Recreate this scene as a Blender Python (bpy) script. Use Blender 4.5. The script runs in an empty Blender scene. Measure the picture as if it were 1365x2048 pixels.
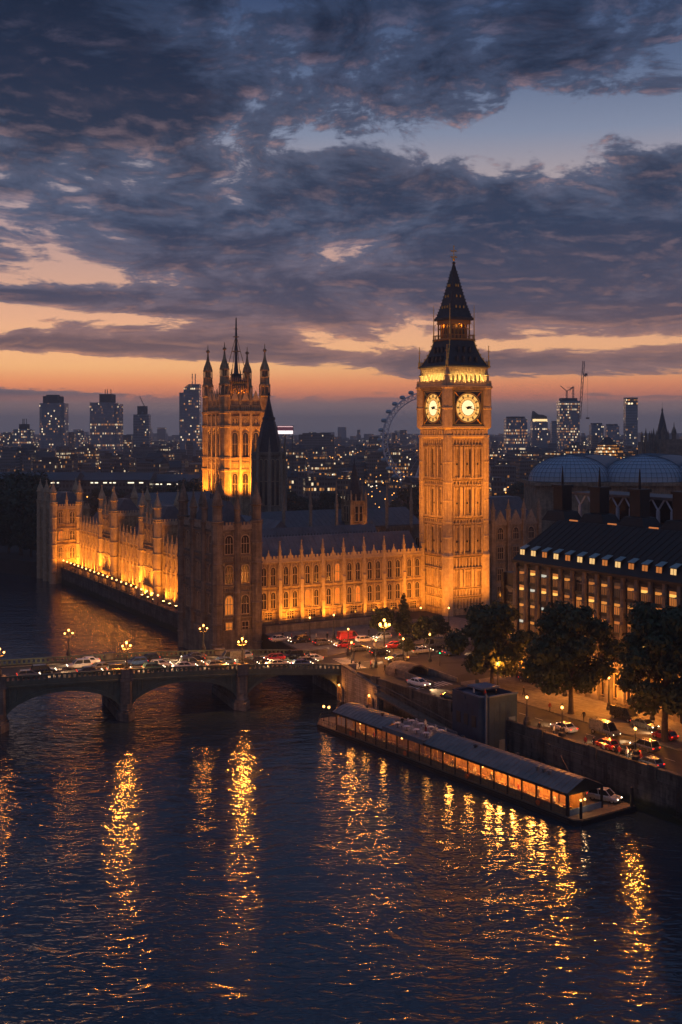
import bpy, bmesh, math, random
from mathutils import Vector, Matrix
from math import sin, cos, pi, radians, sqrt, atan2
random.seed(7)
S = bpy.context.scene
R = random.Random(11)
# ---------------------------------------------------------------- camera
F, CX, HY, HC = 2300.0, 682.5, 865.0, 53.0
cam = bpy.data.cameras.new('camera'); camo = bpy.data.objects.new('camera', cam)
S.collection.objects.link(camo); S.camera = camo
cam.sensor_fit = 'AUTO'; cam.sensor_width = 36; cam.lens = 36 * F / 2048
cam.shift_y = -(1024 - HY) / 2048
camo.location = (0, 0, HC); camo.rotation_euler = (pi / 2, 0, 0)
cam.clip_start = 1; cam.clip_end = 30000
# ---------------------------------------------------------------- exposure / render
S.view_settings.view_transform = 'Standard'; S.view_settings.look = 'None'
S.view_settings.exposure = 0; S.view_settings.gamma = 1
S.render.engine = 'CYCLES'
cy = S.cycles
cy.max_bounces = 4; cy.diffuse_bounces = 2; cy.glossy_bounces = 3; cy.transmission_bounces = 2
cy.transparent_max_bounces = 4; cy.volume_bounces = 0
cy.caustics_reflective = False; cy.caustics_refractive = False
cy.sample_clamp_indirect = 4; cy.sample_clamp_direct = 0
cy.use_denoising = True
try: cy.use_light_tree = True
except Exception: pass

def lin(c):
    return tuple((x / 255 / 12.92) if x / 255 <= .04045 else ((x / 255 + .055) / 1.055) ** 2.4 for x in c[:3])
# ---------------------------------------------------------------- node maths
class X:
    """a socket (or number) that builds Math nodes through + - * /"""
    def __init__(s, nt, v): s.nt, s.v = nt, v
    def op(s, o, *a):
        n = s.nt.nodes.new('ShaderNodeMath'); n.operation = o
        for i, q in enumerate((s,) + a):
            q = q.v if isinstance(q, X) else q
            if isinstance(q, (int, float)): n.inputs[i].default_value = q
            else: s.nt.links.new(q, n.inputs[i])
        return X(s.nt, n.outputs[0])
    def __add__(s, o): return s.op('ADD', o)
    __radd__ = __add__
    def __sub__(s, o): return s.op('SUBTRACT', o)
    def __mul__(s, o): return s.op('MULTIPLY', o)
    __rmul__ = __mul__
    def __truediv__(s, o): return s.op('DIVIDE', o)
    def smooth(s, a, b, lo=0., hi=1.):
        n = s.nt.nodes.new('ShaderNodeMapRange'); n.interpolation_type = 'SMOOTHSTEP'
        s.nt.links.new(s.v, n.inputs[0])
        for i, q in enumerate((a, b, lo, hi)): n.inputs[i + 1].default_value = q
        return X(s.nt, n.outputs[0])
def vec(nt, x, y, z=0.):
    n = nt.nodes.new('ShaderNodeCombineXYZ')
    for i, q in enumerate((x, y, z)):
        q = q.v if isinstance(q, X) else q
        if isinstance(q, (int, float)): n.inputs[i].default_value = q
        else: nt.links.new(q, n.inputs[i])
    return n.outputs[0]
def noise(nt, v, scale, detail=3, rough=.5, dist=0.):
    n = nt.nodes.new('ShaderNodeTexNoise'); n.inputs['Scale'].default_value = scale
    n.inputs['Detail'].default_value = detail; n.inputs['Roughness'].default_value = rough
    n.inputs['Distortion'].default_value = dist
    if v is not None: nt.links.new(v, n.inputs['Vector'])
    return X(nt, n.outputs['Fac'])
def mixc(nt, f, a, b, mode='MIX'):
    n = nt.nodes.new('ShaderNodeMix'); n.data_type = 'RGBA'; n.blend_type = mode
    for i, q in ((0, f), (6, a), (7, b)):
        q = q.v if isinstance(q, X) else q
        if isinstance(q, (int, float)): n.inputs[i].default_value = q
        elif isinstance(q, tuple): n.inputs[i].default_value = (q + (1,))[:4]
        else: nt.links.new(q, n.inputs[i])
    return n.outputs[2]
def ramp(nt, f, stops, interp='LINEAR'):
    n = nt.nodes.new('ShaderNodeValToRGB'); n.color_ramp.interpolation = interp
    el = n.color_ramp.elements
    while len(el) < len(stops): el.new(.5)
    for e, (p, c) in zip(el, sorted(stops)): e.position = p
    for e, (p, c) in zip(el, sorted(stops)): e.color = c + (1,)
    nt.links.new(f.v if isinstance(f, X) else f, n.inputs[0])
    return n.outputs[0]
# ---------------------------------------------------------------- dusk sky with cloud decks
def build_world():
    w = bpy.data.worlds.new('World'); S.world = w; w.use_nodes = True
    nt = w.node_tree; nt.nodes.clear()
    out = nt.nodes.new('ShaderNodeOutputWorld'); bg = nt.nodes.new('ShaderNodeBackground')
    nt.links.new(bg.outputs[0], out.inputs[0])
    tc = nt.nodes.new('ShaderNodeTexCoord'); sp = nt.nodes.new('ShaderNodeSeparateXYZ')
    nt.links.new(tc.outputs['Generated'], sp.inputs[0])
    x, y, z = (X(nt, o) for o in sp.outputs)
    hyp = (x * x + y * y).op('SQRT').op('MAXIMUM', 1e-4)
    e = (z / hyp).op('MAXIMUM', 0.0).op('MINIMUM', 3.0)
    a = x.op('ARCTAN2', y)
    EM = .8
    def cs(stops):
        return [(min(1., (max(0, (HY - q) / F) if q > -900 else -q / 1e4) / EM), lin(c)) for q, c in stops]
    ef = e * (1 / EM)
    gap = ramp(nt, ef, cs([(865, (114, 105, 112)), (835, (122, 108, 112)), (806, (142, 113, 109)), (790, (212, 128, 96)), (768, (244, 152, 98)),
        (738, (248, 182, 120)), (700, (244, 182, 130)), (640, (224, 168, 134)), (560, (198, 155, 136)), (450, (166, 141, 142)),
        (350, (154, 144, 150)), (270, (120, 129, 151)), (150, (86, 101, 130)), (0, (54, 70, 102)), (-4200, (74, 94, 132)), (-5500, (90, 112, 152)), (-8000, (94, 116, 156))]))
    lite = ramp(nt, ef, cs([(865, (104, 98, 110)), (800, (122, 102, 106)), (700, (150, 112, 104)), (600, (106, 97, 110)), (450, (82, 90, 113)),
        (300, (76, 83, 104)), (150, (62, 73, 98)), (0, (45, 58, 84)), (-4200, (60, 76, 106)), (-5500, (70, 88, 120)), (-8000, (72, 90, 122))]))
    dark = ramp(nt, ef, cs([(865, (100, 95, 107)), (700, (108, 86, 88)), (600, (70, 70, 88)), (450, (46, 57, 80)), (300, (43, 52, 72)),
        (150, (32, 42, 63)), (0, (25, 35, 55)), (-4200, (36, 50, 76)), (-5500, (46, 62, 92)), (-8000, (48, 64, 94))]))
    rim = ramp(nt, ef, cs([(865, (84, 80, 88)), (800, (130, 96, 92)), (720, (205, 142, 108)), (600, (196, 142, 120)), (450, (150, 128, 134)), (330, (168, 136, 134)), (200, (142, 116, 122)), (80, (98, 92, 112)), (0, (70, 78, 104)), (-4200, (60, 74, 106)), (-8000, (66, 84, 120))]))
    V = (e + .095).op('LOGARITHM', math.e) * 8.0
    U = a * 10.5
    n0 = noise(nt, vec(nt, U * .45, V * .45, 3.1), 1.0, 2, .5) - .5
    def dens(dv):
        v = vec(nt, U + n0 * 1.5, V + n0 * -.8 + dv, 4.3)
        return noise(nt, v, .62, 11, .60, .1) * .66 + noise(nt, v, 2.3, 8, .66, .15) * .40
    D = dens(0.0) + .055; Ds = dens(-.16) + .055
    n2 = noise(nt, vec(nt, U, V * 1.5, 9.2), 2.2, 5, .6, .3)
    lit = (D - Ds) * 1.0
    def g(px, py, sx, sy, k):
        a0, e0 = (px - CX) / F, (HY - py) / F
        da = (a - a0) * (F / sx); de = (e - e0) * (F / sy)
        return ((da * da + de * de) * -1).op('EXPONENT') * k
    for q in SKY_BIAS: D = D + g(*q)
    cover = D.smooth(.495, .56); thick = D.smooth(.53, .70)
    edge = lit.smooth(.0, .13) * (thick * -.75 + 1.0) + n2.smooth(.45, .8) * .06
    dim = a.smooth(-.25, .30)
    gap2 = mixc(nt, dim * .30 * e.smooth(.16, .02), gap, lin((150, 98, 92)))
    cl = mixc(nt, thick, lite, dark); cl = mixc(nt, edge, cl, rim)
    c = mixc(nt, cover, gap2, cl)
    low = e.smooth(.022, .034)                     # far cloud bank along the horizon
    bank = mixc(nt, (n2 - .5) * .5, gap, gap)
    c = mixc(nt, low, bank, c)
    nt.links.new(c, bg.inputs[0]); bg.inputs[1].default_value = 1.25
SKY_BIAS = [(150, 180, 330, 190, .12), (250, 340, 300, 50, .05), (1140, 270, 320, 62, -.165), (1250, 200, 120, 20, .07), (640, 285, 150, 20, -.06), (560, 120, 260, 90, .05),
    (1030, 90, 330, 70, .10), (400, 70, 130, 50, -.05), (900, 400, 520, 36, .07), (330, 470, 480, 70, .06), (1120, 500, 380, 90, .08), (200, 395, 160, 34, -.07),
    (130, 560, 220, 20, -.13), (90, 603, 170, 11, .13), (330, 625, 150, 7, .10), (850, 610, 560, 70, .10), (180, 645, 440, 32, -.14), (150, 694, 420, 9, .19), (200, 742, 520, 26, -.30), (1100, 690, 300, 10, -.16),
    (1000, 725, 600, 14, .14), (500, 715, 220, 9, .12), (900, 772, 800, 14, -.30), (60, 600, 120, 12, .1), (330, 752, 70, 6, .2)]
build_world()
sun = bpy.data.lights.new('sun', 'SUN'); sun.energy = .03; sun.angle = radians(12); sun.color = (1, .6, .35)
suno = bpy.data.objects.new('sun', sun); S.collection.objects.link(suno)
suno.rotation_euler = (radians(86), 0, radians(180 + 12))     # the last glow, low behind the city
# ---------------------------------------------------------------- mesh helpers
COL = S.collection.objects
class MB:
    def __init__(s): s.v, s.f, s.m, s.k = [], [], [], 0
    def add(s, vs, fs, mi=None):
        o = len(s.v); s.v += [tuple(p) for p in vs]
        for f in fs: s.f.append([o + i for i in f]); s.m.append(s.k if mi is None else mi)
        return s
    def box(s, x0, x1, y0, y1, z0, z1, mi=None):
        return s.add([(x0, y0, z0), (x1, y0, z0), (x1, y1, z0), (x0, y1, z0), (x0, y0, z1), (x1, y0, z1), (x1, y1, z1), (x0, y1, z1)],
                     [(0, 3, 2, 1), (4, 5, 6, 7), (0, 1, 5, 4), (1, 2, 6, 5), (2, 3, 7, 6), (3, 0, 4, 7)], mi)
    def cbox(s, cx, cy, cz, sx, sy, sz, mi=None):
        return s.box(cx - sx / 2, cx + sx / 2, cy - sy / 2, cy + sy / 2, cz - sz / 2, cz + sz / 2, mi)
    def loft(s, rings, cap=True, mi=None):
        n = len(rings[0]); vs = [p for r in rings for p in r]; fs = []
        for k in range(len(rings) - 1):
            for i in range(n):
                j = (i + 1) % n
                fs.append((k * n + i, k * n + j, (k + 1) * n + j, (k + 1) * n + i))
        if cap: fs.append(tuple(range(n))[::-1]); fs.append(tuple(range((len(rings) - 1) * n, len(rings) * n)))
        return s.add(vs, fs, mi)
    def lathe(s, cx, cy, prof, n=8, mi=None, rot=None, sq=False):
        rot = pi / n if rot is None else rot
        k = 1 / cos(pi / n) if sq else 1
        return s.loft([[(cx + max(r, .001) * k * cos(rot + 2 * pi * i / n), cy + max(r, .001) * k * sin(rot + 2 * pi * i / n), z) for i in range(n)] for r, z in prof], True, mi)
    def poly(s, pts, z0, z1, mi=None):
        return s.loft([[(x, y, z0) for x, y in pts], [(x, y, z1) for x, y in pts]], True, mi)
    def xprism(s, pts, x0, x1, mi=None):     # profile in (y, z) swept along x
        return s.loft([[(x0, y, z) for y, z in pts], [(x1, y, z) for y, z in pts]], True, mi)
    def yprism(s, pts, y0, y1, mi=None):     # profile in (x, z) swept along y
        return s.loft([[(x, y0, z) for x, z in pts], [(x, y1, z) for x, z in pts]], True, mi)
    def bar(s, p, q, r=.1, n=4, r2=None, mi=None):
        p, q = Vector(p), Vector(q); d = (q - p)
        if d.length < 1e-6: return s
        d.normalize(); u = d.orthogonal().normalized(); w = d.cross(u); r2 = r if r2 is None else r2
        return s.loft([[p + (u * cos(2 * pi * i / n + pi / n) + w * sin(2 * pi * i / n + pi / n)) * r for i in range(n)],
                       [q + (u * cos(2 * pi * i / n + pi / n) + w * sin(2 * pi * i / n + pi / n)) * r2 for i in range(n)]], True, mi)
    def ball(s, c, r, n=8, m=5, mi=None, sz=1.):
        return s.lathe(c[0], c[1], [(r * sin(pi * k / m), c[2] - r * sz * cos(pi * k / m)) for k in range(m + 1)], n, mi)
    def mesh(s, name, mats=None, smooth=False):
        me = bpy.data.meshes.new(name); me.from_pydata(s.v, [], s.f)
        for m in (mats if isinstance(mats, (list, tuple)) else [mats]):
            if m: me.materials.append(m)
        me.polygons.foreach_set('material_index', s.m)
        bm = bmesh.new(); bm.from_mesh(me); bmesh.ops.recalc_face_normals(bm, faces=bm.faces); bm.to_mesh(me); bm.free()
        if smooth: me.polygons.foreach_set('use_smooth', [True] * len(me.polygons))
        me.update(); return me
    def build(s, name, mats, parent=None, loc=(0, 0, 0), rz=0, smooth=False):
        return inst(name, s.mesh(name, mats, smooth), parent, loc, rz)
def inst(name, me, parent=None, loc=(0, 0, 0), rz=0, sc=None):
    o = bpy.data.objects.new(name, me); COL.link(o); o.location = loc; o.rotation_euler = (0, 0, rz)
    if sc: o.scale = sc if isinstance(sc, tuple) else (sc, sc, sc)
    if parent: o.parent = parent
    return o
def tag(o, label, cat, group=None):
    o['label'] = label; o['category'] = cat
    if group: o['group'] = group
    return o
def thing(name, label, cat, loc=(0, 0, 0), rz=0, group=None):
    o = bpy.data.objects.new(name, None); COL.link(o); o.location = loc; o.rotation_euler = (0, 0, rz)
    o.empty_display_size = .5
    return tag(o, label, cat, group)
def struct(o, kind='structure'):
    o['kind'] = kind; return o
def dup(root, loc, rz, label, sc=None, mats=None):
    r = root.copy(); COL.link(r); r.location = loc; r.rotation_euler = (0, 0, rz); r['label'] = label
    if sc: r.scale = (sc, sc, sc)
    for ch in root.children:
        c = ch.copy(); COL.link(c); c.parent = r
        if mats and ch.name.split('.')[0] in mats: c.data = mats[ch.name.split('.')[0]]
        for gch in ch.children:
            d = gch.copy(); COL.link(d); d.parent = c
    return r
ORD = ['first', 'second', 'third', 'fourth', 'fifth', 'sixth', 'seventh', 'eighth', 'ninth', 'tenth', 'eleventh', 'twelfth', 'thirteenth',
       'fourteenth', 'fifteenth', 'sixteenth', 'seventeenth', 'eighteenth', 'nineteenth', 'twentieth'] + ['%dth' % k if k % 10 not in (1, 2, 3) or k in (11, 12, 13) else '%d%s' % (k, {1: 'st', 2: 'nd', 3: 'rd'}[k % 10]) for k in range(21, 90)]
# ---------------------------------------------------------------- site frames (metres, water level z = 0)
G = 5.5
def at(px, py, Y): return Vector(((px - CX) * Y / F, Y, HC - (py - HY) * Y / F))
def gnd(px, py, z): Y = (HC - z) * F / (py - HY); return Vector(((px - CX) * Y / F, Y, z))
class Frame:
    def __init__(s, ox, oy, deg): s.o = Vector((ox, oy, 0)); s.r = radians(deg); s.u = Vector((cos(s.r), sin(s.r), 0)); s.v = Vector((-sin(s.r), cos(s.r), 0))
    def __call__(s, u, v, z=0): p = s.o + s.u * u + s.v * v; p.z = z; return p
PF = Frame(-24.7, 269, 28.5)      # palace: u along the bridge street front, v along the river away from us
EF = Frame(.25, 228, 32.2)        # embankment: u inland, -v towards us
BF = Frame(.25, 228, 21.5)        # bridge: -u out over the river, v across the deck
def bz(s):                         # deck height at distance s out along the bridge
    return 5.75 + 2.9 * (1 - math.exp(-s / 26.0))
# ---------------------------------------------------------------- materials
MATS = {}
def base(name):
    m = bpy.data.materials.new(name); m.use_nodes = True; nt = m.node_tree
    b = nt.nodes['Principled BSDF']; MATS[name] = m
    return m, nt, b
def objco(nt, what='Object'):
    t = nt.nodes.new('ShaderNodeTexCoord'); return t.outputs[what]
def worldco(nt):
    t = nt.nodes.new('ShaderNodeNewGeometry'); return t.outputs['Position']
def bump(nt, b, h, strength=.5, dist=.1):
    n = nt.nodes.new('ShaderNodeBump'); n.inputs['Strength'].default_value = strength; n.inputs['Distance'].default_value = dist
    nt.links.new(h.v if isinstance(h, X) else h, n.inputs['Height']); nt.links.new(n.outputs[0], b.inputs['Normal'])
def rough_mat(name, c1, c2=None, scale=.6, rough=.85, bmp=.35, metal=0., detail=6, bd=.08, spec=.3):
    m, nt, b = base(name); p = worldco(nt); c2 = c2 or tuple(q * .6 for q in c1)
    n = noise(nt, p, scale, detail, .6); n2 = noise(nt, p, scale * 9, 3, .6)
    nt.links.new(mixc(nt, (n * .75 + n2 * .35).smooth(.32, .75), c1, c2), b.inputs['Base Color'])
    b.inputs['Roughness'].default_value = rough; b.inputs['Metallic'].default_value = metal; b.inputs['Specular IOR Level'].default_value = spec
    if bmp: bump(nt, b, n2 + n, bmp, bd)
    return m
def stone_mat(name, c1, c2, mort=.6, bw=1.1, bh=.5, rough=.85):
    """ashlar: courses of blocks with soft joints and weather stains"""
    m, nt, b = base(name); p = worldco(nt); sp = nt.nodes.new('ShaderNodeSeparateXYZ'); nt.links.new(p, sp.inputs[0])
    x, y, z = (X(nt, o) for o in sp.outputs)
    br = nt.nodes.new('ShaderNodeTexBrick'); br.inputs['Scale'].default_value = 1
    br.inputs['Brick Width'].default_value = bw; br.inputs['Row Height'].default_value = bh; br.inputs['Mortar Size'].default_value = .025
    br.inputs['Color1'].default_value = (1, 1, 1, 1); br.inputs['Color2'].default_value = (.72, .72, .72, 1); br.inputs['Mortar'].default_value = (mort, mort, mort, 1)
    nt.links.new(vec(nt, x + y * .8, z), br.inputs['Vector'])
    n = noise(nt, p, .35, 6, .65); n2 = noise(nt, p, 3.5, 4, .6)
    streak = noise(nt, vec(nt, x * 1.4, y * 1.4, z * .12), 1.0, 4, .6)
    c = mixc(nt, (n * .6 + streak * .5).smooth(.42, .66), c1, c2)
    c = mixc(nt, .8, c, br.outputs['Color'], 'MULTIPLY')
    nt.links.new(c, b.inputs['Base Color']); b.inputs['Roughness'].default_value = rough; b.inputs['Specular IOR Level'].default_value = .25
    bump(nt, b, n2 + n * .5, .5, .12)
    return m
def glow(name, c, s, sampled=False):
    m, nt, b = base(name); b.inputs['Base Color'].default_value = (c[0] * .5, c[1] * .5, c[2] * .5, 1)
    b.inputs['Emission Color'].default_value = c + (1,); b.inputs['Emission Strength'].default_value = s
    if not sampled: m.cycles.emission_sampling = 'NONE'
    return m
def gloss(name, c, rough=.2, metal=0., coat=0.):
    m, nt, b = base(name); b.inputs['Base Color'].default_value = c + (1,); b.inputs['Roughness'].default_value = rough
    b.inputs['Metallic'].default_value = metal; b.inputs['Coat Weight'].default_value = coat
    n = noise(nt, objco(nt), 3, 4, .6)
    r = n.smooth(.3, .7, max(rough - .06, .02), rough + .1); nt.links.new(r.v, b.inputs['Roughness'])
    return m
def win_mat(name, wall, fx, fz, frac, warm=.7, strength=1.6, rowfrac=.12, glassc=None, rough=.35, sash=.16):
    """a facade whose rooms are lit at random: window grid in object space"""
    m, nt, b = base(name); tc = nt.nodes.new('ShaderNodeTexCoord')
    sp = nt.nodes.new('ShaderNodeSeparateXYZ'); nt.links.new(tc.outputs['Object'], sp.inputs[0])
    sn = nt.nodes.new('ShaderNodeSeparateXYZ'); nt.links.new(tc.outputs['Normal'], sn.inputs[0])
    x, y, z = (X(nt, o) for o in sp.outputs); nx, ny, nz = (X(nt, o).op('ABSOLUTE') for o in sn.outputs)
    isx = nx.op('GREATER_THAN', ny); side = nz.op('LESS_THAN', .5)
    h = (isx * y + (isx * -1 + 1) * x) * (1 / fx) + isx * 37.0 + 500.5; v = z * (1 / fz) + .0001
    hc, vc = h.op('FLOOR'), v.op('FLOOR'); hf, vf = h.op('FRACT'), v.op('FRACT')
    oi = nt.nodes.new('ShaderNodeObjectInfo'); rnd = X(nt, oi.outputs['Random']) * 91.0
    def wn(a, bb, k):
        n = nt.nodes.new('ShaderNodeTexWhiteNoise'); n.noise_dimensions = '3D'; nt.links.new(vec(nt, a, bb, rnd + k), n.inputs['Vector'])
        return X(nt, n.outputs['Value'])
    clus = noise(nt, vec(nt, hc * .23, vc * .23, rnd), 1.0, 2, .5)
    r1 = wn(hc, vc, 0.); r2 = wn(vc * 1.0, 3.0, 5.); r3 = wn(hc, vc, 11.)
    lit = (r1 + (clus - .5) * -1.1).op('LESS_THAN', frac).op('MAXIMUM', r2.op('LESS_THAN', rowfrac) * r1.op('LESS_THAN', .8))
    mask = hf.op('GREATER_THAN', sash) * hf.op('LESS_THAN', 1 - sash) * vf.op('GREATER_THAN', .28) * vf.op('LESS_THAN', .82) * side
    em = lit * mask * (r3 * r3 * 1.1 + .12) * strength
    col = mixc(nt, r3.op('GREATER_THAN', warm), lin((255, 168, 84)), lin((255, 226, 180)))
    nt.links.new(col, b.inputs['Emission Color']); nt.links.new(em.v, b.inputs['Emission Strength'])
    nz_ = noise(nt, tc.outputs['Object'], .12, 4, .6)
    wc = mixc(nt, nz_.smooth(.3, .7), wall, tuple(q * .65 for q in wall))
    nt.links.new(mixc(nt, mask, wc, glassc or tuple(q * .4 for q in wall)), b.inputs['Base Color'])
    rr = mask * -(rough - .12) + rough + .0
    nt.links.new(rr.v, b.inputs['Roughness']); m.cycles.emission_sampling = 'NONE'
    return m
STONE = stone_mat('honey_limestone', (.47, .35, .20), (.22, .15, .085))
STONE2 = stone_mat('weathered_limestone', (.36, .29, .21), (.18, .145, .105))
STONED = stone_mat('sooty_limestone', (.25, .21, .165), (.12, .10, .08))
DRESS = rough_mat('dressed_stone_trim', (.48, .38, .26), (.30, .23, .15), 1.2)
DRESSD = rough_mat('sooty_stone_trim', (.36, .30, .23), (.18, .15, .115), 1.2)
GRANITE = stone_mat('grey_granite_blocks', (.13, .118, .105), (.05, .047, .043), .35, 1.6, .7)
SLATE = rough_mat('iron_roof_slate', (.085, .085, .10), (.04, .042, .052), .8, .55, .3, spec=.5)
SLATEL = rough_mat('lead_roof', (.16, .15, .165), (.085, .08, .09), .25, .55, .4, spec=.45)
SPIRE = rough_mat('cast_iron_spire', (.055, .055, .065), (.022, .023, .03), 1.5, .5, .4)
GOLD = gloss('gilded_metal', (.75, .45, .12), .35, .9)
IRON = gloss('dark_painted_iron', (.02, .022, .025), .45)
GLASSD = gloss('dark_window_glass', (.018, .016, .018), .12)
GLASSW = glow('lamplit_window', lin((235, 140, 52)), .55)
BULB = glow('lamp_globe', lin((255, 178, 92)), 7.0)
BULBS = glow('small_lamp', lin((255, 180, 96)), 7.0)
ORANGE = (1.0, .31, .025); AMBER = (1.0, .30, .035); WARM = (1.0, .62, .28)
# ---------------------------------------------------------------- lamps that light things
def spot(loc, tgt, power, color=ORANGE, deg=110, blend=.9, radius=.4, parent=None):
    l = bpy.data.lights.new('floodlight_beam', 'SPOT'); l.energy = power; l.color = color; l.spot_size = radians(deg); l.spot_blend = blend; l.shadow_soft_size = radius
    o = bpy.data.objects.new('floodlight_beam', l); COL.link(o); o.location = loc
    o.rotation_euler = (Vector(tgt) - Vector(loc)).to_track_quat('-Z', 'Y').to_euler()
    if parent: o.parent = parent
    return o
def point(loc, power, color=AMBER, radius=.3, parent=None):
    l = bpy.data.lights.new('lamp_light', 'POINT'); l.energy = power; l.color = color; l.shadow_soft_size = radius
    o = bpy.data.objects.new('lamp_light', l); COL.link(o); o.location = loc
    if parent: o.parent = parent
    return o
# ---------------------------------------------------------------- river
def build_river():
    m, nt, b = base('river_water'); p = worldco(nt)
    mp = nt.nodes.new('ShaderNodeMapping'); mp.inputs['Scale'].default_value = (.55, 1.0, 1.0); mp.inputs['Rotation'].default_value = (0, 0, radians(-8)); nt.links.new(p, mp.inputs[0])
    q = mp.outputs[0]
    h = noise(nt, q, .11, 2, .5, .6) * 1.1 + noise(nt, q, .42, 2, .5, 1.0) * .75 + noise(nt, q, 1.15, 1.5, .5, 1.0) * .40
    b.inputs['Base Color'].default_value = (.015, .029, .046, 1); b.inputs['Roughness'].default_value = .12; b.inputs['IOR'].default_value = 1.45
    b.inputs['Specular IOR Level'].default_value = .5
    calm = noise(nt, p, .018, 3, .55, .8).smooth(.3, .7, .55, 1.2); bump(nt, b, h * calm, 1.0, .30)
    MB().add([(-2500, -150, 0), (900, -150, 0), (900, 1200, 0), (-2500, 1200, 0)], [(0, 1, 2, 3)]).build('river', m)['kind'] = 'structure'
build_river()
# ---------------------------------------------------------------- land
ASPH = rough_mat('asphalt', (.055, .05, .047), (.032, .03, .029), 1.2, .8, .3, bd=.02)
PAVE = stone_mat('pavement_slabs', (.20, .185, .165), (.12, .11, .10), .7, .9, .9)
EARTH = rough_mat('city_ground', (.04, .038, .036), (.018, .018, .018), .05, .9, .2)
PAINT = rough_mat('road_paint', (.62, .6, .54), (.4, .38, .34), 3, .7, .1)
LAWN = rough_mat('mown_grass', (.035, .05, .018), (.018, .028, .01), .8, .95, .6)
far_edge = BF(0, 16)
LAND = [EF(.4, -190), EF(.4, -.2), (far_edge.x + .4, far_edge.y), PF(6.5, -2), PF(6.2, 170), PF(-5, 178), (-150, 452), (-420, 480), (-2600, 900), (-7000, 9000), (7000, 9000), (7000, 67)]
lp = [(q[0], q[1]) for q in LAND]
mb = MB(); mb.poly(lp, -2, G); mb.build('ground', EARTH)['kind'] = 'structure'
def sheet(name, pts, z, mat):
    mb = MB(); mb.add([(q[0], q[1], z) for q in pts], [tuple(range(len(pts)))]); o = mb.build(name, mat); o['kind'] = 'structure'; return o
# bridge street, junction, embankment road
sheet('bridge_street', [BF(0, 1.8), BF(18, 1.2), BF(95, -2), BF(95, 15), BF(60, 15.5), BF(34, 21), BF(14, 20), BF(0, 14.2)], G + .012, ASPH)
sheet('junction_road', [EF(3.2, -8), EF(13, -16), BF(34, -4.0), BF(20, .9), BF(8, 1.4)], G + .008, ASPH)
sheet('embankment_road', [EF(3.2, -190), EF(12, -190), EF(12.4, -14), EF(3.2, -9)], G + .016, ASPH)
# kerbed pavements
def slab(name, pts, h=.14, mat=PAVE):
    mb = MB(); mb.poly([(q[0], q[1]) for q in pts], G - .2, G + h); o = mb.build(name, mat); o['kind'] = 'structure'; return o
slab('river_pavement', [EF(.5, -190), EF(3.1, -190), EF(3.1, -1.5), EF(.5, -.3)])
slab('building_pavement', [EF(12.1, -190), EF(25.9, -190), EF(25.9, -20), EF(14, -20), EF(12.5, -22)])
slab('palace_pavement', [BF(0, 14.3), BF(13, 20.6), BF(34, 21.6), BF(60, 16), BF(60, 22), PF(60, -1.2), PF(12, 2), PF(6.8, -1.6), far_edge])
# lane markings
mk = MB()
for k in range(40):
    p0, p1 = EF(7.6, -12 - k * 4), EF(7.6, -14 - k * 4); n = EF.u * .07
    mk.add([p0 - n, p0 + n, p1 + n, p1 - n], [(0, 1, 2, 3)])
for k in range(9):
    p0, p1 = BF(3 + k * 5, 8), BF(5.4 + k * 5, 8); n = BF.v * .07
    mk.add([p0 - n, p0 + n, p1 + n, p1 - n], [(0, 1, 2, 3)])
for q in mk.v: pass
mk.v = [(x, y, G + .022) for x, y, z in mk.v]
mk.build('lane_markings', PAINT)['kind'] = 'structure'
# embankment wall with its parapet
def tidal(name, c1, c2):
    m = stone_mat(name, c1, c2, .35, 1.6, .7); nt = m.node_tree; b = nt.nodes['Principled BSDF']; src = b.inputs['Base Color'].links[0].from_socket
    sp = nt.nodes.new('ShaderNodeSeparateXYZ'); nt.links.new(worldco(nt), sp.inputs[0]); z = X(nt, sp.outputs[2]); n = noise(nt, worldco(nt), .5, 5, .65)
    wet = (z + n * -2.2).smooth(.2, 1.0)
    nt.links.new(mixc(nt, wet, (.018, .024, .012), src), b.inputs['Base Color']); return m
TIDAL = tidal('tide_stained_granite', (.15, .135, .12), (.055, .05, .046))
t = thing('river_wall', 'long dark stone embankment wall with parapet beside the road', 'wall', EF(0, 0, 0), EF.r)
mb = MB(); mb.box(-.15, .38, -190, -.6, -2, 4.6); mb.box(-.28, .42, -190, -.6, 4.6, 5.0); mb.box(-.6, .38, -190, -30, -2, .9)
mb.build('wall_face', TIDAL, t)
mb = MB(); mb.box(-.1, .34, -190, -.6, 5.0, 6.35); mb.box(-.2, .44, -190, -.6, 6.35, 6.6)
for k in range(16): mb.box(-.32, .5, -12.6 - k * 11.5, -11 - k * 11.5, 4.99, 6.8)
mb.build('parapet', GRANITE, t)
lad = MB()
for s in (-.22, .22): lad.box(-.34, -.28, s - .03, s + .03, 0, 6)
for k in range(16): lad.box(-.33, -.29, -.22, .22, .3 + k * .36, .35 + k * .36)
for q in (-1.6, 1.6):
    for j in range(6): lad.bar((-.3, q + (j - 3) * .5, 2.2 + .08 * (j - 3) ** 2), (-.3, q + (j - 2) * .5, 2.2 + .08 * (j - 2) ** 2), .05)
ladm = lad.mesh('ladder', IRON)
for k in range(6): inst('ladder', ladm, t, (-.02, -18 - k * 13.5, 0))
# terrace in front of the river range
t = thing('river_terrace', 'dark stone terrace and quay wall along the floodlit palace river front', 'terrace', PF(0, 0, 0), PF.r)
mb = MB(); mb.box(0, 6.3, 21, 172, -2, 4.5); mb.build('terrace_body', TIDAL, t)
mb = MB(); mb.box(-.15, .35, 21, 172, 4.5, 5.3); mb.box(-.25, .45, 21, 172, 5.3, 5.5); mb.box(-.2, 0.05, 21, 172, 3.9, 4.2)
mb.build('parapet', GRANITE, t)
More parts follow.
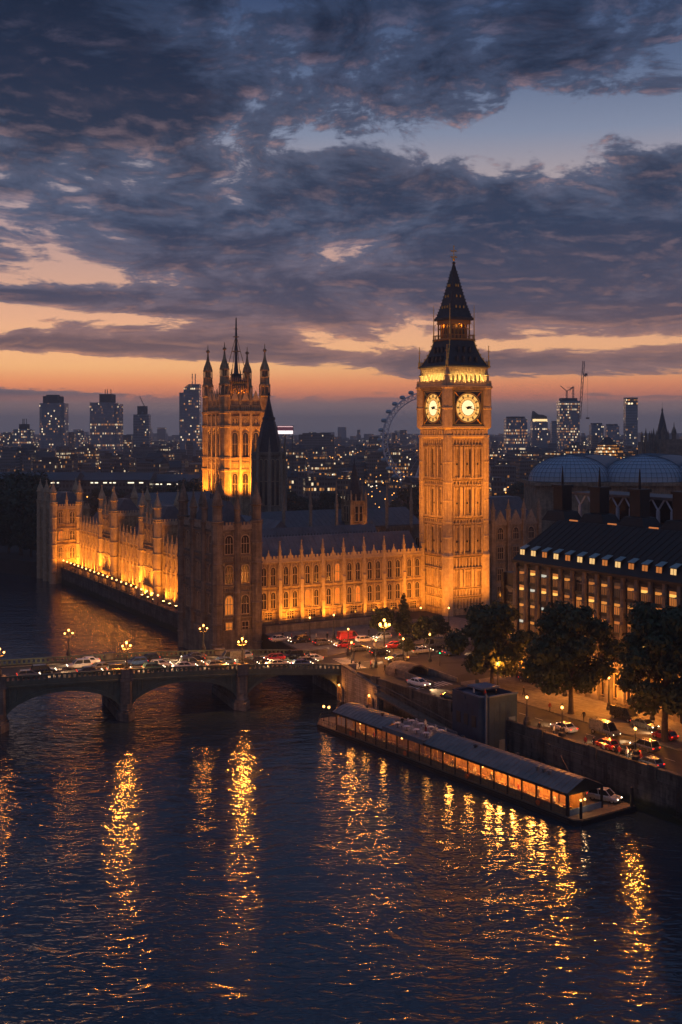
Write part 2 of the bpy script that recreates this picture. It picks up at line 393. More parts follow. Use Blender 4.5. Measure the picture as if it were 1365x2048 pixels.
# ================================================================ gothic kit
WIN = {}
def arch_pts(w, h, arch=True):
    if not arch: return [(-w / 2, 0), (w / 2, 0), (w / 2, h), (-w / 2, h)]
    hs = h - w * .62; pts = [(-w / 2, 0), (w / 2, 0)]
    for k in range(5):
        t = k / 4; pts.append((w / 2 * cos(t * pi / 2) ** .8 if t < 1 else 0, hs + (h - hs) * sin(t * pi / 2)))
    return pts + [(-x, z) for x, z in pts[2:-1]][::-1]
def window_meshes(w, h, arch, mull, deep=.28, frame=.16):
    key = (w, h, arch, mull, deep, frame)
    if key in WIN: return WIN[key]
    ip = arch_pts(w, h, arch); op_ = arch_pts(w + 2 * frame, h + 2 * frame * (1.1 if arch else 1), arch); op_ = [(x, z - frame) for x, z in op_]
    n = len(ip); mb = MB()
    vs = [(x, -.0, z) for x, z in op_] + [(x, -deep, z) for x, z in op_] + [(x, -deep, z) for x, z in ip] + [(x, -.03, z) for x, z in ip]
    fs = [(k * n + i, k * n + (i + 1) % n, (k + 1) * n + (i + 1) % n, (k + 1) * n + i) for k in range(3) for i in range(n)]
    mb.add(vs, fs)
    for k in range(mull):
        x = -w / 2 + w * (k + 1) / (mull + 1); mb.box(x - .055, x + .055, -.16, -.04, 0, h - (w * .25 if arch else 0))
    if h > 2.2: mb.box(-w / 2, w / 2, -.14, -.041, h * .52, h * .52 + .16)
    fr = mb.mesh('window', DRESS)
    pn = MB().add([(x, -.035, z) for x, z in ip], [tuple(range(n))])
    WIN[key] = (fr, pn.mesh('pane', GLASSD), pn.mesh('pane', GLASSW)); return WIN[key]
def window(parent, x, z, w, h, arch=True, mull=1, lit=False, y=0., rz=0., name='window'):
    fr, pd, pl = window_meshes(w, h, arch, mull)
    o = inst(name, fr, parent, (x, y, z), rz); inst('pane', pl if lit else pd, o); return o
def turret_profile(r, z0, z1, cap, stage=True):
    """octagonal turret: shaft with bands, open stage, ogee cap and ball"""
    p = [(r, z0)]; n = max(2, int((z1 - z0) / 4.5))
    for k in range(1, n + 1):
        z = z0 + (z1 - z0) * k / n
        p += [(r, z - .5), (r * 1.14, z - .35), (r * 1.14, z - .08), (r * .985, z)]
    c0 = z1
    p += [(r * 1.2, c0 + .25), (r * 1.2, c0 + .5), (r * .86, c0 + .6)]
    st = cap * .34 if stage else 0
    p += [(r * .82, c0 + .6 + st), (r * 1.1, c0 + .8 + st), (r * 1.1, c0 + 1.05 + st), (r * .92, c0 + 1.1 + st)]
    b = c0 + 1.1 + st; h = cap - st - 1.1
    p += [(r * .86, b + h * .18), (r * .6, b + h * .38), (r * .34, b + h * .58), (r * .16, b + h * .8), (r * .1, b + h * .88)]
    p += [(r * .28, b + h * .915), (r * .28, b + h * .95), (r * .05, b + h * .98), (r * .04, b + h * 1.1)]
    return p
PIN = {}
def pinnacle_mesh(h, w=.55, mat=None):
    key = (h, w, (mat or DRESS).name)
    if key not in PIN:
        mb = MB(); s = w / 2
        mb.box(-s, s, -s, s, 0, h * .48); mb.box(-s * 1.35, s * 1.35, -s * 1.35, s * 1.35, h * .48, h * .53)
        mb.loft([[(-s, -s, h * .53), (s, -s, h * .53), (s, s, h * .53), (-s, s, h * .53)], [(-.05, -.05, h * .93), (.05, -.05, h * .93), (.05, .05, h * .93), (-.05, .05, h * .93)]])
        for k in range(3):
            z = h * (.6 + .1 * k); q = s * (1.1 - .28 * k); mb.box(-q, q, -.07, .07, z, z + .14); mb.box(-.07, .07, -q, q, z, z + .14)
        mb.cbox(0, 0, h * .95, .28, .28, .22); mb.box(-.04, .04, -.04, .04, h * .93, h)
        PIN[key] = mb.mesh('pinnacle', mat or DRESS)
    return PIN[key]
def parapet(mb, x0, x1, y, z, h=1.3, step=1.0, th=.3):
    """pierced and battlemented parapet along x"""
    mb.box(x0, x1, y - th / 2, y + th / 2, z, z + h * .55); n = max(1, int((x1 - x0) / step)); s = (x1 - x0) / n
    for k in range(n): mb.box(x0 + s * (k + .22), x0 + s * (k + .78), y - th / 2 + .02, y + th / 2 - .02, z + h * .5, z + h)
    mb.box(x0, x1, y - th / 2 - .1, y + th / 2 + .1, z - .15, z + .12)
def panels(mb, x0, x1, z0, z1, step=.75, y=0., d=.1, w=.13):
    """blind tracery: rows of thin upright ribs with little cusps"""
    n = max(1, int(round((x1 - x0) / step))); s = (x1 - x0) / n
    for k in range(n + 1): mb.box(x0 + s * k - w / 2, x0 + s * k + w / 2, y - d, y + .05, z0, z1)
    for k in range(n): mb.box(x0 + s * k + s * .32, x0 + s * k + s * .68, y - d * .8, y + .05, z1 - min(.5, (z1 - z0) * .3), z1)
def buttress_mesh(h, w=.75, d=.75):
    mb = MB(); mb.box(-w / 2, w / 2, -d, .1, 0, h * .33); mb.box(-w * .46, w * .46, -d * .85, .1, h * .33, h * .7); mb.box(-w * .42, w * .42, -d * .7, .1, h * .7, h)
    for z in (.33, .7): mb.xprism([(-d * 1.0, h * z - .1), (-d * 1.0, h * z + .08), (-d * .6, h * z + .45), (.05, h * z + .45), (.05, h * z - .1)], -w * .56, w * .56)
    for k in range(4): mb.box(-w * .2, w * .2, -d * .99 if k == 0 else -d * (.96 if k < 2 else .78), -.2, h * (.06 + .24 * k), h * (.22 + .24 * k))
    return mb.mesh('buttress', DRESS)
# ================================================================ clock tower
def clock_tower():
    c = PF(59.1 + 6.7, -.2 + 6.7, G)
    t = thing('clock_tower', 'tall floodlit Gothic clock tower with glowing dials and dark spire', 'clock tower', c, PF.r)
    h0 = 6.15
    # shaft: body, string courses, corner buttresses, panel ribs
    mb = MB(); mb.box(-h0, h0, -h0, h0, -1, 46.2)
    mb.box(-h0 - .55, h0 + .55, -h0 - .55, h0 + .55, -1, 1.6)
    for z, pr, th in ((4.6, .35, .4), (6.9, .3, .3), (11.9, .45, .35), (15.2, .6, .55), (23.4, .4, .3), (25.2, .45, .35), (33.4, .4, .3), (35.2, .45, .35), (44.0, .4, .3)):
        mb.box(-h0 - pr, h0 + pr, -h0 - pr, h0 + pr, z, z + th)
    mb.build('shaft', STONE, t)
    mb = MB()
    for f in range(4):
        def bx(x0, x1, y0, y1, z0, z1):
            o = len(mb.v); mb.box(x0, x1, y0, y1, z0, z1); cs, sn = cos(f * pi / 2), sin(f * pi / 2)
            mb.v[o:] = [(x * cs - y * sn, x * sn + y * cs, z) for x, y, z in mb.v[o:]]
        for z0, z1 in ((7.2, 11.9), (15.8, 23.4), (25.6, 33.4), (35.6, 43.9)):
            for cx in (-1.78, 1.78):
                for e in (-.6, .6): bx(cx + e - .14, cx + e + .14, -h0 - .62, -h0 + .1, z0, z1)
                bx(cx - .3, cx + .3, -h0 - .22, -h0 + .1, z0, z1)
            for e in (-4.45, -2.5, 2.5, 4.45): bx(e - .16, e + .16, -h0 - .55, -h0 + .1, z0, z1)
            for cx in (-3.3, 0, 3.3):
                bx(cx - .07, cx + .07, -h0 - .12, -h0 + .1, z0, z1)
                for e in (-.5, .5): bx(cx + e - .05, cx + e + .05, -h0 - .09, -h0 + .1, z0, z1)
                for e in (-.9, .0, .9): bx(cx + e - .32, cx + e + .32, -h0 - .2, -h0 + .1, z1 - .75, z1)
        for z0, z1 in ((1.7, 4.5), (5.0, 6.9), (12.25, 15.2), (23.7, 25.2), (33.7, 35.2), (44.3, 46.0)):
            for k in range(10):
                cx = -4.5 + k; bx(cx - .14, cx + .14, -h0 - .26, -h0 + .1, z0, z1)
                if k < 9: bx(cx + .3, cx + .7, -h0 - .2, -h0 + .1, z1 - .45, z1)
        for z in (15.75, 23.7, 25.55, 33.7, 35.55):      # little battlements on the string courses
            for k in range(17): bx(-4.6 + k * .57, -4.3 + k * .57, -h0 - .46, -h0 - .26, z, z + .34)
    mb.build('panel_ribs', DRESS, t)
    for sx in (-1, 1):
        for sy in (-1, 1):
            mb = MB(); p = [(1.5, -1), (1.5, 14.9), (1.62, 15.1), (1.62, 15.5), (1.22, 16.3)]
            for z in (20, 24, 29.5, 34.2, 39.5): p += [(1.18, z), (1.32, z + .1), (1.32, z + .45), (1.18, z + .55)]
            p += [(1.16, 46.4)]
            mb.lathe(0, 0, p, 8)
            for a in range(8):
                q = a * pi / 4; mb.bar((1.2 * cos(q), 1.2 * sin(q), 16.5), (1.2 * cos(q), 1.2 * sin(q), 46), .09)
            mb.build('corner_buttress', DRESS, t, (sx * 5.75, sy * 5.75, 0))
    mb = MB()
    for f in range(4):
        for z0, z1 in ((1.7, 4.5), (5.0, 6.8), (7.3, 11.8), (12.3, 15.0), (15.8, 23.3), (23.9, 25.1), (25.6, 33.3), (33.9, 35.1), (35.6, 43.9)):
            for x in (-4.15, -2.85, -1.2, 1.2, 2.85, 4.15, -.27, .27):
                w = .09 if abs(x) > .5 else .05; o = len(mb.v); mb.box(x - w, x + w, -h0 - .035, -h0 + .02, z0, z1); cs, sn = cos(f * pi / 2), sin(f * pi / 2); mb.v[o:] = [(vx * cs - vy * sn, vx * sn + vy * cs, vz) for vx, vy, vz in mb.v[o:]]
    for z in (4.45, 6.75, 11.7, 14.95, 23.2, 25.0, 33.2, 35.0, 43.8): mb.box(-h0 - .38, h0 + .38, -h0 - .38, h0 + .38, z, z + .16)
    mb.build('painted_shade_line', rough_mat('shade_line_black', (.07, .05, .035), (.04, .03, .02), 1.5), t)  # dark strips and bands paint the shade beside ribs and under string courses
    # dark strips painting the shade in rib gaps, and loop windows, facing us
    sl = MB(); sl.box(-.24, .24, -.06, .02, 0, 6.6); slm = sl.mesh('shade_slit', GLASSD)
    dt = MB(); dt.box(-.2, .2, -.16, .02, 0, .5); dtm = dt.mesh('loop_window', GLASSD)
    for rz in (0, -pi / 2):
        def put(me, x, z):
            cs, sn = cos(rz), sin(rz); y = -h0 - .0
            inst(me.name.split('.')[0], me, t, (x * cs - y * sn, x * sn + y * cs, z), rz)
        for z in (16.4, 26.4, 36.6):
            for cx in (-1.78, 1.78):
                for e in (-.98, .98): put(slm, cx + e, z)
            for cx in (-3.3, 0, 3.3): put(dtm, cx, z + 2.4)
    # corbelled band under the dials
    mb = MB(); prev = None
    for r, z in ((6.3, 46.0), (6.75, 46.5), (6.75, 48.3), (7.05, 48.8), (7.05, 49.1)):
        pass
    mb.lathe(0, 0, [(6.3, 45.9), (6.72, 46.4), (6.72, 46.8), (6.45, 46.9), (6.45, 48.3), (6.95, 48.7), (6.95, 49.15), (6.6, 49.2)], 4, sq=True)
    for f in range(4):
        for k in range(9):
            a = f * pi / 2; x = -4.6 + k * 1.15; y = -6.62
            cs, sn = cos(a), sin(a); mb2 = MB(); mb2.box(-.2, .2, -.16, .25, 46.9, 48.2); mb2.box(-.46, .46, -.1, .25, 47.75, 48.3)
            o = len(mb.v); mb.add([((vx + x) * cs - (vy + y) * sn, (vx + x) * sn + (vy + y) * cs, vz) for vx, vy, vz in mb2.v], mb2.f)
    mb.build('corbel_band', DRESS, t)
    # clock stage
    mb = MB(); mb.box(-6.35, 6.35, -6.35, 6.35, 49, 58.8); mb.box(-7, 7, -7, 7, 58.7, 59.2); mb.box(-7.35, 7.35, -7.35, 7.35, 59.2, 59.65)
    mb.build('clock_stage', STONE2, t)
    for sx in (-1, 1):
        for sy in (-1, 1):
            mb = MB(); mb.lathe(0, 0, [(1.35, 48.9), (1.35, 53.5), (1.5, 53.7), (1.5, 54.1), (1.35, 54.3), (1.35, 58.9), (1.6, 59.2), (1.6, 59.7), (.75, 59.9), (.7, 62.4), (.95, 62.6), (.5, 63.0), (.08, 66.0), (.2, 66.15), (.05, 66.4), (.03, 67.2)], 8)
            mb.build('corner_pier', DRESS, t, (sx * 6.15, sy * 6.15, 0))
    DIALC = glow('dial_centre', lin((255, 226, 166)), 1.35, True); DIALO = glow('dial_ring', lin((255, 194, 100)), .92, True)
    fm = MB()                                  # square dark surround with gilt fillets
    fm.box(-4.75, 4.75, -.12, 0, -4.75, 4.75)
    frame_me = fm.mesh('dial_surround', IRON)
    gm = MB()
    for r0 in (4.72, 4.35):
        for s in (-1, 1): gm.box(-r0, r0, -.3, -.1, s * r0 - .1, s * r0 + .1); gm.box(s * r0 - .1, s * r0 + .1, -.3, -.1, -r0 + .1, r0 - .1)
    N = 48
    def annulus(mb, r0, r1, y0, y1):
        vs = []
        for k in range(N):
            a = 2 * pi * k / N
            vs += [(r0 * cos(a), y0, r0 * sin(a)), (r1 * cos(a), y0, r1 * sin(a)), (r1 * cos(a), y1, r1 * sin(a)), (r0 * cos(a), y1, r0 * sin(a))]
        mb.add(vs, [(4 * k + i, 4 * k + (i + 1) % 4, 4 * ((k + 1) % N) + (i + 1) % 4, 4 * ((k + 1) % N) + i) for k in range(N) for i in range(4)])
    annulus(gm, 3.78, 4.05, -.4, -.1)
    for k in range(4):
        a = pi / 4 + k * pi / 2; gm.bar((4.2 * cos(a), -.2, 4.2 * sin(a)), (5.9 * cos(a), -.2, 5.9 * sin(a)), .16)
    gilt_me = gm.mesh('gilt_frame', GOLD)
    dm = MB(); dm.add([(3.8 * cos(2 * pi * k / N), -.14, 3.8 * sin(2 * pi * k / N)) for k in range(N)], [tuple(range(N))], 0)
    dm.add([(2.0 * cos(2 * pi * k / N), -.17, 2.0 * sin(2 * pi * k / N)) for k in range(N)], [tuple(range(N))], 1)
    dial_me = dm.mesh('dial', [DIALO, DIALC])
    tm = MB(); annulus(tm, 3.66, 3.8, -.26, -.16); annulus(tm, 2.72, 2.8, -.24, -.18); annulus(tm, 1.98, 2.08, -.24, -.18)
    for k in range(12):
        a = k * pi / 6; d = Vector((cos(a), 0, sin(a))); q = Vector((-sin(a), 0, cos(a))); y = Vector((0, -.22, 0))
        tm.bar(d * 2.05 + y, d * 2.75 + y, .05); tm.bar(d * 2.75 + y, d * 3.45 + y, .15)      # numeral strokes
        for e in (-.26, .26): tm.bar(d * 2.9 + q * e + y, d * 3.35 + q * e + y, .045)
        b = a + pi / 12; tm.bar(Vector((2.05 * cos(b), -.22, 2.05 * sin(b))), Vector((2.75 * cos(b), -.22, 2.75 * sin(b))), .028)
    for k in range(60):
        a = k * pi / 30; tm.bar((3.5 * cos(a), -.22, 3.5 * sin(a)), (3.68 * cos(a), -.22, 3.68 * sin(a)), .03)
    tracery_me = tm.mesh('numeral_ring', IRON)
    hh = MB(); hh.add([(-.5, -.3, .28), (-.5, -.3, -.28), (.2, -.3, -.42), (1.45, -.3, -.03), (1.45, -.3, .03), (.2, -.3, .42)], [tuple(range(6))]); hh.cbox(-.1, -.34, 0, .7, .1, .6)
    mh = MB(); mh.add([(-.9, -.36, .12), (-.9, -.36, -.12), (.4, -.36, -.14), (3.3, -.36, -.04), (3.3, -.36, .04), (.4, -.36, .14)], [tuple(range(6))])
    hour_me = hh.mesh('hour_hand', IRON); min_me = mh.mesh('minute_hand', IRON)
    for f in range(4):
        rz = f * pi / 2; y = -6.35 - .02; zz = 59.3 - G + .15
        cf = inst('clock_face', frame_me, t, (-y * sin(rz) * 1.0, y * cos(rz), zz), rz)
        inst('gilt_frame', gilt_me, cf); inst('dial', dial_me, cf); inst('numeral_ring', tracery_me, cf)
        h = inst('hour_hand', hour_me, cf); h.rotation_euler = (0, radians(-14), 0)
        h = inst('minute_hand', min_me, cf); h.rotation_euler = (0, radians(12), 0)
    # balcony and belfry
    mb = MB()
    for f in range(4):
        o = len(mb.v); parapet(mb, -7, 7, -7.15, 59.65, 1.5, .62, .25)
        cs, sn = cos(f * pi / 2), sin(f * pi / 2); mb.v[o:] = [(x * cs - y * sn, x * sn + y * cs, z) for x, y, z in mb.v[o:]]
    mb.build('balcony', DRESS, t)
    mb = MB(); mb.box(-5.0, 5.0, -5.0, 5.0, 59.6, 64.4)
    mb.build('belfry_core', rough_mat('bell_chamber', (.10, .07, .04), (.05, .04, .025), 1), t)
    mb = MB()
    for f in range(4):
        o = len(mb.v)
        mb.box(-6.1, 6.1, -6.1, -5.55, 59.65, 60.5); mb.box(-6.2, 6.2, -6.2, -5.5, 63.0, 64.5)
        for k in range(8):
            x = -4.9 + k * 1.4; mb.box(x - .25, x + .25, -6.05, -5.55, 60.5, 63.05)
            if k < 7:
                mb.loft([[(x + .25, yy, 62.2), (x + .25, yy, 63.05), (x + .7, yy, 63.05)] for yy in (-6.0, -5.6)]); mb.loft([[(x + 1.15, yy, 62.2), (x + 1.15, yy, 63.05), (x + .7, yy, 63.05)] for yy in (-6.0, -5.6)])
        for x in (-5.65, 5.65): mb.box(x - .5, x + .5, -6.12, -5.0, 59.65, 64.4)
        for k in range(14): mb.box(-5.8 + k * .86, -5.4 + k * .86, -6.42, -6.15, 63.4, 64.2)
        mb.box(-6.5, 6.5, -6.5, -6.1, 64.2, 64.7)
        cs, sn = cos(f * pi / 2), sin(f * pi / 2); mb.v[o:] = [(x * cs - y * sn, x * sn + y * cs, z) for x, y, z in mb.v[o:]]
    mb.build('belfry_arcade', DRESS, t)
    # lower roof
    mb = MB(); mb.lathe(0, 0, [(6.9, 64.6), (6.95, 65.0), (6.3, 65.4), (5.2, 67.4), (4.3, 69.8), (3.75, 72.2)], 4, sq=True)
    mb.build('lower_roof', SPIRE, t)
    dm = MB()
    dm.loft([[(-.34, y, 0), (.34, y, 0), (.34, y, 1.0), (0, y, 1.6), (-.34, y, 1.0)] for y in (-.5, 1.0)]); dme = dm.mesh('roof_dormer', SPIRE)
    dg = MB(); dg.box(-.18, .18, -.53, -.5, .15, .9); dgm = dg.mesh('dormer_opening', GLASSD)
    for rz in (0, -pi / 2):
        for z, y, xs in ((66.0, -5.75, (-3, -1, 1, 3)), (68.5, -4.6, (-1.8, 0, 1.8))):
            for x in xs:
                cs, sn = cos(rz), sin(rz); o = inst('roof_dormer', dme, t, (x * cs - y * sn, x * sn + y * cs, z), rz); inst('dormer_opening', dgm, o)
    mb = MB()                                  # gilded hips
    for sx in (-1, 1):
        for sy in (-1, 1):
            P = [(6.3, 65.4), (5.2, 67.4), (4.3, 69.8), (3.75, 72.2)]
            for (r0, z0), (r1, z1) in zip(P, P[1:]):
                mb.bar((sx * r0, sy * r0, z0), (sx * r1, sy * r1, z1), .13)
                for k in range(2):
                    u = (k + .5) / 2; mb.cbox(sx * (r0 + (r1 - r0) * u + .12), sy * (r0 + (r1 - r0) * u + .12), z0 + (z1 - z0) * u + .1, .3, .3, .3)
    mb.build('gilt_hip', GOLD, t)
    # lantern stage
    mb = MB(); mb.lathe(0, 0, [(3.7, 71.6), (4.1, 72.0), (4.1, 72.3), (3.4, 72.35)], 4, sq=True)
    for f in range(4):
        o = len(mb.v)
        mb.box(-4.0, 4.0, -4.05, -3.95, 73.2, 73.35)
        for k in range(14): mb.box(-3.95 + k * .6, -3.85 + k * .6, -4.04, -3.96, 72.3, 73.2)
        for k in range(6): mb.box(-2.95 + k * 1.18 - .13, -2.95 + k * 1.18 + .13, -3.1, -2.75, 72.3, 77.1)
        mb.box(-3.1, 3.1, -3.05, -2.8, 74.9, 75.15); mb.box(-3.2, 3.2, -3.2, -2.7, 76.2, 77.3)
        cs, sn = cos(f * pi / 2), sin(f * pi / 2); mb.v[o:] = [(x * cs - y * sn, x * sn + y * cs, z) for x, y, z in mb.v[o:]]
    mb.build('lantern_gallery', gloss('bronzed_iron', (.30, .18, .06), .5, .3), t)
    mb = MB(); mb.box(-2.0, 2.0, -2.0, 2.0, 72.3, 77.2); mb.build('lantern_core', SPIRE, t)
    # spire
    mb = MB(); mb.lathe(0, 0, [(3.75, 77.2), (3.75, 77.9), (3.35, 78.2), (2.55, 81.0), (1.75, 84.6), (1.05, 88.0), (.45, 91.0), (.2, 92.4), (.42, 92.6), (.12, 93.0)], 4, sq=True)
    for sx in (-1, 1):
        for sy in (-1, 1):
            P = [(3.35, 78.2), (2.55, 81.0), (1.75, 84.6), (1.05, 88.0), (.45, 91.0)]
            for (r0, z0), (r1, z1) in zip(P, P[1:]):
                for k in range(4):
                    u = k / 4; r = r0 + (r1 - r0) * u + .06; mb.cbox(sx * r, sy * r, z0 + (z1 - z0) * u, .2, .2, .3)
    mb.build('spire', SPIRE, t)
    lm = MB(); lm.loft([[(-.16, y, 0), (.16, y, 0), (.16, y, .4), (0, y, .75), (-.16, y, .4)] for y in (-.2, .5)]); lme = lm.mesh('spire_lucarne', GOLD)
    for rz in (0, -pi / 2):
        for z, y, xs in ((80.4, -2.75, (-1.2, 0, 1.2)), (83.3, -2.1, (-.6, .6)), (86.2, -1.45, (-.35, .35))):
            for x in xs:
                cs, sn = cos(rz), sin(rz); inst('spire_lucarne', lme, t, (x * cs - y * sn, x * sn + y * cs, z), rz)
    mb = MB(); mb.lathe(0, 0, [(.12, 92.8), (.1, 97.2)], 6); mb.ball((0, 0, 93.6), .42); mb.cbox(0, 0, 94.2, 1.7, .14, .18); mb.cbox(0, 0, 94.2, .14, 1.7, .18)
    mb.cbox(0, 0, 95.8, 1.5, .12, .16); mb.cbox(0, 0, 95.8, .12, 1.5, .16); mb.ball((0, 0, 97.1), .2)
    for a in range(4): q = a * pi / 2; mb.ball((.85 * cos(q), .85 * sin(q), 94.25), .2, 6, 4); mb.ball((.78 * cos(q), .78 * sin(q), 95.82), .17, 6, 4)
    mb.build('finial', GOLD, t)
    for sx in (-1, 1):
        for sy in (-1, 1):
            mb = MB(); mb.lathe(0, 0, [(.4, 64.5), (.35, 66.2), (.14, 66.6), (.08, 70.3)], 6); mb.cbox(0, 0, 68.8, .9, .12, .14); mb.cbox(0, 0, 68.8, .12, .9, .14); mb.ball((0, 0, 67.6), .2, 6, 4); mb.ball((0, 0, 70.2), .16, 6, 4)
            mb.build('corner_finial', GOLD, t, (sx * 6.6, sy * 6.6, 0))
            mb = MB(); mb.lathe(0, 0, [(.16, 72.2), (.1, 78), (.05, 81.3)], 6); mb.cbox(0, 0, 80, .6, .09, .1); mb.ball((0, 0, 78.6), .15, 6, 4); mb.bar((0, 0, 75.4), (-sx * .8, -sy * .8, 77), .06)
            mb.build('lantern_finial', GOLD, t, (sx * 3.85, sy * 3.85, 0))
    # lights: street floods for each face, gallery lamps in belfry and lantern
    for x in (-4, 4):
        spot(PF(65.8 + x, -.2 - 10, G + 1.2), PF(65.8 + x * .6, -.2, G + 16), 20000, ORANGE, 100, 1, .5)
        spot(PF(65.8 + x, -.2 - 24, G + 8), PF(65.8 + x * .5, -.2, G + 40), 95000, ORANGE, 46, 1, .5)
    for v in (-2.5, 2.5):
        spot(PF(59.1 - 13, 6.5 + v - 4, G + 21), PF(59.1, 6.5 + v * .8, G + 36), 15000, ORANGE, 90, 1, .5)
        spot(PF(59.1 - 9, 6.5 - 7 + v, G + 1), PF(59.1, 6.5 + v, G + 10), 13000, ORANGE, 100, 1, .5)
    spot(PF(59.1 - 20, 6.5 - 6, G + 22), PF(59.1, 6.5, G + 50), 46000, ORANGE, 40, 1, .5)
    YEL = (1.0, .62, .17)
    for f in range(4):
        cs, sn = cos(f * pi / 2), sin(f * pi / 2)
        for x in (-4, -1.35, 1.35, 4):
            y = -6.75; q = (x * cs - y * sn, x * sn + y * cs, 59.9); y = -6.0; q2 = (x * cs - y * sn, x * sn + y * cs, 62.6)
            spot(q, q2, 2400 if f in (0, 3) else 300, YEL, 130, 1, .15, t)
        y = -2.5; point((0 * cs - y * sn, 0 * sn + y * cs, 75.8), 160, AMBER, .2, t)
        y = -5.3
        for x in (-3.2, 0, 3.2): point((x * cs - y * sn, x * sn + y * cs, 60.4), 120, YEL, .12, t)
    return t
clock_tower()
# ================================================================ bridge-street range
def gothic_range(name, label, cat, fr_pt, rz, L, H, bays, depth, floors, wins, roof_h, pin_h=5.2, base_h=3.2, litp=.06, mat=STONE, towers=()):
    t = thing(name, label, cat, fr_pt, rz)
    mb = MB(); mb.box(0, L, 0, depth, -1, H); mb.box(-.02, L + .02, -.5, 0.1, -1, 1.0)
    bw = L / bays
    for z in floors: mb.box(0, L, -.42, .05, z - .22, z + .14); mb.box(0, L, -.3, .05, z - 1.0, z - .82)
    mb.build('wall', mat, t)
    mb = MB(); parapet(mb, 0, L, -.18, H, 1.55, bw / 6, .3)
    for k in range(bays):       # small gables over each bay
        x = bw * (k + .5); mb.loft([[(x - .8, y, H + .6), (x + .8, y, H + .6), (x, y, H + 2.7)] for y in (-.28, .02)]); mb.cbox(x, -.13, H + 2.8, .22, .2, .5)
    mb.build('parapet', DRESS, t)
    mb = MB(); fl = list(floors) + [H]
    for k in range(bays):
        for a, b in zip(fl, fl[1:]):
            x0, x1 = bw * k + .5, bw * (k + 1) - .5
            panels(mb, x0, x1, b - 1.0, b - .22, .5, 0, .2)
            n = wins; s = (x1 - x0) / n
            for j in range(n + 1): mb.box(x0 + s * j - .2, x0 + s * j + .2, -.4, .05, a + .14, b - 1.0); mb.box(x0 + s * j - .07, x0 + s * j + .07, -.55, -.38, a + .14, b - .6)
    mb.build('tracery', DRESS, t)
    bm_ = buttress_mesh(H, .85, .85); pm = pinnacle_mesh(pin_h, .62)
    for k in range(bays + 1):
        o = inst('buttress', bm_, t, (bw * k, 0, 0)); inst('pinnacle', pm, o, (0, -.25, H))
    for k in range(bays):
        x0, x1 = bw * k + .5, bw * (k + 1) - .5; s = (x1 - x0) / wins
        for a, b in zip(fl, fl[1:]):
            for j in range(wins):
                window(t, x0 + s * (j + .5), a + .5, min(1.25, s - .75), b - a - 1.75, True, 1, R.random() < litp)
        if base_h: window(t, bw * (k + .5), .5, 1.9, base_h - 1.0, False, 2, R.random() < .3, name='ground_window')
    if roof_h:
        mb = MB(); y0, y1 = 1.2, depth - .3; ym = (y0 + y1) / 2
        mb.xprism([(y0, H - .4), (y0, H + .5), (ym - .4, H + roof_h), (ym + .4, H + roof_h), (y1, H + .5), (y1, H - .4)], .1, L - .1)
        for k in range(int(L / 1.5)): mb.xprism([(y0 - .02, H + .55), (ym - .42, H + roof_h + .06), (ym - .42, H + roof_h - .1), (y0 + .02, H + .4)], 1.5 * k + .6, 1.5 * k + .72)
        rf = mb.build('roof', SLATEL, t)
        mb = MB()
        for k in range(int(L / .9)): mb.box(.3 + k * .9, .42 + k * .9, ym - .05, ym + .05, H + roof_h, H + roof_h + .55)
        mb.build('ridge_cresting', IRON, rf)
    return t
NR = gothic_range('palace_range', 'floodlit Gothic palace range with two window rows beside the clock tower', 'palace', PF(4.5, 11, G), PF.r, 54.3, 15.2, 9, 13, (3.3, 9.0), 2, 5.6, 5.4, 3.3)
for k in range(9):
    x = 10.2 + 3 + k * 5.4
    spot(PF(x, 11 - 3.2, G + .6), PF(x, 11, G + 8), (900, 2600, 1500, 1900, 950, 900, 1100, 700, 600)[k] * 2.6, ORANGE, 140, 1, .3)
for k in range(7):
    x = 13 + k * 7.2
    spot(PF(x, 11 - 8.5, G + .8), PF(x, 11, G + 12.5), (2600, 4200, 4200, 3600, 3000, 2600, 2200)[k], ORANGE, 80, 1, .3)
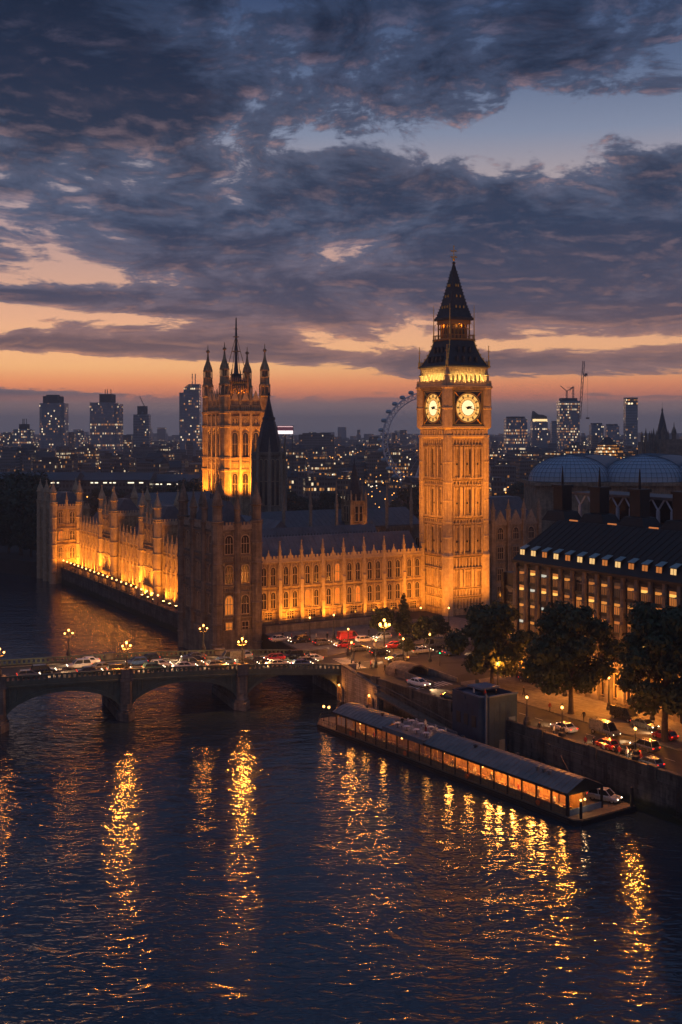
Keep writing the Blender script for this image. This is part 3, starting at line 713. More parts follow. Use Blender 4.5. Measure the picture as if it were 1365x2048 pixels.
# corner pavilion by the bridge: unlit
def pavilion():
    t = thing('palace_pavilion', 'dark unlit square palace pavilion with corner turrets beside the bridge', 'palace', PF(-5, -1, G), PF.r)
    Wd, Dp, H = 9.9, 22, 25.0
    mb = MB(); mb.box(0, Wd, 0, Dp, -7, H); mb.box(-.5, Wd + .5, -.5, Dp + .5, -7, 1.6)
    for z in (4.2, 10.2, 11.6, 17.2, 18.6, 24.2): mb.box(-.45, Wd + .45, -.45, Dp + .45, z, z + .35)
    for z in (3.4, 9.5, 16.4, 23.4): mb.box(-.2, Wd + .2, -.2, Dp + .2, z, z + .2)
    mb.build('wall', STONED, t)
    mb = MB()
    for a, b in ((4.6, 10.1), (12, 17.1), (19, 24.1)):
        for x0, x1 in ((1.2, 1.75), (4.05, 5.85), (8.15, 8.7)): panels(mb, x0, x1, a, b, .55, 0, .22, .14)
    for z in (10.5, 17.5): panels(mb, 1.2, 8.7, z, z + 1.1, .45, 0, .2)
    o = len(mb.v); 
    for a, b in ((4.6, 10.1), (12, 17.1), (19, 24.1)): panels(mb, -20.8, -1.2, a, b, .9, 0, .16, .16)
    for z in (10.5, 17.5): panels(mb, -20.8, -1.2, z, z + 1.1, .5)
    mb.v[o:] = [(y, -x, z) for x, y, z in mb.v[o:]]
    parapet(mb, 0, Wd, -.15, H, 1.7, .9); o = len(mb.v); parapet(mb, -Dp, 0, -.15, H, 1.7, .9); mb.v[o:] = [(y, -x, z) for x, y, z in mb.v[o:]]
    parapet(mb, 0, Wd, Dp + .1, H, 1.7, .9)
    mb.build('tracery', DRESSD, t)
    tm = MB(); tm.lathe(0, 0, turret_profile(1.35, -6, H + 1.5, 9.5), 8); tme = tm.mesh('turret', STONED)
    for x, y in ((0, 0), (Wd, 0), (0, Dp), (Wd, Dp)): inst('turret', tme, t, (x, y, 0))
    tm = MB(); tm.lathe(0, 0, turret_profile(.85, 0, H + 1, 8.0), 8); tme = tm.mesh('turret', STONED)
    for x, y in ((4.95, -.2), (-.2, 7.3), (-.2, 14.6), (4.95, Dp)): inst('turret', tme, t, (x, y, 0))
    for ci, x in enumerate((2.9, 7.0)):
        for z, h in ((5.2, 4.3), (12.4, 4.2), (19.3, 4.2)): window(t, x, z, 2.0, h, True, 2, (ci, z) == (0, 5.2))
        window(t, x, .7, 1.6, 2.6, False, 1, ci == 0)
    for y in (3.6, 11, 18.3):
        for z, h in ((5.2, 4.3), (12.4, 4.2), (19.3, 4.2)): window(t, -0.0, z, 2.0, h, True, 2, False, y, -pi / 2)
    mb = MB(); mb.loft([[(1, 1, H), (Wd - 1, 1, H), (Wd - 1, Dp - 1, H), (1, Dp - 1, H)], [(4.6, 5, H + 6.2), (Wd - 4.6, 5, H + 6.2), (Wd - 4.6, Dp - 5, H + 6.2), (4.6, Dp - 5, H + 6.2)]])
    rf = mb.build('roof', SLATE, t)
    mb = MB()
    for k in range(12): mb.box(4.85, 5.05, 5.2 + k, 5.35 + k, H + 6.2, H + 7.4)
    mb.box(4.9, 5.0, 5.2, 17, H + 6.7, H + 6.8); mb.build('ridge_cresting', IRON, rf)
pavilion()
spot(PF(2, -9, G + .3), PF(2, -1, G + 12), 1100, AMBER, 120, 1, .4)  # added fill beam lifting the unlit pavilion front, no fixture here
spot(PF(-8, 8, 4.8), PF(-5, 8, G + 9), 240, AMBER, 140, 1, .4)  # added weak fill for the pavilion's river face, not a real floodlight
# ================================================================ river range with its two tower bays
RR = gothic_range('river_range', 'long floodlit palace range with many pinnacles above the river terrace', 'palace', PF(6.2, 154, G), PF.r - pi / 2, 132, 13.3, 36, 14, (2.6, 8.0), 1, 6.5, 5.4, 2.6, .03)
def tower_bay(v0, label, h=21.0):
    t = thing('tower_bay', label, 'tower', PF(4.2, v0 + 13, G), PF.r - pi / 2, 'tower bays of the river front')
    mb = MB(); mb.box(0, 13, 0, 11, -1, h)
    for z in (2.6, 8.0, 13.2, 14.4, h - .3): mb.box(-.25, 13.25, -.3, 11.2, z, z + .3)
    mb.build('wall', STONE, t)
    mb = MB(); parapet(mb, 0, 13, -.12, h, 1.6, .8); o = len(mb.v); parapet(mb, 0, 11, -.12, h, 1.6, .8); mb.v[o:] = [(13 - y, x, z) for x, y, z in mb.v[o:]]
    for a, b in ((2.8, 7.9), (8.3, 13.1), (14.8, 20.6)):
        for x0, x1 in ((1.2, 4.6), (4.8, 8.2), (8.4, 11.8)): panels(mb, x0, x1, a, b, .8, 0, .16, .16)
    mb.build('tracery', DRESS, t)
    tm = MB(); tm.lathe(0, 0, turret_profile(1.25, -1, h + 1.2, 8.2), 8); tme = tm.mesh('turret', DRESS)
    for x, y in ((0, 0), (13, 0), (0, 11), (13, 11)): inst('turret', tme, t, (x, y, 0))
    pm = pinnacle_mesh(6, .8)
    for x in (4.7, 8.3): inst('pinnacle', pm, t, (x, -.1, h))
    for x in (2.9, 6.5, 10.1):
        for z in (3.2, 8.7, 15.4): window(t, x, z, 1.3, 3.8, True, 1, False)
    mb = MB(); mb.loft([[(1, 1, h), (12, 1, h), (12, 10, h), (1, 10, h)], [(3.5, 4.4, h + 5), (9.5, 4.4, h + 5), (9.5, 6.6, h + 5), (3.5, 6.6, h + 5)]]); mb.build('roof', SLATE, t)
tower_bay(107, 'farther square tower bay with octagonal turrets on the floodlit river front')
tower_bay(66, 'nearer square tower bay with octagonal turrets on the floodlit river front')
for k in range(26):
    v = 26 + k * 5.05
    if k > 2: spot(PF(3.9, v, G + .2), PF(6.2, v, G + 8), R.uniform(1000, 2100) * 3.1, ORANGE, 150, 1, .25)
for v0 in (66, 107):
    for v in (v0 + 3, v0 + 10): spot(PF(1.8, v, G + 4.4), PF(4.2, v, G + 12), 4800, ORANGE, 140, 1, .25)
    spot(PF(9, v0 - 6, G + 14.6), PF(7, v0, G + 22), 2200, ORANGE, 110, 1, .25)
for k in range(14):
    v = 46 + k * 8
    spot(PF(1.8, v, 8.5), PF(6.2, v, G + 14.5), 5200, ORANGE, 120, 1, .25)
def end_pavilion():
    t = thing('end_pavilion', 'far square palace pavilion with slender turrets at the terrace end', 'palace', PF(-3, 154.2, G), PF.r)
    Wd, Dp, H = 13, 18, 20.6
    mb = MB(); mb.box(0, Wd, 0, Dp, -7, H)
    for z in (2.6, 8, 9.2, 13.6, 14.8, H - .3): mb.box(-.3, Wd + .3, -.3, Dp + .3, z, z + .32)
    mb.build('wall', STONE, t)
    mb = MB(); parapet(mb, 0, Wd, -.15, H, 1.7, .9); o = len(mb.v); parapet(mb, -Dp, 0, -.15, H, 1.7, .9); mb.v[o:] = [(y, -x, z) for x, y, z in mb.v[o:]]
    for a, b in ((3, 7.9), (9.5, 13.5), (15.1, 20.2)):
        for x0, x1 in ((1, 4.8), (5, 8.6)): panels(mb, x0, x1, a, b, .8, 0, .16, .16)
        o = len(mb.v); panels(mb, -17, -1, a, b, .9, 0, .16, .16); mb.v[o:] = [(y, -x, z) for x, y, z in mb.v[o:]]
    mb.build('tracery', DRESS, t)
    tm = MB(); tm.lathe(0, 0, turret_profile(1.3, -6, H + 2, 8.0), 8); tme = tm.mesh('turret', DRESS)
    for x, y in ((0, 0), (9.4, 0), (0, Dp), (Wd, Dp), (0, 9)): inst('turret', tme, t, (x, y, 0))
    inst('pinnacle', pinnacle_mesh(6, .8), t, (4.7, -.1, H))
    for x in (2.7, 6.7):
        for z, h in ((3.2, 3.8), (9.8, 3.0), (15.5, 4.0)): window(t, x, z, 1.7, h, True, 2, x < 3 and z == 9.8)
    for y in (4.5, 13.5):
        for z, h in ((3.2, 3.8), (9.8, 3.0), (15.5, 4.0)): window(t, 0, z, 1.7, h, True, 2, False, y, -pi / 2)
    mb = MB(); mb.loft([[(1, 1, H), (Wd - 1, 1, H), (Wd - 1, Dp - 1, H), (1, Dp - 1, H)], [(4.6, 5, H + 5.5), (Wd - 4.6, 5, H + 5.5), (Wd - 4.6, Dp - 5, H + 5.5), (4.6, Dp - 5, H + 5.5)]]); mb.build('roof', SLATE, t)
    for x, p in ((-1, 4500), (2.6, 6000)): spot(PF(x + .5, 150.2, G + .4), PF(x + .5, 154.2, G + 10), p, ORANGE, 120, 1, .3)
end_pavilion()
# ================================================================ great square tower
def square_tower():
    C = Vector((-55.3, 540, 0)) + PF.u * 11.5 + PF.v * 11.5; C.z = G
    t = thing('square_tower', 'massive floodlit square tower with four crowned corner turrets and mast', 'tower', C, PF.r)
    h = 11.0; Z = lambda z: z - G
    mb = MB(); mb.box(-h, h, -h, h, -1, Z(68.6))
    for z, pr, th in ((62, .9, 1.2), (60.4, .4, .4), (55.6, .6, .6), (40.4, .6, .8), (38.6, .4, .4), (34.8, .5, .7), (22, .5, .6)): mb.box(-h - pr, h + pr, -h - pr, h + pr, Z(z), Z(z + th))
    mb.build('wall', STONE, t)
    mb = MB()
    for f in (0, 3):
        o = len(mb.v)
        for x in (-8, -2.75, 2.75, 8): mb.box(x - .55, x + .55, -h - .7, -h + .1, -1, Z(62))
        for cx in (-5.4, 0, 5.4):
            for a, b in ((56.3, 60.3), (35.6, 38.4), (39.1, 40.3)): panels(mb, cx - 2, cx + 2, Z(a), Z(b), .8, -h, .3, .25)
            panels(mb, cx - 2, cx + 2, Z(63.3), Z(66), .9, -h, .3, .25)
            mb.loft([[(cx - 2.3, y, Z(53.4)), (cx - 2.3, y, Z(55.6)), (cx + 2.3, y, Z(55.6)), (cx + 2.3, y, Z(53.4)), (cx, y, Z(55.2))] for y in (-h - .4, -h)])
            # crowned gablets of the parapet
            mb.loft([[(cx - 1.9, y, Z(68.4)), (cx + 1.9, y, Z(68.4)), (cx + .9, y, Z(70.8)), (cx, y, Z(73)), (cx - .9, y, Z(70.8))] for y in (-h - .3, -h + .2)])
            for e in (-2.6, 2.6): mb.box(cx + e - .3, cx + e + .3, -h - .35, -h + .3, Z(66), Z(72)); mb.loft([[(cx + e - .3, -h - .35, Z(72)), (cx + e + .3, -h - .35, Z(72)), (cx + e + .3, -h + .3, Z(72)), (cx + e - .3, -h + .3, Z(72))], [(cx + e - .02, -h - .04, Z(74.5)), (cx + e + .02, -h - .04, Z(74.5)), (cx + e + .02, -h, Z(74.5)), (cx + e - .02, -h, Z(74.5))]])
        a = f * pi / 2; cs, sn = cos(a), sin(a); mb.v[o:] = [(x * cs - y * sn, x * sn + y * cs, z) for x, y, z in mb.v[o:]]
    mb.build('tracery', DRESS, t)
    for f in (0, 3):
        rz = f * pi / 2; cs, sn = cos(rz), sin(rz)
        for cx in (-5.4, 0, 5.4):
            for z, hh, w in ((41.4, 11.6, 2.9), (23, 10.6, 2.9)):
                y = -h - .05; window(t, cx * cs - y * sn, Z(z), w, hh, True, 1, False, cx * sn + y * cs, rz)
            for e in (-.7, .7):
                y = -h - .05; window(t, (cx + e) * cs - y * sn, Z(56.9), .8, 2.6, True, 0, False, (cx + e) * sn + y * cs, rz)
    # corner turrets with open stages
    tm = MB()
    p = [(2.45, -1)]
    for z in (22, 34.8, 40.4, 55.6, 62): p += [(2.3, Z(z - .2)), (2.6, Z(z)), (2.6, Z(z + .9)), (2.3, Z(z + 1.2))]
    p += [(2.2, Z(70)), (2.45, Z(70.3)), (2.45, Z(70.9)), (1.2, Z(71))]
    p += [(1.2, Z(75)), (2.35, Z(75.2)), (2.35, Z(76)), (2.0, Z(76.4)), (1.9, Z(79.3)), (2.1, Z(79.6)), (1.0, Z(79.8)), (1.0, Z(82.4)), (2.0, Z(82.6)), (2.0, Z(83.2)), (1.85, Z(83.6)), (1.75, Z(84.4)), (1.15, Z(86.2)), (.65, Z(88)), (.4, Z(90)), (.3, Z(91.6)), (.75, Z(92)), (.75, Z(92.8)), (.2, Z(93.2)), (.1, Z(95.5))]
    tm.lathe(0, 0, p, 8)
    for a in range(8):
        q = a * pi / 4 + pi / 8; tm.bar((2.1 * cos(q), 2.1 * sin(q), Z(70.9)), (2.1 * cos(q), 2.1 * sin(q), Z(75.3)), .26); tm.bar((1.75 * cos(q), 1.75 * sin(q), Z(79.4)), (1.75 * cos(q), 1.75 * sin(q), Z(82.7)), .2)
    tm.v = [(x * 1.16, y * 1.16, z) for x, y, z in tm.v]; tme = tm.mesh('corner_turret', STONE)
    for sx in (-1, 1):
        for sy in (-1, 1): inst('corner_turret', tme, t, (sx * (h - .6), sy * (h - .6), 0))
    # iron crown and flag mast
    mb = MB(); mb.lathe(0, 0, [(5.0, Z(68)), (5.0, Z(69.5)), (3.6, Z(72)), (3.3, Z(76.5)), (3.9, Z(77)), (3.9, Z(77.8)), (2.2, Z(78.4)), (1.9, Z(80.5)), (2.4, Z(81)), (.9, Z(81.6)), (.5, Z(88)), (.4, Z(100)), (.2, Z(108.5))], 4, sq=True)
    mb.build('mast_base', SPIRE, t)
    mb = MB()
    for sx in (-1, 1):
        for sy in (-1, 1):
            mb.bar((sx * 4.4, sy * 4.4, Z(78)), (sx * .4, sy * .4, Z(98)), .16); mb.lathe(sx * 4.3, sy * 4.3, [(.35, Z(72)), (.35, Z(80)), (.1, Z(83.5))], 6)
    for z, r in ((92, 1.5), (99, 1.1)): mb.lathe(0, 0, [(r, Z(z)), (r, Z(z + .4))], 4, sq=True)
    for k in range(9):
        for s in (-1, 1): mb.bar((-4.2 + k * 1.05, s * 4.3, Z(76.8)), (-4.2 + k * 1.05, s * 4.3, Z(79.4)), .12); mb.bar((s * 4.3, -4.2 + k * 1.05, Z(76.8)), (s * 4.3, -4.2 + k * 1.05, Z(79.4)), .12)
        for s in (-1, 1): mb.bar((-4.2 + k * 1.05, s * 4.45, Z(71)), (-4.2 + k * 1.05, s * 4.35, Z(75.5)), .1)
    mb.cbox(0, 0, Z(103), 2.6, .2, .25); mb.cbox(0, 0, Z(103), .2, 2.6, .25)
    mb.build('mast_stay', MATS['bronzed_iron'] if 'bronzed_iron' in MATS else IRON, t)
    gl = MB()
    for cx in (-2.8, 0, 2.8):
        for y in (-4.75,):
            for k in range(8):
                a0, a1 = 2 * pi * k / 8, 2 * pi * (k + 1) / 8; gl.bar((cx + .9 * cos(a0), y, Z(72.6) + 1.5 * sin(a0)), (cx + .9 * cos(a1), y, Z(72.6) + 1.5 * sin(a1)), .14)
    o = len(gl.v); 
    gl.add([(y, x, z) for x, y, z in gl.v[:o]], gl.f[:])
    gl.build('gilt_crown', GOLD, t)
    for x in (-7, 0, 7):
        p = lambda u, v, z: (u, v, Z(z))
        spot(p(x, -h - 9, 21), p(x, -h, 38), 80000, ORANGE, 100, 1, .5, t); spot(p(-h - 9, x, 21), p(-h, x, 38), 80000, ORANGE, 100, 1, .5, t)
    for x in (-5, 5): spot(p(x, -h - 16, 30), p(x, -h, 60), 15000, ORANGE, 60, 1, .5, t); spot(p(-h - 16, x, 30), p(-h, x, 60), 15000, ORANGE, 60, 1, .5, t)
    for x, y in ((-5.5, -7.5), (0, -7.5), (5.5, -7.5), (-7.5, 5.5), (-7.5, 0)): spot((x, y, Z(69.5)), (x * .5, y * .5, Z(75)), 2200, ORANGE, 120, 1, .3, t)
    for sx, sy in ((-1, -1), (1, -1), (-1, 1)): spot((sx * 7.5, sy * 7.5, Z(69)), (sx * 10, sy * 10, Z(76)), 1100, ORANGE, 110, 1, .3, t)
square_tower()
# ================================================================ dark octagonal spire of the central hall
def central_spire():
    c = at(538, 1000, 430); t = thing('spire_tower', 'dark octagonal stone tower with tapering spire before the floodlit square tower', 'tower', (c.x, c.y, G), PF.r)
    Z = lambda z: z - G
    mb = MB(); mb.lathe(0, 0, [(6.6, 0), (6.6, Z(22)), (6.9, Z(22.3)), (6.9, Z(23.2)), (5.9, Z(23.6)), (5.9, Z(44)), (6.4, Z(44.6)), (6.4, Z(45.6)), (4.9, Z(45.8))], 8)
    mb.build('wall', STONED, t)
    mb = MB()
    for a in range(8):
        q = a * pi / 4 + pi / 8; mb.bar((6.1 * cos(q), 6.1 * sin(q), Z(22)), (5.9 * cos(q), 5.9 * sin(q), Z(46)), .7); mb.bar((6.0 * cos(q), 6.0 * sin(q), Z(46)), (6.0 * cos(q), 6.0 * sin(q), Z(51.5)), .55, 4, .04)
        mb.bar((6.2 * cos(q), 6.2 * sin(q), Z(23.5)), (6.2 * cos(q), 6.2 * sin(q), Z(23.5)), .3)
    mb.build('corner_rib', DRESSD, t)
    for a in range(8):
        q = a * pi / 4; r = 5.45
        for e in (-.95, .95):
            window(t, r * cos(q) - e * sin(q), Z(26), 1.25, 17, True, 0, False, r * sin(q) + e * cos(q), q + pi / 2)
    mb = MB(); mb.lathe(0, 0, [(4.9, Z(45.6)), (4.6, Z(47)), (3.2, Z(54.5)), (2.2, Z(57.5)), (2.4, Z(57.9)), (2.4, Z(58.6)), (1.9, Z(58.9)), (.5, Z(65.2)), (.2, Z(67)), (.5, Z(67.4)), (.1, Z(68)), (.06, Z(70.2))], 8)
    for a in range(8):
        q = a * pi / 4 + pi / 8
        for k in range(14):
            u = k / 14; r = 4.7 - 2.5 * u; mb.cbox(r * cos(q), r * sin(q), Z(46.5 + 11 * u), .3, .3, .4)
    mb.build('spire', SPIRE, t)
central_spire()
# small floodlit ventilation tower with dark spirelet
def small_tower():
    c = at(709, 1060, 345); t = thing('spirelet_tower', 'small pale square tower with dark spirelet behind the palace range', 'tower', (c.x, c.y, G), PF.r)
    Z = lambda z: z - G
    mb = MB(); mb.box(-2.6, 2.6, -2.6, 2.6, -1, Z(32.6))
    for z in (25.4, 32.2): mb.box(-2.85, 2.85, -2.85, 2.85, Z(z), Z(z + .5))
    for s in (-1, 1):
        for q in (-1, 1): mb.box(s * 2.5 - .35, s * 2.5 + .35, q * 2.5 - .35, q * 2.5 + .35, 0, Z(33))
    mb.build('wall', STONE, t)
    mb = MB(); pv = pinnacle_mesh(2.8, .5)
    for s in (-1, 1):
        for q in (-1, 1): inst('pinnacle', pv, t, (s * 2.5, q * 2.5, Z(33)))
    for x in (-.9, .9): inst('pinnacle', pv, t, (x, -2.6, Z(32.4)), 0, .8); inst('pinnacle', pv, t, (-2.6, x, Z(32.4)), 0, .8)
    for x in (-.75, .75): window(t, x, Z(26.6), 1.0, 4.4, False, 0, False, -2.6); window(t, -2.6, Z(26.6), 1.0, 4.4, False, 0, False, x, -pi / 2)
    for x in (-.75, .75): window(t, x, Z(22.4), .9, 2.4, False, 0, False, -2.6)
    mb = MB(); mb.lathe(0, 0, [(2.5, Z(32.6)), (2.3, Z(35)), (1.9, Z(36.2)), (1.0, Z(40)), (.35, Z(43.2)), (.1, Z(44)), (.2, Z(44.3)), (.03, Z(45.4))], 8); mb.build('spirelet', SPIRE, t)
    spot((0, -7, Z(20.5)), (0, -2, Z(29)), 520, AMBER, 90, 1, .3, t); spot((-7, 0, Z(22)), (-2, 0, Z(29)), 250, AMBER, 90, 1, .3, t)
small_tower()
# roofs, hall and courts behind the two ranges
def ridged_block(name, label, fr_uv, L, Wd, H, rh, mat, rmat, rz=0, pins=0, cat='palace', pin_h=6):
    t = thing(name, label, cat, PF(*fr_uv, G), PF.r + rz)
    mb = MB(); mb.box(0, L, 0, Wd, -1, H); mb.box(-.2, L + .2, -.25, Wd + .25, H - .6, H); 
    n = int(L / 4)
    for k in range(n + 1): mb.box(k * L / n - .4, k * L / n + .4, -.7, 0, -1, H - .8)
    mb.build('wall', mat, t)
    mb = MB(); mb.xprism([(0, H - .1), (0, H + .3), (Wd / 2, H + rh), (Wd, H + .3), (Wd, H - .1)], -.05, L + .05)
    for k in range(int(L / 1.6)): mb.xprism([(-.02, H + .36), (Wd / 2, H + rh + .07), (Wd / 2, H + rh - .1), (.02, H + .2)], k * 1.6 + .5, k * 1.6 + .62)
    mb.build('roof', rmat, t)
    if pins:
        pm = pinnacle_mesh(pin_h, .7, DRESSD)
        for k in range(pins): inst('pinnacle', pm, t, (L * (k + .5) / pins, -.3, H - .6))
    for k in range(n): window(t, (k + .5) * L / n, H * .35, 1.4, H * .45, True, 1, False)
    return t
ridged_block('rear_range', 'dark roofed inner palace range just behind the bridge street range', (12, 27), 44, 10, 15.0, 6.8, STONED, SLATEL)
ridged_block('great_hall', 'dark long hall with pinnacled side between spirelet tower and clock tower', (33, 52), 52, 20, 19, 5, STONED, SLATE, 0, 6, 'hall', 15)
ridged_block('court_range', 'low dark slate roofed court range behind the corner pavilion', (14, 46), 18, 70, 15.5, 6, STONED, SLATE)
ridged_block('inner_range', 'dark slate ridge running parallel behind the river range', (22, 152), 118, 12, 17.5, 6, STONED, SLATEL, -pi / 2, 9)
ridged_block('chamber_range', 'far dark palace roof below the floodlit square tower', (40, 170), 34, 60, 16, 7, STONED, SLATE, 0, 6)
# lamps burning on the roof beyond the range
t = thing('roof_lamp', 'pair of bright amber lamps on the roof beside the spirelet tower', 'lamp', at(742, 1053, 338))
mb = MB(); mb.box(-.9, -.7, -.1, .1, -3, -.3); mb.box(.7, .9, -.1, .1, -3, -.3); mb.box(-1.1, 1.1, -.15, .15, -1.0, -.8); mb.build('bracket', IRON, t)
for x in (-.8, .8): b = MB(); b.ball((x, 0, 0), .42); b.build('lamp_globe', BULB, t)
point(tuple(at(742, 1053, 336.5)), 900, ORANGE, .4)
# gothic block right of the clock tower
def side_block():
    c = at(985, 1200, 318); t = thing('gothic_block', 'dim Gothic stone block with gables behind the clock tower', 'building', (c.x, c.y, G), PF.r)
    H = 22
    mb = MB(); mb.box(0, 16, 0, 22, -1, H)
    for z in (5, 11, 17, H - .4): mb.box(-.2, 16.2, -.3, 22.2, z, z + .35)
    for x in (0, 5.3, 10.6, 16): mb.box(x - .5, x + .5, -.8, 0, -1, H + 1)
    mb.build('wall', STONE2, t)
    mb = MB()
    for x in (2.65, 8, 13.3): mb.loft([[(x - 2.2, y, H), (x + 2.2, y, H), (x, y, H + 4)] for y in (-.3, .3)])
    parapet(mb, 0, 16, -.1, H, 1.2, .9); mb.build('gable', DRESSD, t)
    for x in (2.65, 8, 13.3):
        for z in (1.5, 6.4, 12.4, 17.8): window(t, x, z, 2.0, 3.2, z > 16, 2, (x, z) in ((13.3, 6.4), (8, 1.5), (13.3, 12.4)))
    for x in (0, 5.3, 10.6, 16): inst('pinnacle', pinnacle_mesh(6, .9, DRESSD), t, (x, -.3, H + 1))
    mb = MB(); mb.xprism([(1, H), (1, H + .5), (8, H + 7), (14, H + 7), (21, H + .5), (21, H)], .5, 15.5); mb.build('roof', SLATE, t)
    spot((9, -8, 1), (9, 0, 7), 1500, ORANGE, 120, 1, .3, t)
side_block()
# ================================================================ bridge
GREEN = rough_mat('bridge_green_paint', (.10, .14, .125), (.055, .08, .07), .8, .5, .2)
PIERST = stone_mat('pier_granite', (.24, .225, .205), (.11, .105, .10), .45, 1.3, .65)
def bridge():
    t = thing('river_bridge', 'low green arched road bridge on stone piers reaching the palace bank', 'bridge', BF(0, 0, 0), BF.r)
    SP = [0, 20.7, 42.9, 65.4, 88]; n = 44; Lx = 88.0
    xs = [-Lx * k / n for k in range(n + 1)]
    mb = MB(); rows = [(0, -.7), (0, 0.14), (1.7, .14), (1.72, 0), (14.28, 0), (14.3, .14), (16, .14), (16, -.7)]
    mb.loft([[(x, y, bz(-x) + dz) for y, dz in rows] for x in xs]); mb.build('deck', ASPH, t)
    mb = MB()
    for y0, y1 in ((1.66, 1.78), (14.22, 14.34)):
        mb.loft([[(x, y, bz(-x) + dz) for y, dz in ((y0, .02), (y0, .17), (y1, .17), (y1, .02))] for x in xs])
    mb.build('kerb', PAVE, t)
    mb = MB()
    for k in range(18):
        x = -3 - k * 5; mb.add([(x, 7.93, bz(-x) + .012), (x, 8.07, bz(-x) + .012), (x - 2.4, 8.07, bz(2.4 - x) + .012), (x - 2.4, 7.93, bz(2.4 - x) + .012)], [(0, 1, 2, 3)])
    mb.build('centre_line', PAINT, t)
    for y in (-.05, 15.85):               # pierced parapets
        mb = MB()
        for z0, z1, ex in ((-.9, -.55, .22), (-.55, .34, .06), (.98, 1.22, .1)):
            mb.loft([[(x, yy, bz(-x) + dz) for yy, dz in ((y - ex, z0), (y - ex, z1), (y + .2 + ex, z1), (y + .2 + ex, z0))] for x in xs])
        k = 0; x = -.3
        while x > -Lx:
            mb.box(x - .42, x, y, y + .2, bz(-x) + .3, bz(-x) + 1.0); x -= .9
        mb.build('parapet', GREEN, t)
    for a, b in zip(SP, SP[1:]):          # iron arch ribs with pierced spandrels
        a, b = a + 1.1, b - 1.1
        def arc(s): u = (s - a) / (b - a); return 2.6 + 3.9 * (1 - (2 * u - 1) ** 2) ** .62
        ss = [a + (b - a) * (1 - cos(pi * k / 20)) / 2 for k in range(21)]
        for y in (0, 2.7, 5.3, 8, 10.7, 13.3, 15.6):
            mb = MB(); mb.loft([[(-s, yy, arc(s) + dz) for yy, dz in ((y, -.35), (y, .35), (y + .4, .35), (y + .4, -.35))] for s in ss])
            if y in (0, 15.6):
                for s in ss[1:5] + ss[16:20]:
                    if bz(s) - .9 - arc(s) > .5: mb.bar((-s, y + .2, arc(s)), (-s, y + .2, bz(s) - .6), .12)
                mb.loft([[(-s, yy, z) for yy, z in ((y + .15, arc(s)), (y + .15, bz(s) - .7), (y + .25, bz(s) - .7), (y + .25, arc(s)))] for s in ss if bz(s) - .75 > arc(s)])
            mb.build('arch_rib', GREEN, t)
    for s in SP[1:]:
        mb = MB(); w = 1.15
        mb.poly([(-s - w - .5, 0), (-s, -2.4), (-s + w + .5, 0), (-s + w + .5, 16), (-s, 18.4), (-s - w - .5, 16)], -2, 1.5)
        mb.poly([(-s - w - .2, 0), (-s, -1.9), (-s + w + .2, 0), (-s + w + .2, 16), (-s, 17.9), (-s - w - .2, 16)], 1.5, 2.0)
        mb.poly([(-s - w, 0), (-s, -1.0), (-s + w, 0), (-s + w, 16), (-s, 17.0), (-s - w, 16)], 2.0, 3.0)
        mb.poly([(-s - w * .95, -.1), (-s - .6, -.75), (-s + .6, -.75), (-s + w * .95, -.1), (-s + w * .95, 16.1), (-s + .6, 16.75), (-s - .6, 16.75), (-s - w * .95, 16.1)], 3.0, bz(s) - .9)
        for y0, y1 in ((-.95, .35), (15.65, 16.95)):
            mb.box(-s - 1.2, -s + 1.2, y0, y1, bz(s) - .9, bz(s) - .5); mb.box(-s - 1.0, -s + 1.0, y0 + .1, y1, bz(s) - .5, bz(s) + 1.2); mb.box(-s - 1.1, -s + 1.1, y0, y1, bz(s) + 1.2, bz(s) + 1.42)
        mb.build('pier', PIERST, t)
    mb = MB(); mb.box(-.2, 2.6, -.6, 16.6, -2, 5.2); mb.box(-.3, 2.8, -.75, .3, 5.2, 7.1); mb.box(-.3, 2.8, 15.7, 16.75, 5.2, 7.1); mb.build('abutment', PIERST, t)
bridge()
# wing wall and steps at the bridge foot
t = thing('wing_wall', 'pale coursed stone wing wall sloping down from the bridge end', 'wall', EF(-.3, -.8, 0), EF.r)
mb = MB(); mb.loft([[(x, 0, -1.5), (x, 0, 7.0), (x, -12.5, 4.9), (x, -12.5, -1.5)] for x in (-.35, .35)]); mb.build('wall_face', stone_mat('pale_rubble_wall', (.42, .37, .32), (.22, .19, .165), .3, 1.0, .42), t)
mb = MB(); mb.loft([[(x, .1, 7.0), (x, .1, 7.3), (x, -12.6, 5.2), (x, -12.6, 4.9)] for x in (-.5, .5)]); mb.build('coping', PIERST, t)
# ---------------------------------------------------------------- lamps
def globe(parent, c, r=.26, mat=BULB):
    b = MB(); b.ball((0, 0, 0), r, 8, 6); return b.build('globe', mat, parent, c, 0, True)
def lamp_root(name, label, loc, h, triple, group, cat='street lamp', foot=.45):
    t = thing(name, label, cat, loc, 0, group)
    mb = MB(); mb.lathe(0, 0, [(foot, 0), (foot, .5), (foot * .7, .7), (foot * .62, 1.2), (.16, 1.4), (.12, h * .55), (.17, h * .57), (.1, h * .6), (.08, h - .35)], 8)
    if triple:
        for s in (-1, 1): mb.bar((0, 0, h - 1.4), (s * .75, 0, h - 1.25), .06); mb.bar((s * .75, 0, h - 1.25), (s * .75, 0, h - .95), .06)
    mb.build('post', IRON, t)
    globe(t, (0, 0, h - .1), .21)
    mb = MB(); mb.lathe(0, 0, [(.2, h + .18), (.24, h + .22), (.05, h + .45), (.03, h + .6)], 6); mb.build('lamp_cap', IRON, t)
    if triple:
        for s in (-1, 1): globe(t, (s * .75, 0, h - .72), .18)
    return t
BL = lamp_root('bridge_lamp', '', (0, 0, -50), 5.0, True, 'triple lamps on the bridge piers')
blabels = {}
first = True
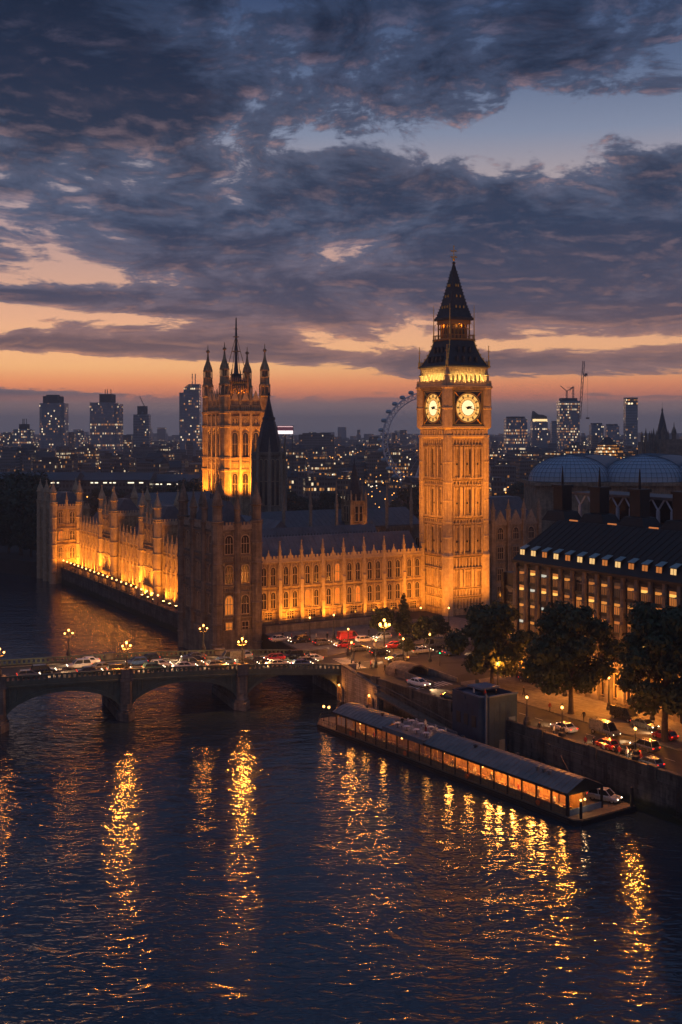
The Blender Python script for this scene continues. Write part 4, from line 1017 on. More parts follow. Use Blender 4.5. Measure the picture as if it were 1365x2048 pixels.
for s, side, lb, pw in ((20.7, -.3, 'triple globe lamp on the near parapet above the pier closest to the bank', 8500), (42.9, -.3, 'triple globe lamp on the near parapet above the pier in midstream', 7000),
        (65.4, -.3, 'triple globe lamp on the near parapet furthest out over the river', 1800), (24, 16.2, 'triple globe lamp on the far parapet in front of the dark pavilion', 1300), (51, 16.2, 'triple globe lamp on the far parapet against the lit river reflections', 900)):
    p = BF(-s, side, bz(s) + 1.3)
    if first: BL.location = p; BL.rotation_euler = (0, 0, BF.r); BL['label'] = lb; first = False
    else: dup(BL, p, BF.r, lb)
    q = BF(-s, side, bz(s) + 6.0); point(q, pw, AMBER, .45)
SLM = lamp_root('street_lamp', '', (0, 0, -50), 5.6, False, 'single globe street lamps by the roads')
ETM = lamp_root('embankment_lamp', '', (0, 0, -50), 4.4, False, 'globe lamps on the embankment parapet', foot=.6)
def place_lamp(root, used, p, rz, label, power, color=AMBER, h=5.5):
    if not used: root.location = p; root.rotation_euler = (0, 0, rz); root['label'] = label; used.append(1)
    else: dup(root, p, rz, label)
    if power: point((p[0], p[1], p[2] + h), power * 5.0, color, .3)
us, ue = [], []
g = lambda x, y: gnd(x, y, G + .13)
place_lamp(SLM, us, BF(2.2, .6, G + .1), 0, 'tall single globe lamp standing just past the near bridge parapet end', 700)
place_lamp(SLM, us, g(697, 1310), 0, 'single globe lamp at the bridge end between the crossing and the dark lawn', 350)
place_lamp(SLM, us, g(752, 1335), 0, 'single globe lamp on the river corner above the wing wall', 900)
place_lamp(SLM, us, g(807, 1332), 0, 'single globe lamp beside the low underpass canopy', 500)
place_lamp(SLM, us, g(860, 1322), 0, 'single globe lamp right of the underpass canopy in the junction', 600)
place_lamp(SLM, us, g(996, 1388), 0, 'single globe lamp on the pavement behind the big round tree', 1200)
place_lamp(SLM, us, g(1036, 1352), 0, 'single globe lamp at the foot of the office block corner', 1800)
place_lamp(SLM, us, g(1218, 1420), 0, 'single globe lamp lighting the office block base between two trees', 2200)
place_lamp(SLM, us, g(1130, 1392), 0, 'single globe lamp hidden among leaves at the office block wall', 1500)
place_lamp(SLM, us, g(1305, 1440), 0, 'single globe lamp behind the tallest tree trunk by the parked bus', 1600)
place_lamp(SLM, us, g(620, 1284), 0, 'single globe lamp on the palace forecourt below the lit range', 200)
place_lamp(SLM, us, g(668, 1278), 0, 'single globe lamp by the forecourt railings below the lit range', 300)
place_lamp(SLM, us, g(842, 1262), 0, 'single globe lamp at the clock tower foot on its left corner', 400)
place_lamp(SLM, us, g(898, 1262), 0, 'single globe lamp at the clock tower foot below its dark corner buttress', 400)
for k, (v, pw) in enumerate(((-54.5, 120), (-62.5, 900), (-77.4, 1000))):
    p = EF(.15, v, 6.8)
    place_lamp(ETM, ue, p, 0, ('globe lamp on the embankment parapet just past the dark blue kiosk', 'globe lamp on the embankment parapet above the roofed pier end', 'globe lamp on the embankment parapet nearest to us')[k], pw, AMBER, 4.3)
# five-globe cluster lamp in the junction
t = thing('cluster_lamp', 'ornate lamp post with a cluster of glowing globes before the palace trees', 'street lamp', g(769, 1300))
mb = MB(); mb.lathe(0, 0, [(.6, 0), (.6, .6), (.3, .9), (.16, 1.3), (.12, 6.2)], 8)
for k in range(5): a = k * 2 * pi / 5; mb.bar((0, 0, 4.6), (1.1 * cos(a), 1.1 * sin(a), 5.2), .06)
mb.build('post', IRON, t)
for k in range(5): a = k * 2 * pi / 5; globe(t, (1.1 * cos(a), 1.1 * sin(a), 5.5), .3)
globe(t, (0, 0, 6.5), .32); point(g(769, 1300) + Vector((0, 0, 5.8)), 9000, AMBER, .9)
# terrace lamps along the quay and floodlights along the facade foot
t = thing('terrace_lamp', '', 'lamp', PF(.1, 32, 5.5), 0, 'lamps along the river terrace')
mb = MB(); mb.lathe(0, 0, [(.2, 0), (.2, .4), (.07, .6), (.05, 2.5)], 6); mb.build('post', IRON, t); globe(t, (0, 0, 2.7), .26)
TL = t
nl = 22
for k in range(nl):
    v = 54 + k * (152 - 54) / (nl - 1)
    lab = 'globe lamp on the river terrace, %s from the dark corner pavilion' % ORD[k]
    if k == 0: TL.location = PF(.1, v, 5.5); TL['label'] = lab
    else: dup(TL, PF(.1, v, 5.5), 0, lab)
    point(PF(.1, v, 8.2), 160, AMBER, .3)
t = thing('floodlight', '', 'floodlight', PF(4.6, 56, 4.5), PF.r, 'floodlights along the river facade foot')
mb = MB(); mb.box(-.25, .25, -.3, .3, 0, .25); mb.box(-.3, .3, -.42, .42, .25, .75); mb.build('housing', IRON, t)
mb = MB(); mb.add([(-.27, -.38, .76), (.27, -.38, .76), (.27, .38, .76), (-.27, .38, .76)], [(0, 1, 2, 3)]); mb.build('lens', glow('floodlight_lens', lin((255, 200, 120)), 16), t)
FLT = t
k = 0
for j in range(20):
    v = 52 + j * 5.05
    if 64 < v < 81 or 105 < v < 122: u = 3.4
    else: u = 4.6
    lab = 'small bright floodlight at the river facade foot, %s from the dark corner pavilion' % ORD[j]
    if j == 0: FLT.location = PF(u, v, 4.5); FLT['label'] = lab
    else: dup(FLT, PF(u, v, 4.5), PF.r, lab)
# marquee on the far half of the terrace
t = thing('terrace_marquee', 'long dark roofed marquee with lit bays on the river terrace', 'marquee', PF(.8, 80, 4.5), PF.r)
mb = MB(); mb.yprism([(-.3, 2.8), (1.0, 3.5), (2.4, 2.8), (2.4, 2.6), (-.3, 2.6)], 0, 66); mb.build('canopy', rough_mat('dark_canvas', (.07, .05, .04), (.04, .03, .025), 1), t)
pm_ = MB(); pm_.box(-.09, .09, -.09, .09, 0, 2.7); pme = pm_.mesh('canopy_post', DRESS)
for k in range(15): inst('canopy_post', pme, t, (0, k * 66 / 14, 0)); inst('canopy_post', pme, t, (2.2, k * 66 / 14, 0))
mb = MB(); mb.box(2.25, 2.33, 0, 66, 0, 2.6); mb.build('back_screen', rough_mat('cream_canvas', (.55, .48, .38), (.45, .38, .3), 1), t)
for k in range(7): point((1.1, 4.7 + k * 9.4, 2.2), 170, AMBER, .2, t)
# ================================================================ office block with lit grid, tall chimneys
def office_block():
    o = EF(26, -22.3, G); L = 46.5
    t = thing('office_block', 'dark office block with a grid of lit windows and steep black roof', 'office building', EF(26, -22.3 , G), EF.r - pi / 2)
    BAY = 3.12; NB = 15; H = 22.4
    DK = rough_mat('dark_bronze_cladding', (.05, .042, .036), (.028, .024, .022), 1, .45, .2)
    PIL = stone_mat('pale_sandstone', (.23, .20, .18), (.14, .12, .105), .6, 2, 1.4)
    mb = MB(); mb.box(0, L, 0, 24, -1, H); mb.box(-.05, L, -.05, 24, 7.4, 7.9)
    for k in range(5): mb.box(.1, L, -.18, .1, 9.3 + 3.1 * k - .45, 9.3 + 3.1 * k + .0)
    mb.build('wall', DK, t)
    mb = MB(); mb.box(-.6, L, -.9, -.05, 6.4, 7.6); mb.box(-.4, L, -.6, 0, -1, .8)
    for k in range(NB + 1):
        x = k * BAY; mb.loft([[(x - .75, -1.0, 0), (x + .75, -1.0, 0), (x + .75, 0, 0), (x - .75, 0, 0)], [(x - .45, -.85, 6.4), (x + .45, -.85, 6.4), (x + .45, 0, 6.4), (x - .45, 0, 6.4)]])
    mb.build('stone_base', PIL, t)
    pm = MB(); pm.loft([[(-.48, -.85, 7.5), (.48, -.85, 7.5), (.48, 0, 7.5), (-.48, 0, 7.5)], [(-.3, -.6, H), (.3, -.6, H), (.3, 0, H), (-.3, 0, H)]])
    for z in (10.9, 14, 17.1, 20.2): pm.box(-.5, .5, -.95, -.4, z, z + .25)
    pme = pm.mesh('pilaster', PIL)
    for k in range(NB + 1): inst('pilaster', pme, t, (k * BAY, 0, 0))
    # windows: bright ceiling strip over a dimmer panelled lower half
    HOT = glow('lit_ceiling', lin((255, 190, 92)), 1.25); MID = glow('lit_room', lin((190, 112, 52)), .9); LOW = glow('dim_room', lin((120, 70, 38)), .8); DIM = glow('faint_room', lin((70, 48, 36)), .6)
    def wmesh(top, bot, h=2.45, w=1.62):
        mb = MB()
        hz = h * .56; mb.add([(-w / 2, -.03, 0), (w / 2, -.03, 0), (w / 2, -.03, hz), (-w / 2, -.03, hz)], [(0, 1, 2, 3)], 1)
        mb.add([(-w / 2, -.03, hz), (w / 2, -.03, hz), (w / 2, -.03, h * .78), (-w / 2, -.03, h * .78)], [(0, 1, 2, 3)], 0)
        mb.add([(-w / 2, -.03, h * .78), (w / 2, -.03, h * .78), (w / 2, -.03, h), (-w / 2, -.03, h)], [(0, 1, 2, 3)], 2)
        return mb.mesh('pane', [top, bot, MID if top is HOT else DIM])
    COOL = glow('cool_room', lin((214, 214, 196)), .75); SOFT = glow('soft_room', lin((236, 150, 66)), .8)
    panes = [wmesh(HOT, MID), wmesh(HOT, LOW), wmesh(MID, LOW), wmesh(LOW, DIM), wmesh(GLASSD, GLASSD), wmesh(COOL, LOW), wmesh(SOFT, LOW), wmesh(SOFT, MID)]
    fm = MB(); w, h = 1.62, 2.45
    for x in (-w / 2 - .1, w / 2): fm.box(x, x + .1, -.2, 0, -.1, h + .1)
    fm.box(-w / 2, w / 2, -.2, 0, h, h + .1); fm.box(-w / 2 - .2, w / 2 + .2, -.3, 0, -.2, 0); fm.box(-w / 2, w / 2, -.12, -.04, h * .56 - .05, h * .56 + .05)
    for k in (1, 2, 3): fm.box(-w / 2 + w * k / 4 - .035, -w / 2 + w * k / 4 + .035, -.1, -.04, 0, h * .56 - .05)
    fme = fm.mesh('window', IRON)
    pat = ["3112", "2221", "2211", "1213", "1314", "4004", "3004", "2034", "4034", "1134", "2210", "1124", "0244", "1444", "2124"]
    for k in range(NB):
        for r_ in range(4):
            z = 9.5 + 3.1 * (3 - r_); q = inst('window', fme, t, ((k + .5) * BAY, 0, z))
            c = int(pat[k][r_]); c = {0: 0, 1: 1, 2: 1, 3: 2, 4: 4}[c] if not (c == 4 and R.random() < .4) else 3
            c = {0: (0, 0, 7), 1: (1, 1, 6, 6, 5)}.get(c, (c,))[R.randrange({0: 3, 1: 5}.get(c, 1))]
            inst('pane', panes[c], q)
        q = inst('ground_window', window_meshes(1.3, 4.2, False, 1)[0], t, ((k + .5) * BAY, -.05, 1.2)); inst('pane', window_meshes(1.3, 4.2, False, 1)[1], q)
    mb = MB(); mb.loft([[(-.4, -.9, H), (L, -.9, H), (L, 24.4, H), (-.4, 24.4, H)], [(-.4, -.9, H + .5), (L, -.9, H + .5), (L, 24.4, H + .5), (-.4, 24.4, H + .5)], [(1.2, 1.6, H + 3.6), (L, 1.6, H + 3.6), (L, 22, H + 3.6), (1.2, 22, H + 3.6)], [(5.2, 5.9, H + 8.2), (L, 5.9, H + 8.2), (L, 18, H + 8.2), (5.2, 18, H + 8.2)]])
    for k in range(NB * 2): 
        x = k * BAY / 2 + .8; mb.bar((x, -.55, H + .55), (x + 1.2, 1.6, H + 3.66), .06); mb.bar((x + 1.2, 1.6, H + 3.66), (x + 4.2, 5.95, H + 8.25), .07)
    ROOF = rough_mat('black_bronze_roof', (.02, .019, .02), (.011, .011, .012), 1, .5, .2)
    mb.build('roof', ROOF, t)
    # dormers, with pale lids
    dm = MB(); dm.loft([[(-.75, -.6, 0), (.75, -.6, 0), (.75, 1.2, 0), (-.75, 1.2, 0)], [(-.75, -.45, 2.0), (.75, -.45, 2.0), (.75, 1.4, 2.0), (-.75, 1.4, 2.0)]]); dme = dm.mesh('dormer', ROOF)
    lm = MB(); lm.loft([[(-.8, -.62, 2.0), (.8, -.62, 2.0), (.8, -.55, 2.12), (-.8, -.55, 2.12)], [(-.6, 1.5, 2.8), (.6, 1.5, 2.8), (.6, 1.5, 2.92), (-.6, 1.5, 2.92)]]); lme = lm.mesh('dormer_lid', gloss('patinated_bronze', (.20, .30, .33), .35))
    def dpane(m, m2): 
        mb = MB(); mb.add([(-.62, -.60, .25), (-.05, -.60, .25), (-.05, -.49, 1.85), (-.62, -.49, 1.85)], [(0, 1, 2, 3)], 0); mb.add([(.05, -.60, .25), (.62, -.60, .25), (.62, -.49, 1.85), (.05, -.49, 1.85)], [(0, 1, 2, 3)], 0); return mb.mesh('pane', [m])
    dps = [dpane(glow('dormer_light', lin((255, 205, 130)), .9), 0), dpane(MID, 0), dpane(DIM, 0)]
    for k in range(NB):
        q = inst('dormer', dme, t, ((k + .5) * BAY, .55, H + .7)); inst('dormer_lid', lme, q); inst('pane', dps[(0, 0, 1, 0, 1, 0, 0, 1, 0, 1, 1, 1, 0, 2, 1)[k]], q, (0, -.03, 0))
    for k in range(5):
        x = 3.6 + k * 10.0; mb = MB(); y = 8.5
        mb.loft([[(x - 3.4, y - 2.4, H + 7.9), (x + 3.4, y - 2.4, H + 7.9), (x + 3.4, y + 2.4, H + 7.9), (x - 3.4, y + 2.4, H + 7.9)], [(x - 2.2, y - 1.8, H + 9.8), (x + 2.2, y - 1.8, H + 9.8), (x + 2.2, y + 1.8, H + 9.8), (x - 2.2, y + 1.8, H + 9.8)], [(x - 1.25, y - 1.25, H + 10.0), (x + 1.25, y - 1.25, H + 10.0), (x + 1.25, y + 1.25, H + 10.0), (x - 1.25, y + 1.25, H + 10.0)], [(x - 1.25, y - 1.25, H + 14.6), (x + 1.25, y - 1.25, H + 14.6), (x + 1.25, y + 1.25, H + 14.6), (x - 1.25, y + 1.25, H + 14.6)]])
        mb.box(x - 1.5, x + 1.5, y - 1.5, y + 1.5, H + 14.4, H + 14.9); mb.lathe(x, y, [(.28, H + 14.9), (.22, H + 16.5), (.05, H + 18.6)], 6)
        mb.build('chimney', ROOF, t)
    for k in range(4):
        mb = MB(); x = 8.6 + k * 10; mb.box(x - .9, x + 1.2, 6.4, 6.6, H + 8.2, H + 8.45); mb.build('roof_light', glow('roof_strip', lin((255, 150, 80)), .5) if k == 0 else bpy.data.materials['roof_strip'], t)
    # lamps on the base of the facade
    for x, p in ((.5, 4200), (2.2, 3000), (5.5, 1500), (22, 700), (27, 1200), (36, 900)): spot((x, -2.2, 1.0), (x, -.3, 7), p, ORANGE, 140, 1, .3, t)
    # the far wing beyond the corner
    mb = MB(); mb.box(-11, -.1, 6, 22, -1, 19)
    for k in range(4):
        mb.box(-11.3, -.2, 5.7, 6, 3.8 + 4 * k, 4.4 + 4 * k)
        for x in (-10.6, -7.2, -3.8): mb.box(x - .4, x + .4, 5.3, 6, 0, 19)
    mb.build('annexe_wall', DK, t)
    for k in range(4):
        for j, x in enumerate((-8.9, -5.5, -2.1)):
            q = inst('window', fme, t, (x, 6, 1.2 + 4 * k)); inst('pane', panes[(2, 3, 4, 1, 4, 2, 3, 4, 0, 4, 3, 1)[k * 3 + j]], q)
office_block()
# row of pale splayed masts behind the office roof
t = thing('mast_pavilion', 'row of pale splayed masts under a flat canopy behind the black roof', 'canopy', EF(42, -25, G), EF.r - pi / 2)
WHM = rough_mat('pale_painted_steel', (.55, .55, .6), (.42, .42, .48), 1, .5, .1)
for k in range(9):
    x = -2 + k * 3.4; mb = MB(); mb.lathe(x, 0, [(.45, 27), (.38, 33)], 8)
    for s in (-1, 1): mb.bar((x, 0, 33), (x + s * 1.5, 0, 35), .22)
    mb.build('mast', WHM, t)
mb = MB(); mb.box(-4, 28, -.5, 9, 35.0, 35.5); mb.build('canopy_roof', SLATE, t)
mb = MB(); mb.box(-3, 27, 5, 9, 0, 34.9); mb.build('rear_wall', rough_mat('dusky_wall', (.06, .055, .055), (.04, .037, .037), 1), t)
# glazed vaults
def vault_hall():
    c = at(1070, 965, 400); t = thing('vault_hall', 'station hall under blue grey glazed barrel vaults with domed ends', 'station hall', (c.x, c.y, 0), 0)
    VM = gloss('vault_glazing', (.27, .38, .50), .35, .2); RB = rough_mat('vault_ribs', (.10, .15, .20), (.06, .09, .13), 1, .5, .1)
    z0 = c.z
    mb = MB(); mb.box(1, 90, 2, 30, G - 1, z0); mb.box(0, 92, 0, 32, z0 - 1.2, z0)
    mb.build('hall_wall', STONE2, t)
    for cx, y0 in ((15, 14), (41, 12), (66, 10)):
        rx, rz = 15.0, 9.4
        for nm, mat, wire in (('glazed_dome', VM, 0),):
            mb = MB(); n, m = 24, 9
            P = lambda i, j, k=1.0: (cx - rx * cos(pi * j / n) * sin(pi / 2 * i / m) * k, y0 - 12 * cos(pi / 2 * (1 if 0 else 0)) * 0 - 11 * sin(pi * j / n) * sin(pi / 2 * i / m) * k, z0 + rz * cos(pi / 2 * i / m) * k)
            vs = [P(i, j) for i in range(m + 1) for j in range(n + 1)]
            mb.add(vs, [(i * (n + 1) + j, i * (n + 1) + j + 1, (i + 1) * (n + 1) + j + 1, (i + 1) * (n + 1) + j) for i in range(m) for j in range(n)])
            d = mb.build(nm, mat, t)
            rb = MB()
            for j in range(0, n + 1):
                for i in range(m): rb.bar(P(i, j, 1.006), P(i + 1, j, 1.006), .055)
            for i in range(1, m + 1):
                for j in range(n): rb.bar(P(i, j, 1.006), P(i, j + 1, 1.006), .05)
            rb.build('dome_rib', RB, d)
        mb = MB(); n = 16; Q = lambda j, y, k=1.: (cx + 10 - rx * cos(pi * j / n) * k, y, z0 + rz * sin(pi * j / n) * k)
        mb.loft([[Q(j, y) for j in range(n + 1)] for y in (y0 + .5, y0 + 30)]); mb.build('barrel_vault', VM, t)
        rb = MB()
        for k in range(10):
            for j in range(n): rb.bar(Q(j, y0 + 1 + k * 3, 1.006), Q(j + 1, y0 + 1 + k * 3, 1.006), .1)
        rb.build('vault_rib', RB, t)
vault_hall()
# ================================================================ roofed floating pier
def floating_pier():
    Q = gnd(1140, 1650, 0); rz = atan2(.820, -.572)
    t = thing('floating_pier', 'long floating pier with glazed lamplit galleries under ribbed grey roofs', 'pier', (Q.x, Q.y, 0), rz)
    HULL = rough_mat('black_pontoon_steel', (.02, .02, .022), (.012, .012, .013), .8, .5, .3)
    DECK = rough_mat('weathered_decking', (.20, .15, .10), (.11, .085, .06), 1.2, .7, .4)
    WOOD = rough_mat('varnished_timber', (.30, .17, .075), (.17, .09, .04), 1.5, .45, .2)
    RF = rough_mat('ribbed_grey_roofing', (.19, .185, .185), (.10, .10, .105), .5, .5, .3); RFB = rough_mat('ribbed_blue_roofing', (.11, .15, .185), (.065, .09, .115), .5, .5, .3)
    mb = MB(); mb.poly([(-.6, 0), (61.5, 0), (64.8, -2.6), (64.8, -5.2), (61.5, -7.8), (9, -7.8), (9, -11.6), (-1.5, -11.6), (-1.5, -.8)], -.6, .75); mb.box(0, 61, .0, .12, .35, .55); mb.build('hull', HULL, t)
    mb = MB(); mb.poly([(-.4, -.1), (61.4, -.1), (64.5, -2.7), (64.5, -5.1), (61.4, -7.7), (8.9, -7.7), (8.9, -11.5), (-1.3, -11.5), (-1.3, -.9)], .754, .86); mb.build('deck', DECK, t)
    # gallery: low timber dado, posts, panes, back wall
    mb = MB(); mb.box(1, 56, -.55, -.42, .86, 1.75); mb.box(1, 56, -.65, -.37, 1.75, 1.86); mb.box(1, 56, -.6, -.37, 3.75, 4.0); mb.build('gallery_dado', WOOD, t)
    n = 19; sp = 55 / n
    pm = MB(); pm.box(-.13, .13, -.12, .12, 0, 3.05); pme = pm.mesh('gallery_post', rough_mat('dark_gallery_post', (.05, .035, .022), (.03, .02, .015), 1))
    for k in range(n + 1): inst('gallery_post', pme, t, (1 + k * sp, -.48, .86))
    GL, nt, b = base('gallery_glass'); b.inputs['Base Color'].default_value = (.9, .85, .8, 1); b.inputs['Roughness'].default_value = .03; b.inputs['Alpha'].default_value = .14
    fm = MB(); fm.box(-sp / 2 + .12, sp / 2 - .12, -.03, .03, 0, .08); fm.box(-sp / 2 + .12, sp / 2 - .12, -.03, .03, 1.78, 1.86); fm.box(-.04, .04, -.03, .03, .08, 1.78); fm.box(-sp / 2 + .12, -sp / 2 + .19, -.03, .03, .08, 1.78); fm.box(sp / 2 - .19, sp / 2 - .12, -.03, .03, .08, 1.78)
    fme = fm.mesh('gallery_window', WOOD); gm = MB(); gm.add([(-sp / 2 + .15, 0, .05), (sp / 2 - .15, 0, .05), (sp / 2 - .15, 0, 1.8), (-sp / 2 + .15, 0, 1.8)], [(0, 1, 2, 3)]); gme = gm.mesh('pane', GL)
    for k in range(n): q = inst('gallery_window', fme, t, (1 + (k + .5) * sp, -.48, 1.87)); inst('pane', gme, q)
    mb = MB(); mb.box(1, 56, -4.1, -3.9, .86, 4.0)
    for k in range(24): mb.box(1.2 + k * 2.3, 1.35 + k * 2.3, -3.9, -3.75, .86, 4.0)
    mb.build('rear_wall', WOOD, t)
    # benches inside
    bm_ = MB(); bm_.box(-.8, .8, -.25, .25, .4, .48); bm_.box(-.8, .8, -.29, -.23, .48, .9); bm_.box(-.7, -.6, -.2, .2, 0, .4); bm_.box(.6, .7, -.2, .2, 0, .4); bme = bm_.mesh('bench', WOOD)
    for k in range(12): inst('bench', bme, t, (3 + k * 4.4, -2.6, .86))
    # roofs: gabled near part, flat raised middle, curved far part
    def gable(x0, x1, mat, eave=4.05, rise=1.6, curved=False):
        m = 7; pr = []
        for j in range(m + 1):
            u = j / m; y = -.05 - 7.2 * u; z = eave + (rise * sin(pi * u) if curved else rise * (1 - abs(2 * u - 1)))
            pr.append((y, z))
        pr2 = pr + [(y, z - .14) for y, z in pr[::-1]]
        mb = MB(); mb.xprism(pr2, x0, x1); k = int((x1 - x0) / 1.05)
        for j in range(k):
            x = x0 + .5 + j * 1.05
            for (ya, za), (yb, zb) in zip(pr, pr[1:]): mb.bar((x, ya, za + .02), (x, yb, zb + .02), .05)
        o = mb.build('roof', mat, t)
        mb = MB(); mb.box(x0, x1, -.08, .05, eave - .3, eave + .03); mb.build('fascia', HULL, o)
    gable(.6, 31.5, RF); gable(42, 56.8, RF, 4.0, 1.1, True)
    # blue section nearest the gable
    mb = MB(); mb.box(31.5, 42, -7.0, .0, 4.1, 4.45); mb.box(31.5, 42, -.1, .1, 3.8, 4.6); mb.box(31.4, 42.1, -7.1, -6.9, 4.1, 4.8); mb.build('roof_terrace', RFB, t)
    mb = MB()
    mb.loft([[(x, -.05, 4.0), (x, -3.65, 5.6), (x, -7.2, 4.0)] for x in (.55, .8)]); mb.box(.6, .85, -7.2, -6.9, .86, 4.1); mb.box(.6, .85, -.6, -.3, .86, 4.1); mb.box(.6, .85, -7, -.5, 3.7, 4.05); mb.build('gable_end', HULL, t)
    mb = MB(); mb.box(.65, .8, -6.9, -.6, .86, 1.7); mb.build('gable_counter', rough_mat('blue_counter', (.18, .24, .32), (.12, .16, .22), 2), t)
    mb = MB()
    for k in range(14): mb.bar((56.5 + k * .5, -.3, .86), (56.5 + k * .5, -.3, 1.9), .03)
    for z in (1.35, 1.9): mb.bar((56, -.3, z), (61.4, -.3, z), .03); mb.bar((61.4, -.3, z), (64.3, -2.8, z), .03); mb.bar((64.3, -2.8, z), (64.3, -5, z), .03)
    mb.build('bow_railing', IRON, t)
    mb = MB()
    for k in range(30): mb.bar((1 + k * 1.9, .02, .86), (1 + k * 1.9, .02, 1.8), .025)
    for z in (1.3, 1.8): mb.bar((1, .02, z), (56, .02, z), .025)
    mb.build('side_railing', IRON, t)
    mb = MB(); mb.lathe(-.9, -1.2, [(.22, -1), (.22, 3.0), (.05, 3.2)], 8); mb.lathe(-1.2, -11, [(.25, -1), (.25, 3.4), (.05, 3.6)], 8); mb.lathe(63.5, -6.6, [(.25, -1), (.25, 3.4), (.05, 3.6)], 8); mb.build('mooring_pile', HULL, t)
    for k, (x, y) in enumerate(((6, -2.2), (7.2, -2.3), (8.4, -2.2), (15, -4.6), (22, -2.6), (27, -4.4), (46, -3), (52, -4.2))):
        mb = MB(); mb.lathe(0, 0, [(.22, -.4), (.22, .35), (.36, .4), (.34, .55), (.05, .65)], 8); mb.build('roof_vent', IRON if k > 2 else RF, t, (x, y, 5.0 if x < 40 else 4.95))
    for x0, y0, x1, y1 in ((61, -7.6, 58, -13), (9, -11.4, 14, -12.6), (40, -7.6, 44, -11)):
        mb = MB(); P0, P1_ = Vector((x0, y0, .95)), Vector((x1, y1, 4.2))
        for j in range(8): a, b = j / 8, (j + 1) / 8; mb.bar(P0.lerp(P1_, a) - Vector((0, 0, 1.2 * a * (1 - a))), P0.lerp(P1_, b) - Vector((0, 0, 1.2 * b * (1 - b))), .045)
        mb.build('mooring_rope', DECK, t)
    # lamps in the gallery
    lx = [(3.5, 150), (7.2, 260), (9.5, 300), (13, 260), (16.2, 300), (18.6, 260), (23.0, 240), (27.5, 180), (33, 60), (38, 30), (44.5, 130), (49.5, 170), (53.5, 120)]
    for k, (x, p) in enumerate(lx):
        b = MB(); b.ball((0, 0, 0), .17, 8, 5); b.build('gallery_lamp', BULB, t, (x, -.95 if k % 2 else -2.4, 3.3)); point((x, -2.0, 3.15), p * (3.8 if x < 30 else 2.0), (1, .36, .055), .35, t)
    for x, y, h in ((62.6, -2.2, 2.6), (59.5, -1.2, 3.2)):
        mb = MB(); mb.lathe(0, 0, [(.12, 0), (.06, .3), (.05, h)], 6); mb.build('deck_lamp_post', IRON, t, (x, y, .86)); b = MB(); b.ball((0, 0, 0), .22, 8, 5); b.build('deck_lamp', BULB, t, (x, y, .86 + h)); point((x, y, 1.0 + h), 160, AMBER, .25, t)
    point((.2, -3, 2.6), 60, WARM, .15, t); b = MB(); b.ball((0, 0, 0), .15, 8, 5); b.build('gallery_lamp', BULB, t, (.45, -2.6, 2.75)); b = MB(); b.ball((0, 0, 0), .15, 8, 5); b.build('gallery_lamp', BULB, t, (.45, -3.4, 2.75))
    return t, rz, Q
PT, PRZ, PQ = floating_pier()
def pp(x, y, z=.86): return Vector((PQ.x + x * cos(PRZ) - y * sin(PRZ), PQ.y + x * sin(PRZ) + y * cos(PRZ), z))
# kiosk tower on the quay
t = thing('quay_kiosk', 'tall dark blue panelled kiosk with parapet deck on the quay edge', 'kiosk', EF(-5, -50, 0), EF.r)
KB = rough_mat('dark_blue_panels', (.03, .06, .11), (.02, .038, .07), .6, .45, .15); KT = rough_mat('kiosk_trim_paint', (.13, .18, .25), (.09, .125, .18), 1, .4, .1)
mb = MB(); mb.poly([(0, 1.2), (1.2, 0), (7, 0), (7, 8), (0, 8)], .2, 9.7)
for k in range(1, 5): mb.box(-.03, .05, 1.4 + k * 1.35, 1.46 + k * 1.35, .5, 9.5); mb.box(1 + k * 1.2, 1.06 + k * 1.2, -.03, .05, .5, 9.5)
mb.build('wall', KB, t)
mb = MB(); W_ = [(0, 1.2), (1.2, 0), (7, 0), (7, 8), (0, 8)]
for a, b in zip(W_, W_[1:] + W_[:1]):
    d = Vector((b[0] - a[0], b[1] - a[1], 0)); n_ = Vector((-d.y, d.x, 0)).normalized() * .22; a, b = Vector((*a, 0)), Vector((*b, 0))
    mb.loft([[p + Vector((0, 0, z)) for p in (a, b, b + n_, a + n_)] for z in (9.6, 10.7)])
mb.box(-.1, 3.4, 4.6, 8, 9.7, 10.3)
mb.build('parapet', KB, t)
mb = MB(); mb.loft([[(-.15, 1.1, z), (1.15, -.15, z), (1.4, .1, z), (.1, 1.35, z)] for z in (10.6, 10.85)]); mb.box(1.15, 7.1, -.12, .25, 10.6, 10.85); mb.box(-.12, .25, 1.2, 5, 10.6, 10.85); mb.lathe(.75, .25, [(.2, .2), (.2, 11.1), (.06, 11.3)], 8); mb.box(3.2, 7.1, 4.4, 8.1, 10.7, 11.0)
mb.build('parapet_rail', KT, t)
mb = MB(); mb.add([(.3, 1.5, 9.73), (1.4, .3, 9.73), (6.8, .3, 9.73), (6.8, 7.7, 9.73), (.3, 7.7, 9.73)], [(0, 1, 2, 3, 4)]); mb.build('roof_deck', rough_mat('kiosk_roof_felt', (.12, .11, .10), (.08, .075, .07), .6), t)
for u0, z0, h_, w_ in ((3.2, 1.2, 2.4, 1.2), (5.2, 5.4, 1.6, 1.4)):
    mb = MB(); mb.box(u0, u0 + w_, -.06, .02, z0, z0 + h_); mb.build('service_door', KT, t)
for v0 in (2.4, 4.4, 6.4):
    mb = MB(); mb.box(-.06, .02, v0 - .55, v0 + .55, 5.6, 7.4)
    for j in range(7): mb.box(-.12, -.05, v0 - .5, v0 + .5, 5.7 + j * .24, 5.78 + j * .24)
    mb.build('louvre', IRON, t)
t = thing('boarding_ramp', 'narrow railed boarding ramp from the kiosk down to the pier', 'ramp', EF(-5.2, -44, 0), EF.r)
mb = MB(); mb.loft([[(0, y, 1.5), (0, y, 1.7), (-3.6, y, 1.15), (-3.6, y, .95)] for y in (-.7, .7)]); mb.build('walkway', IRON, t)
mb = MB()
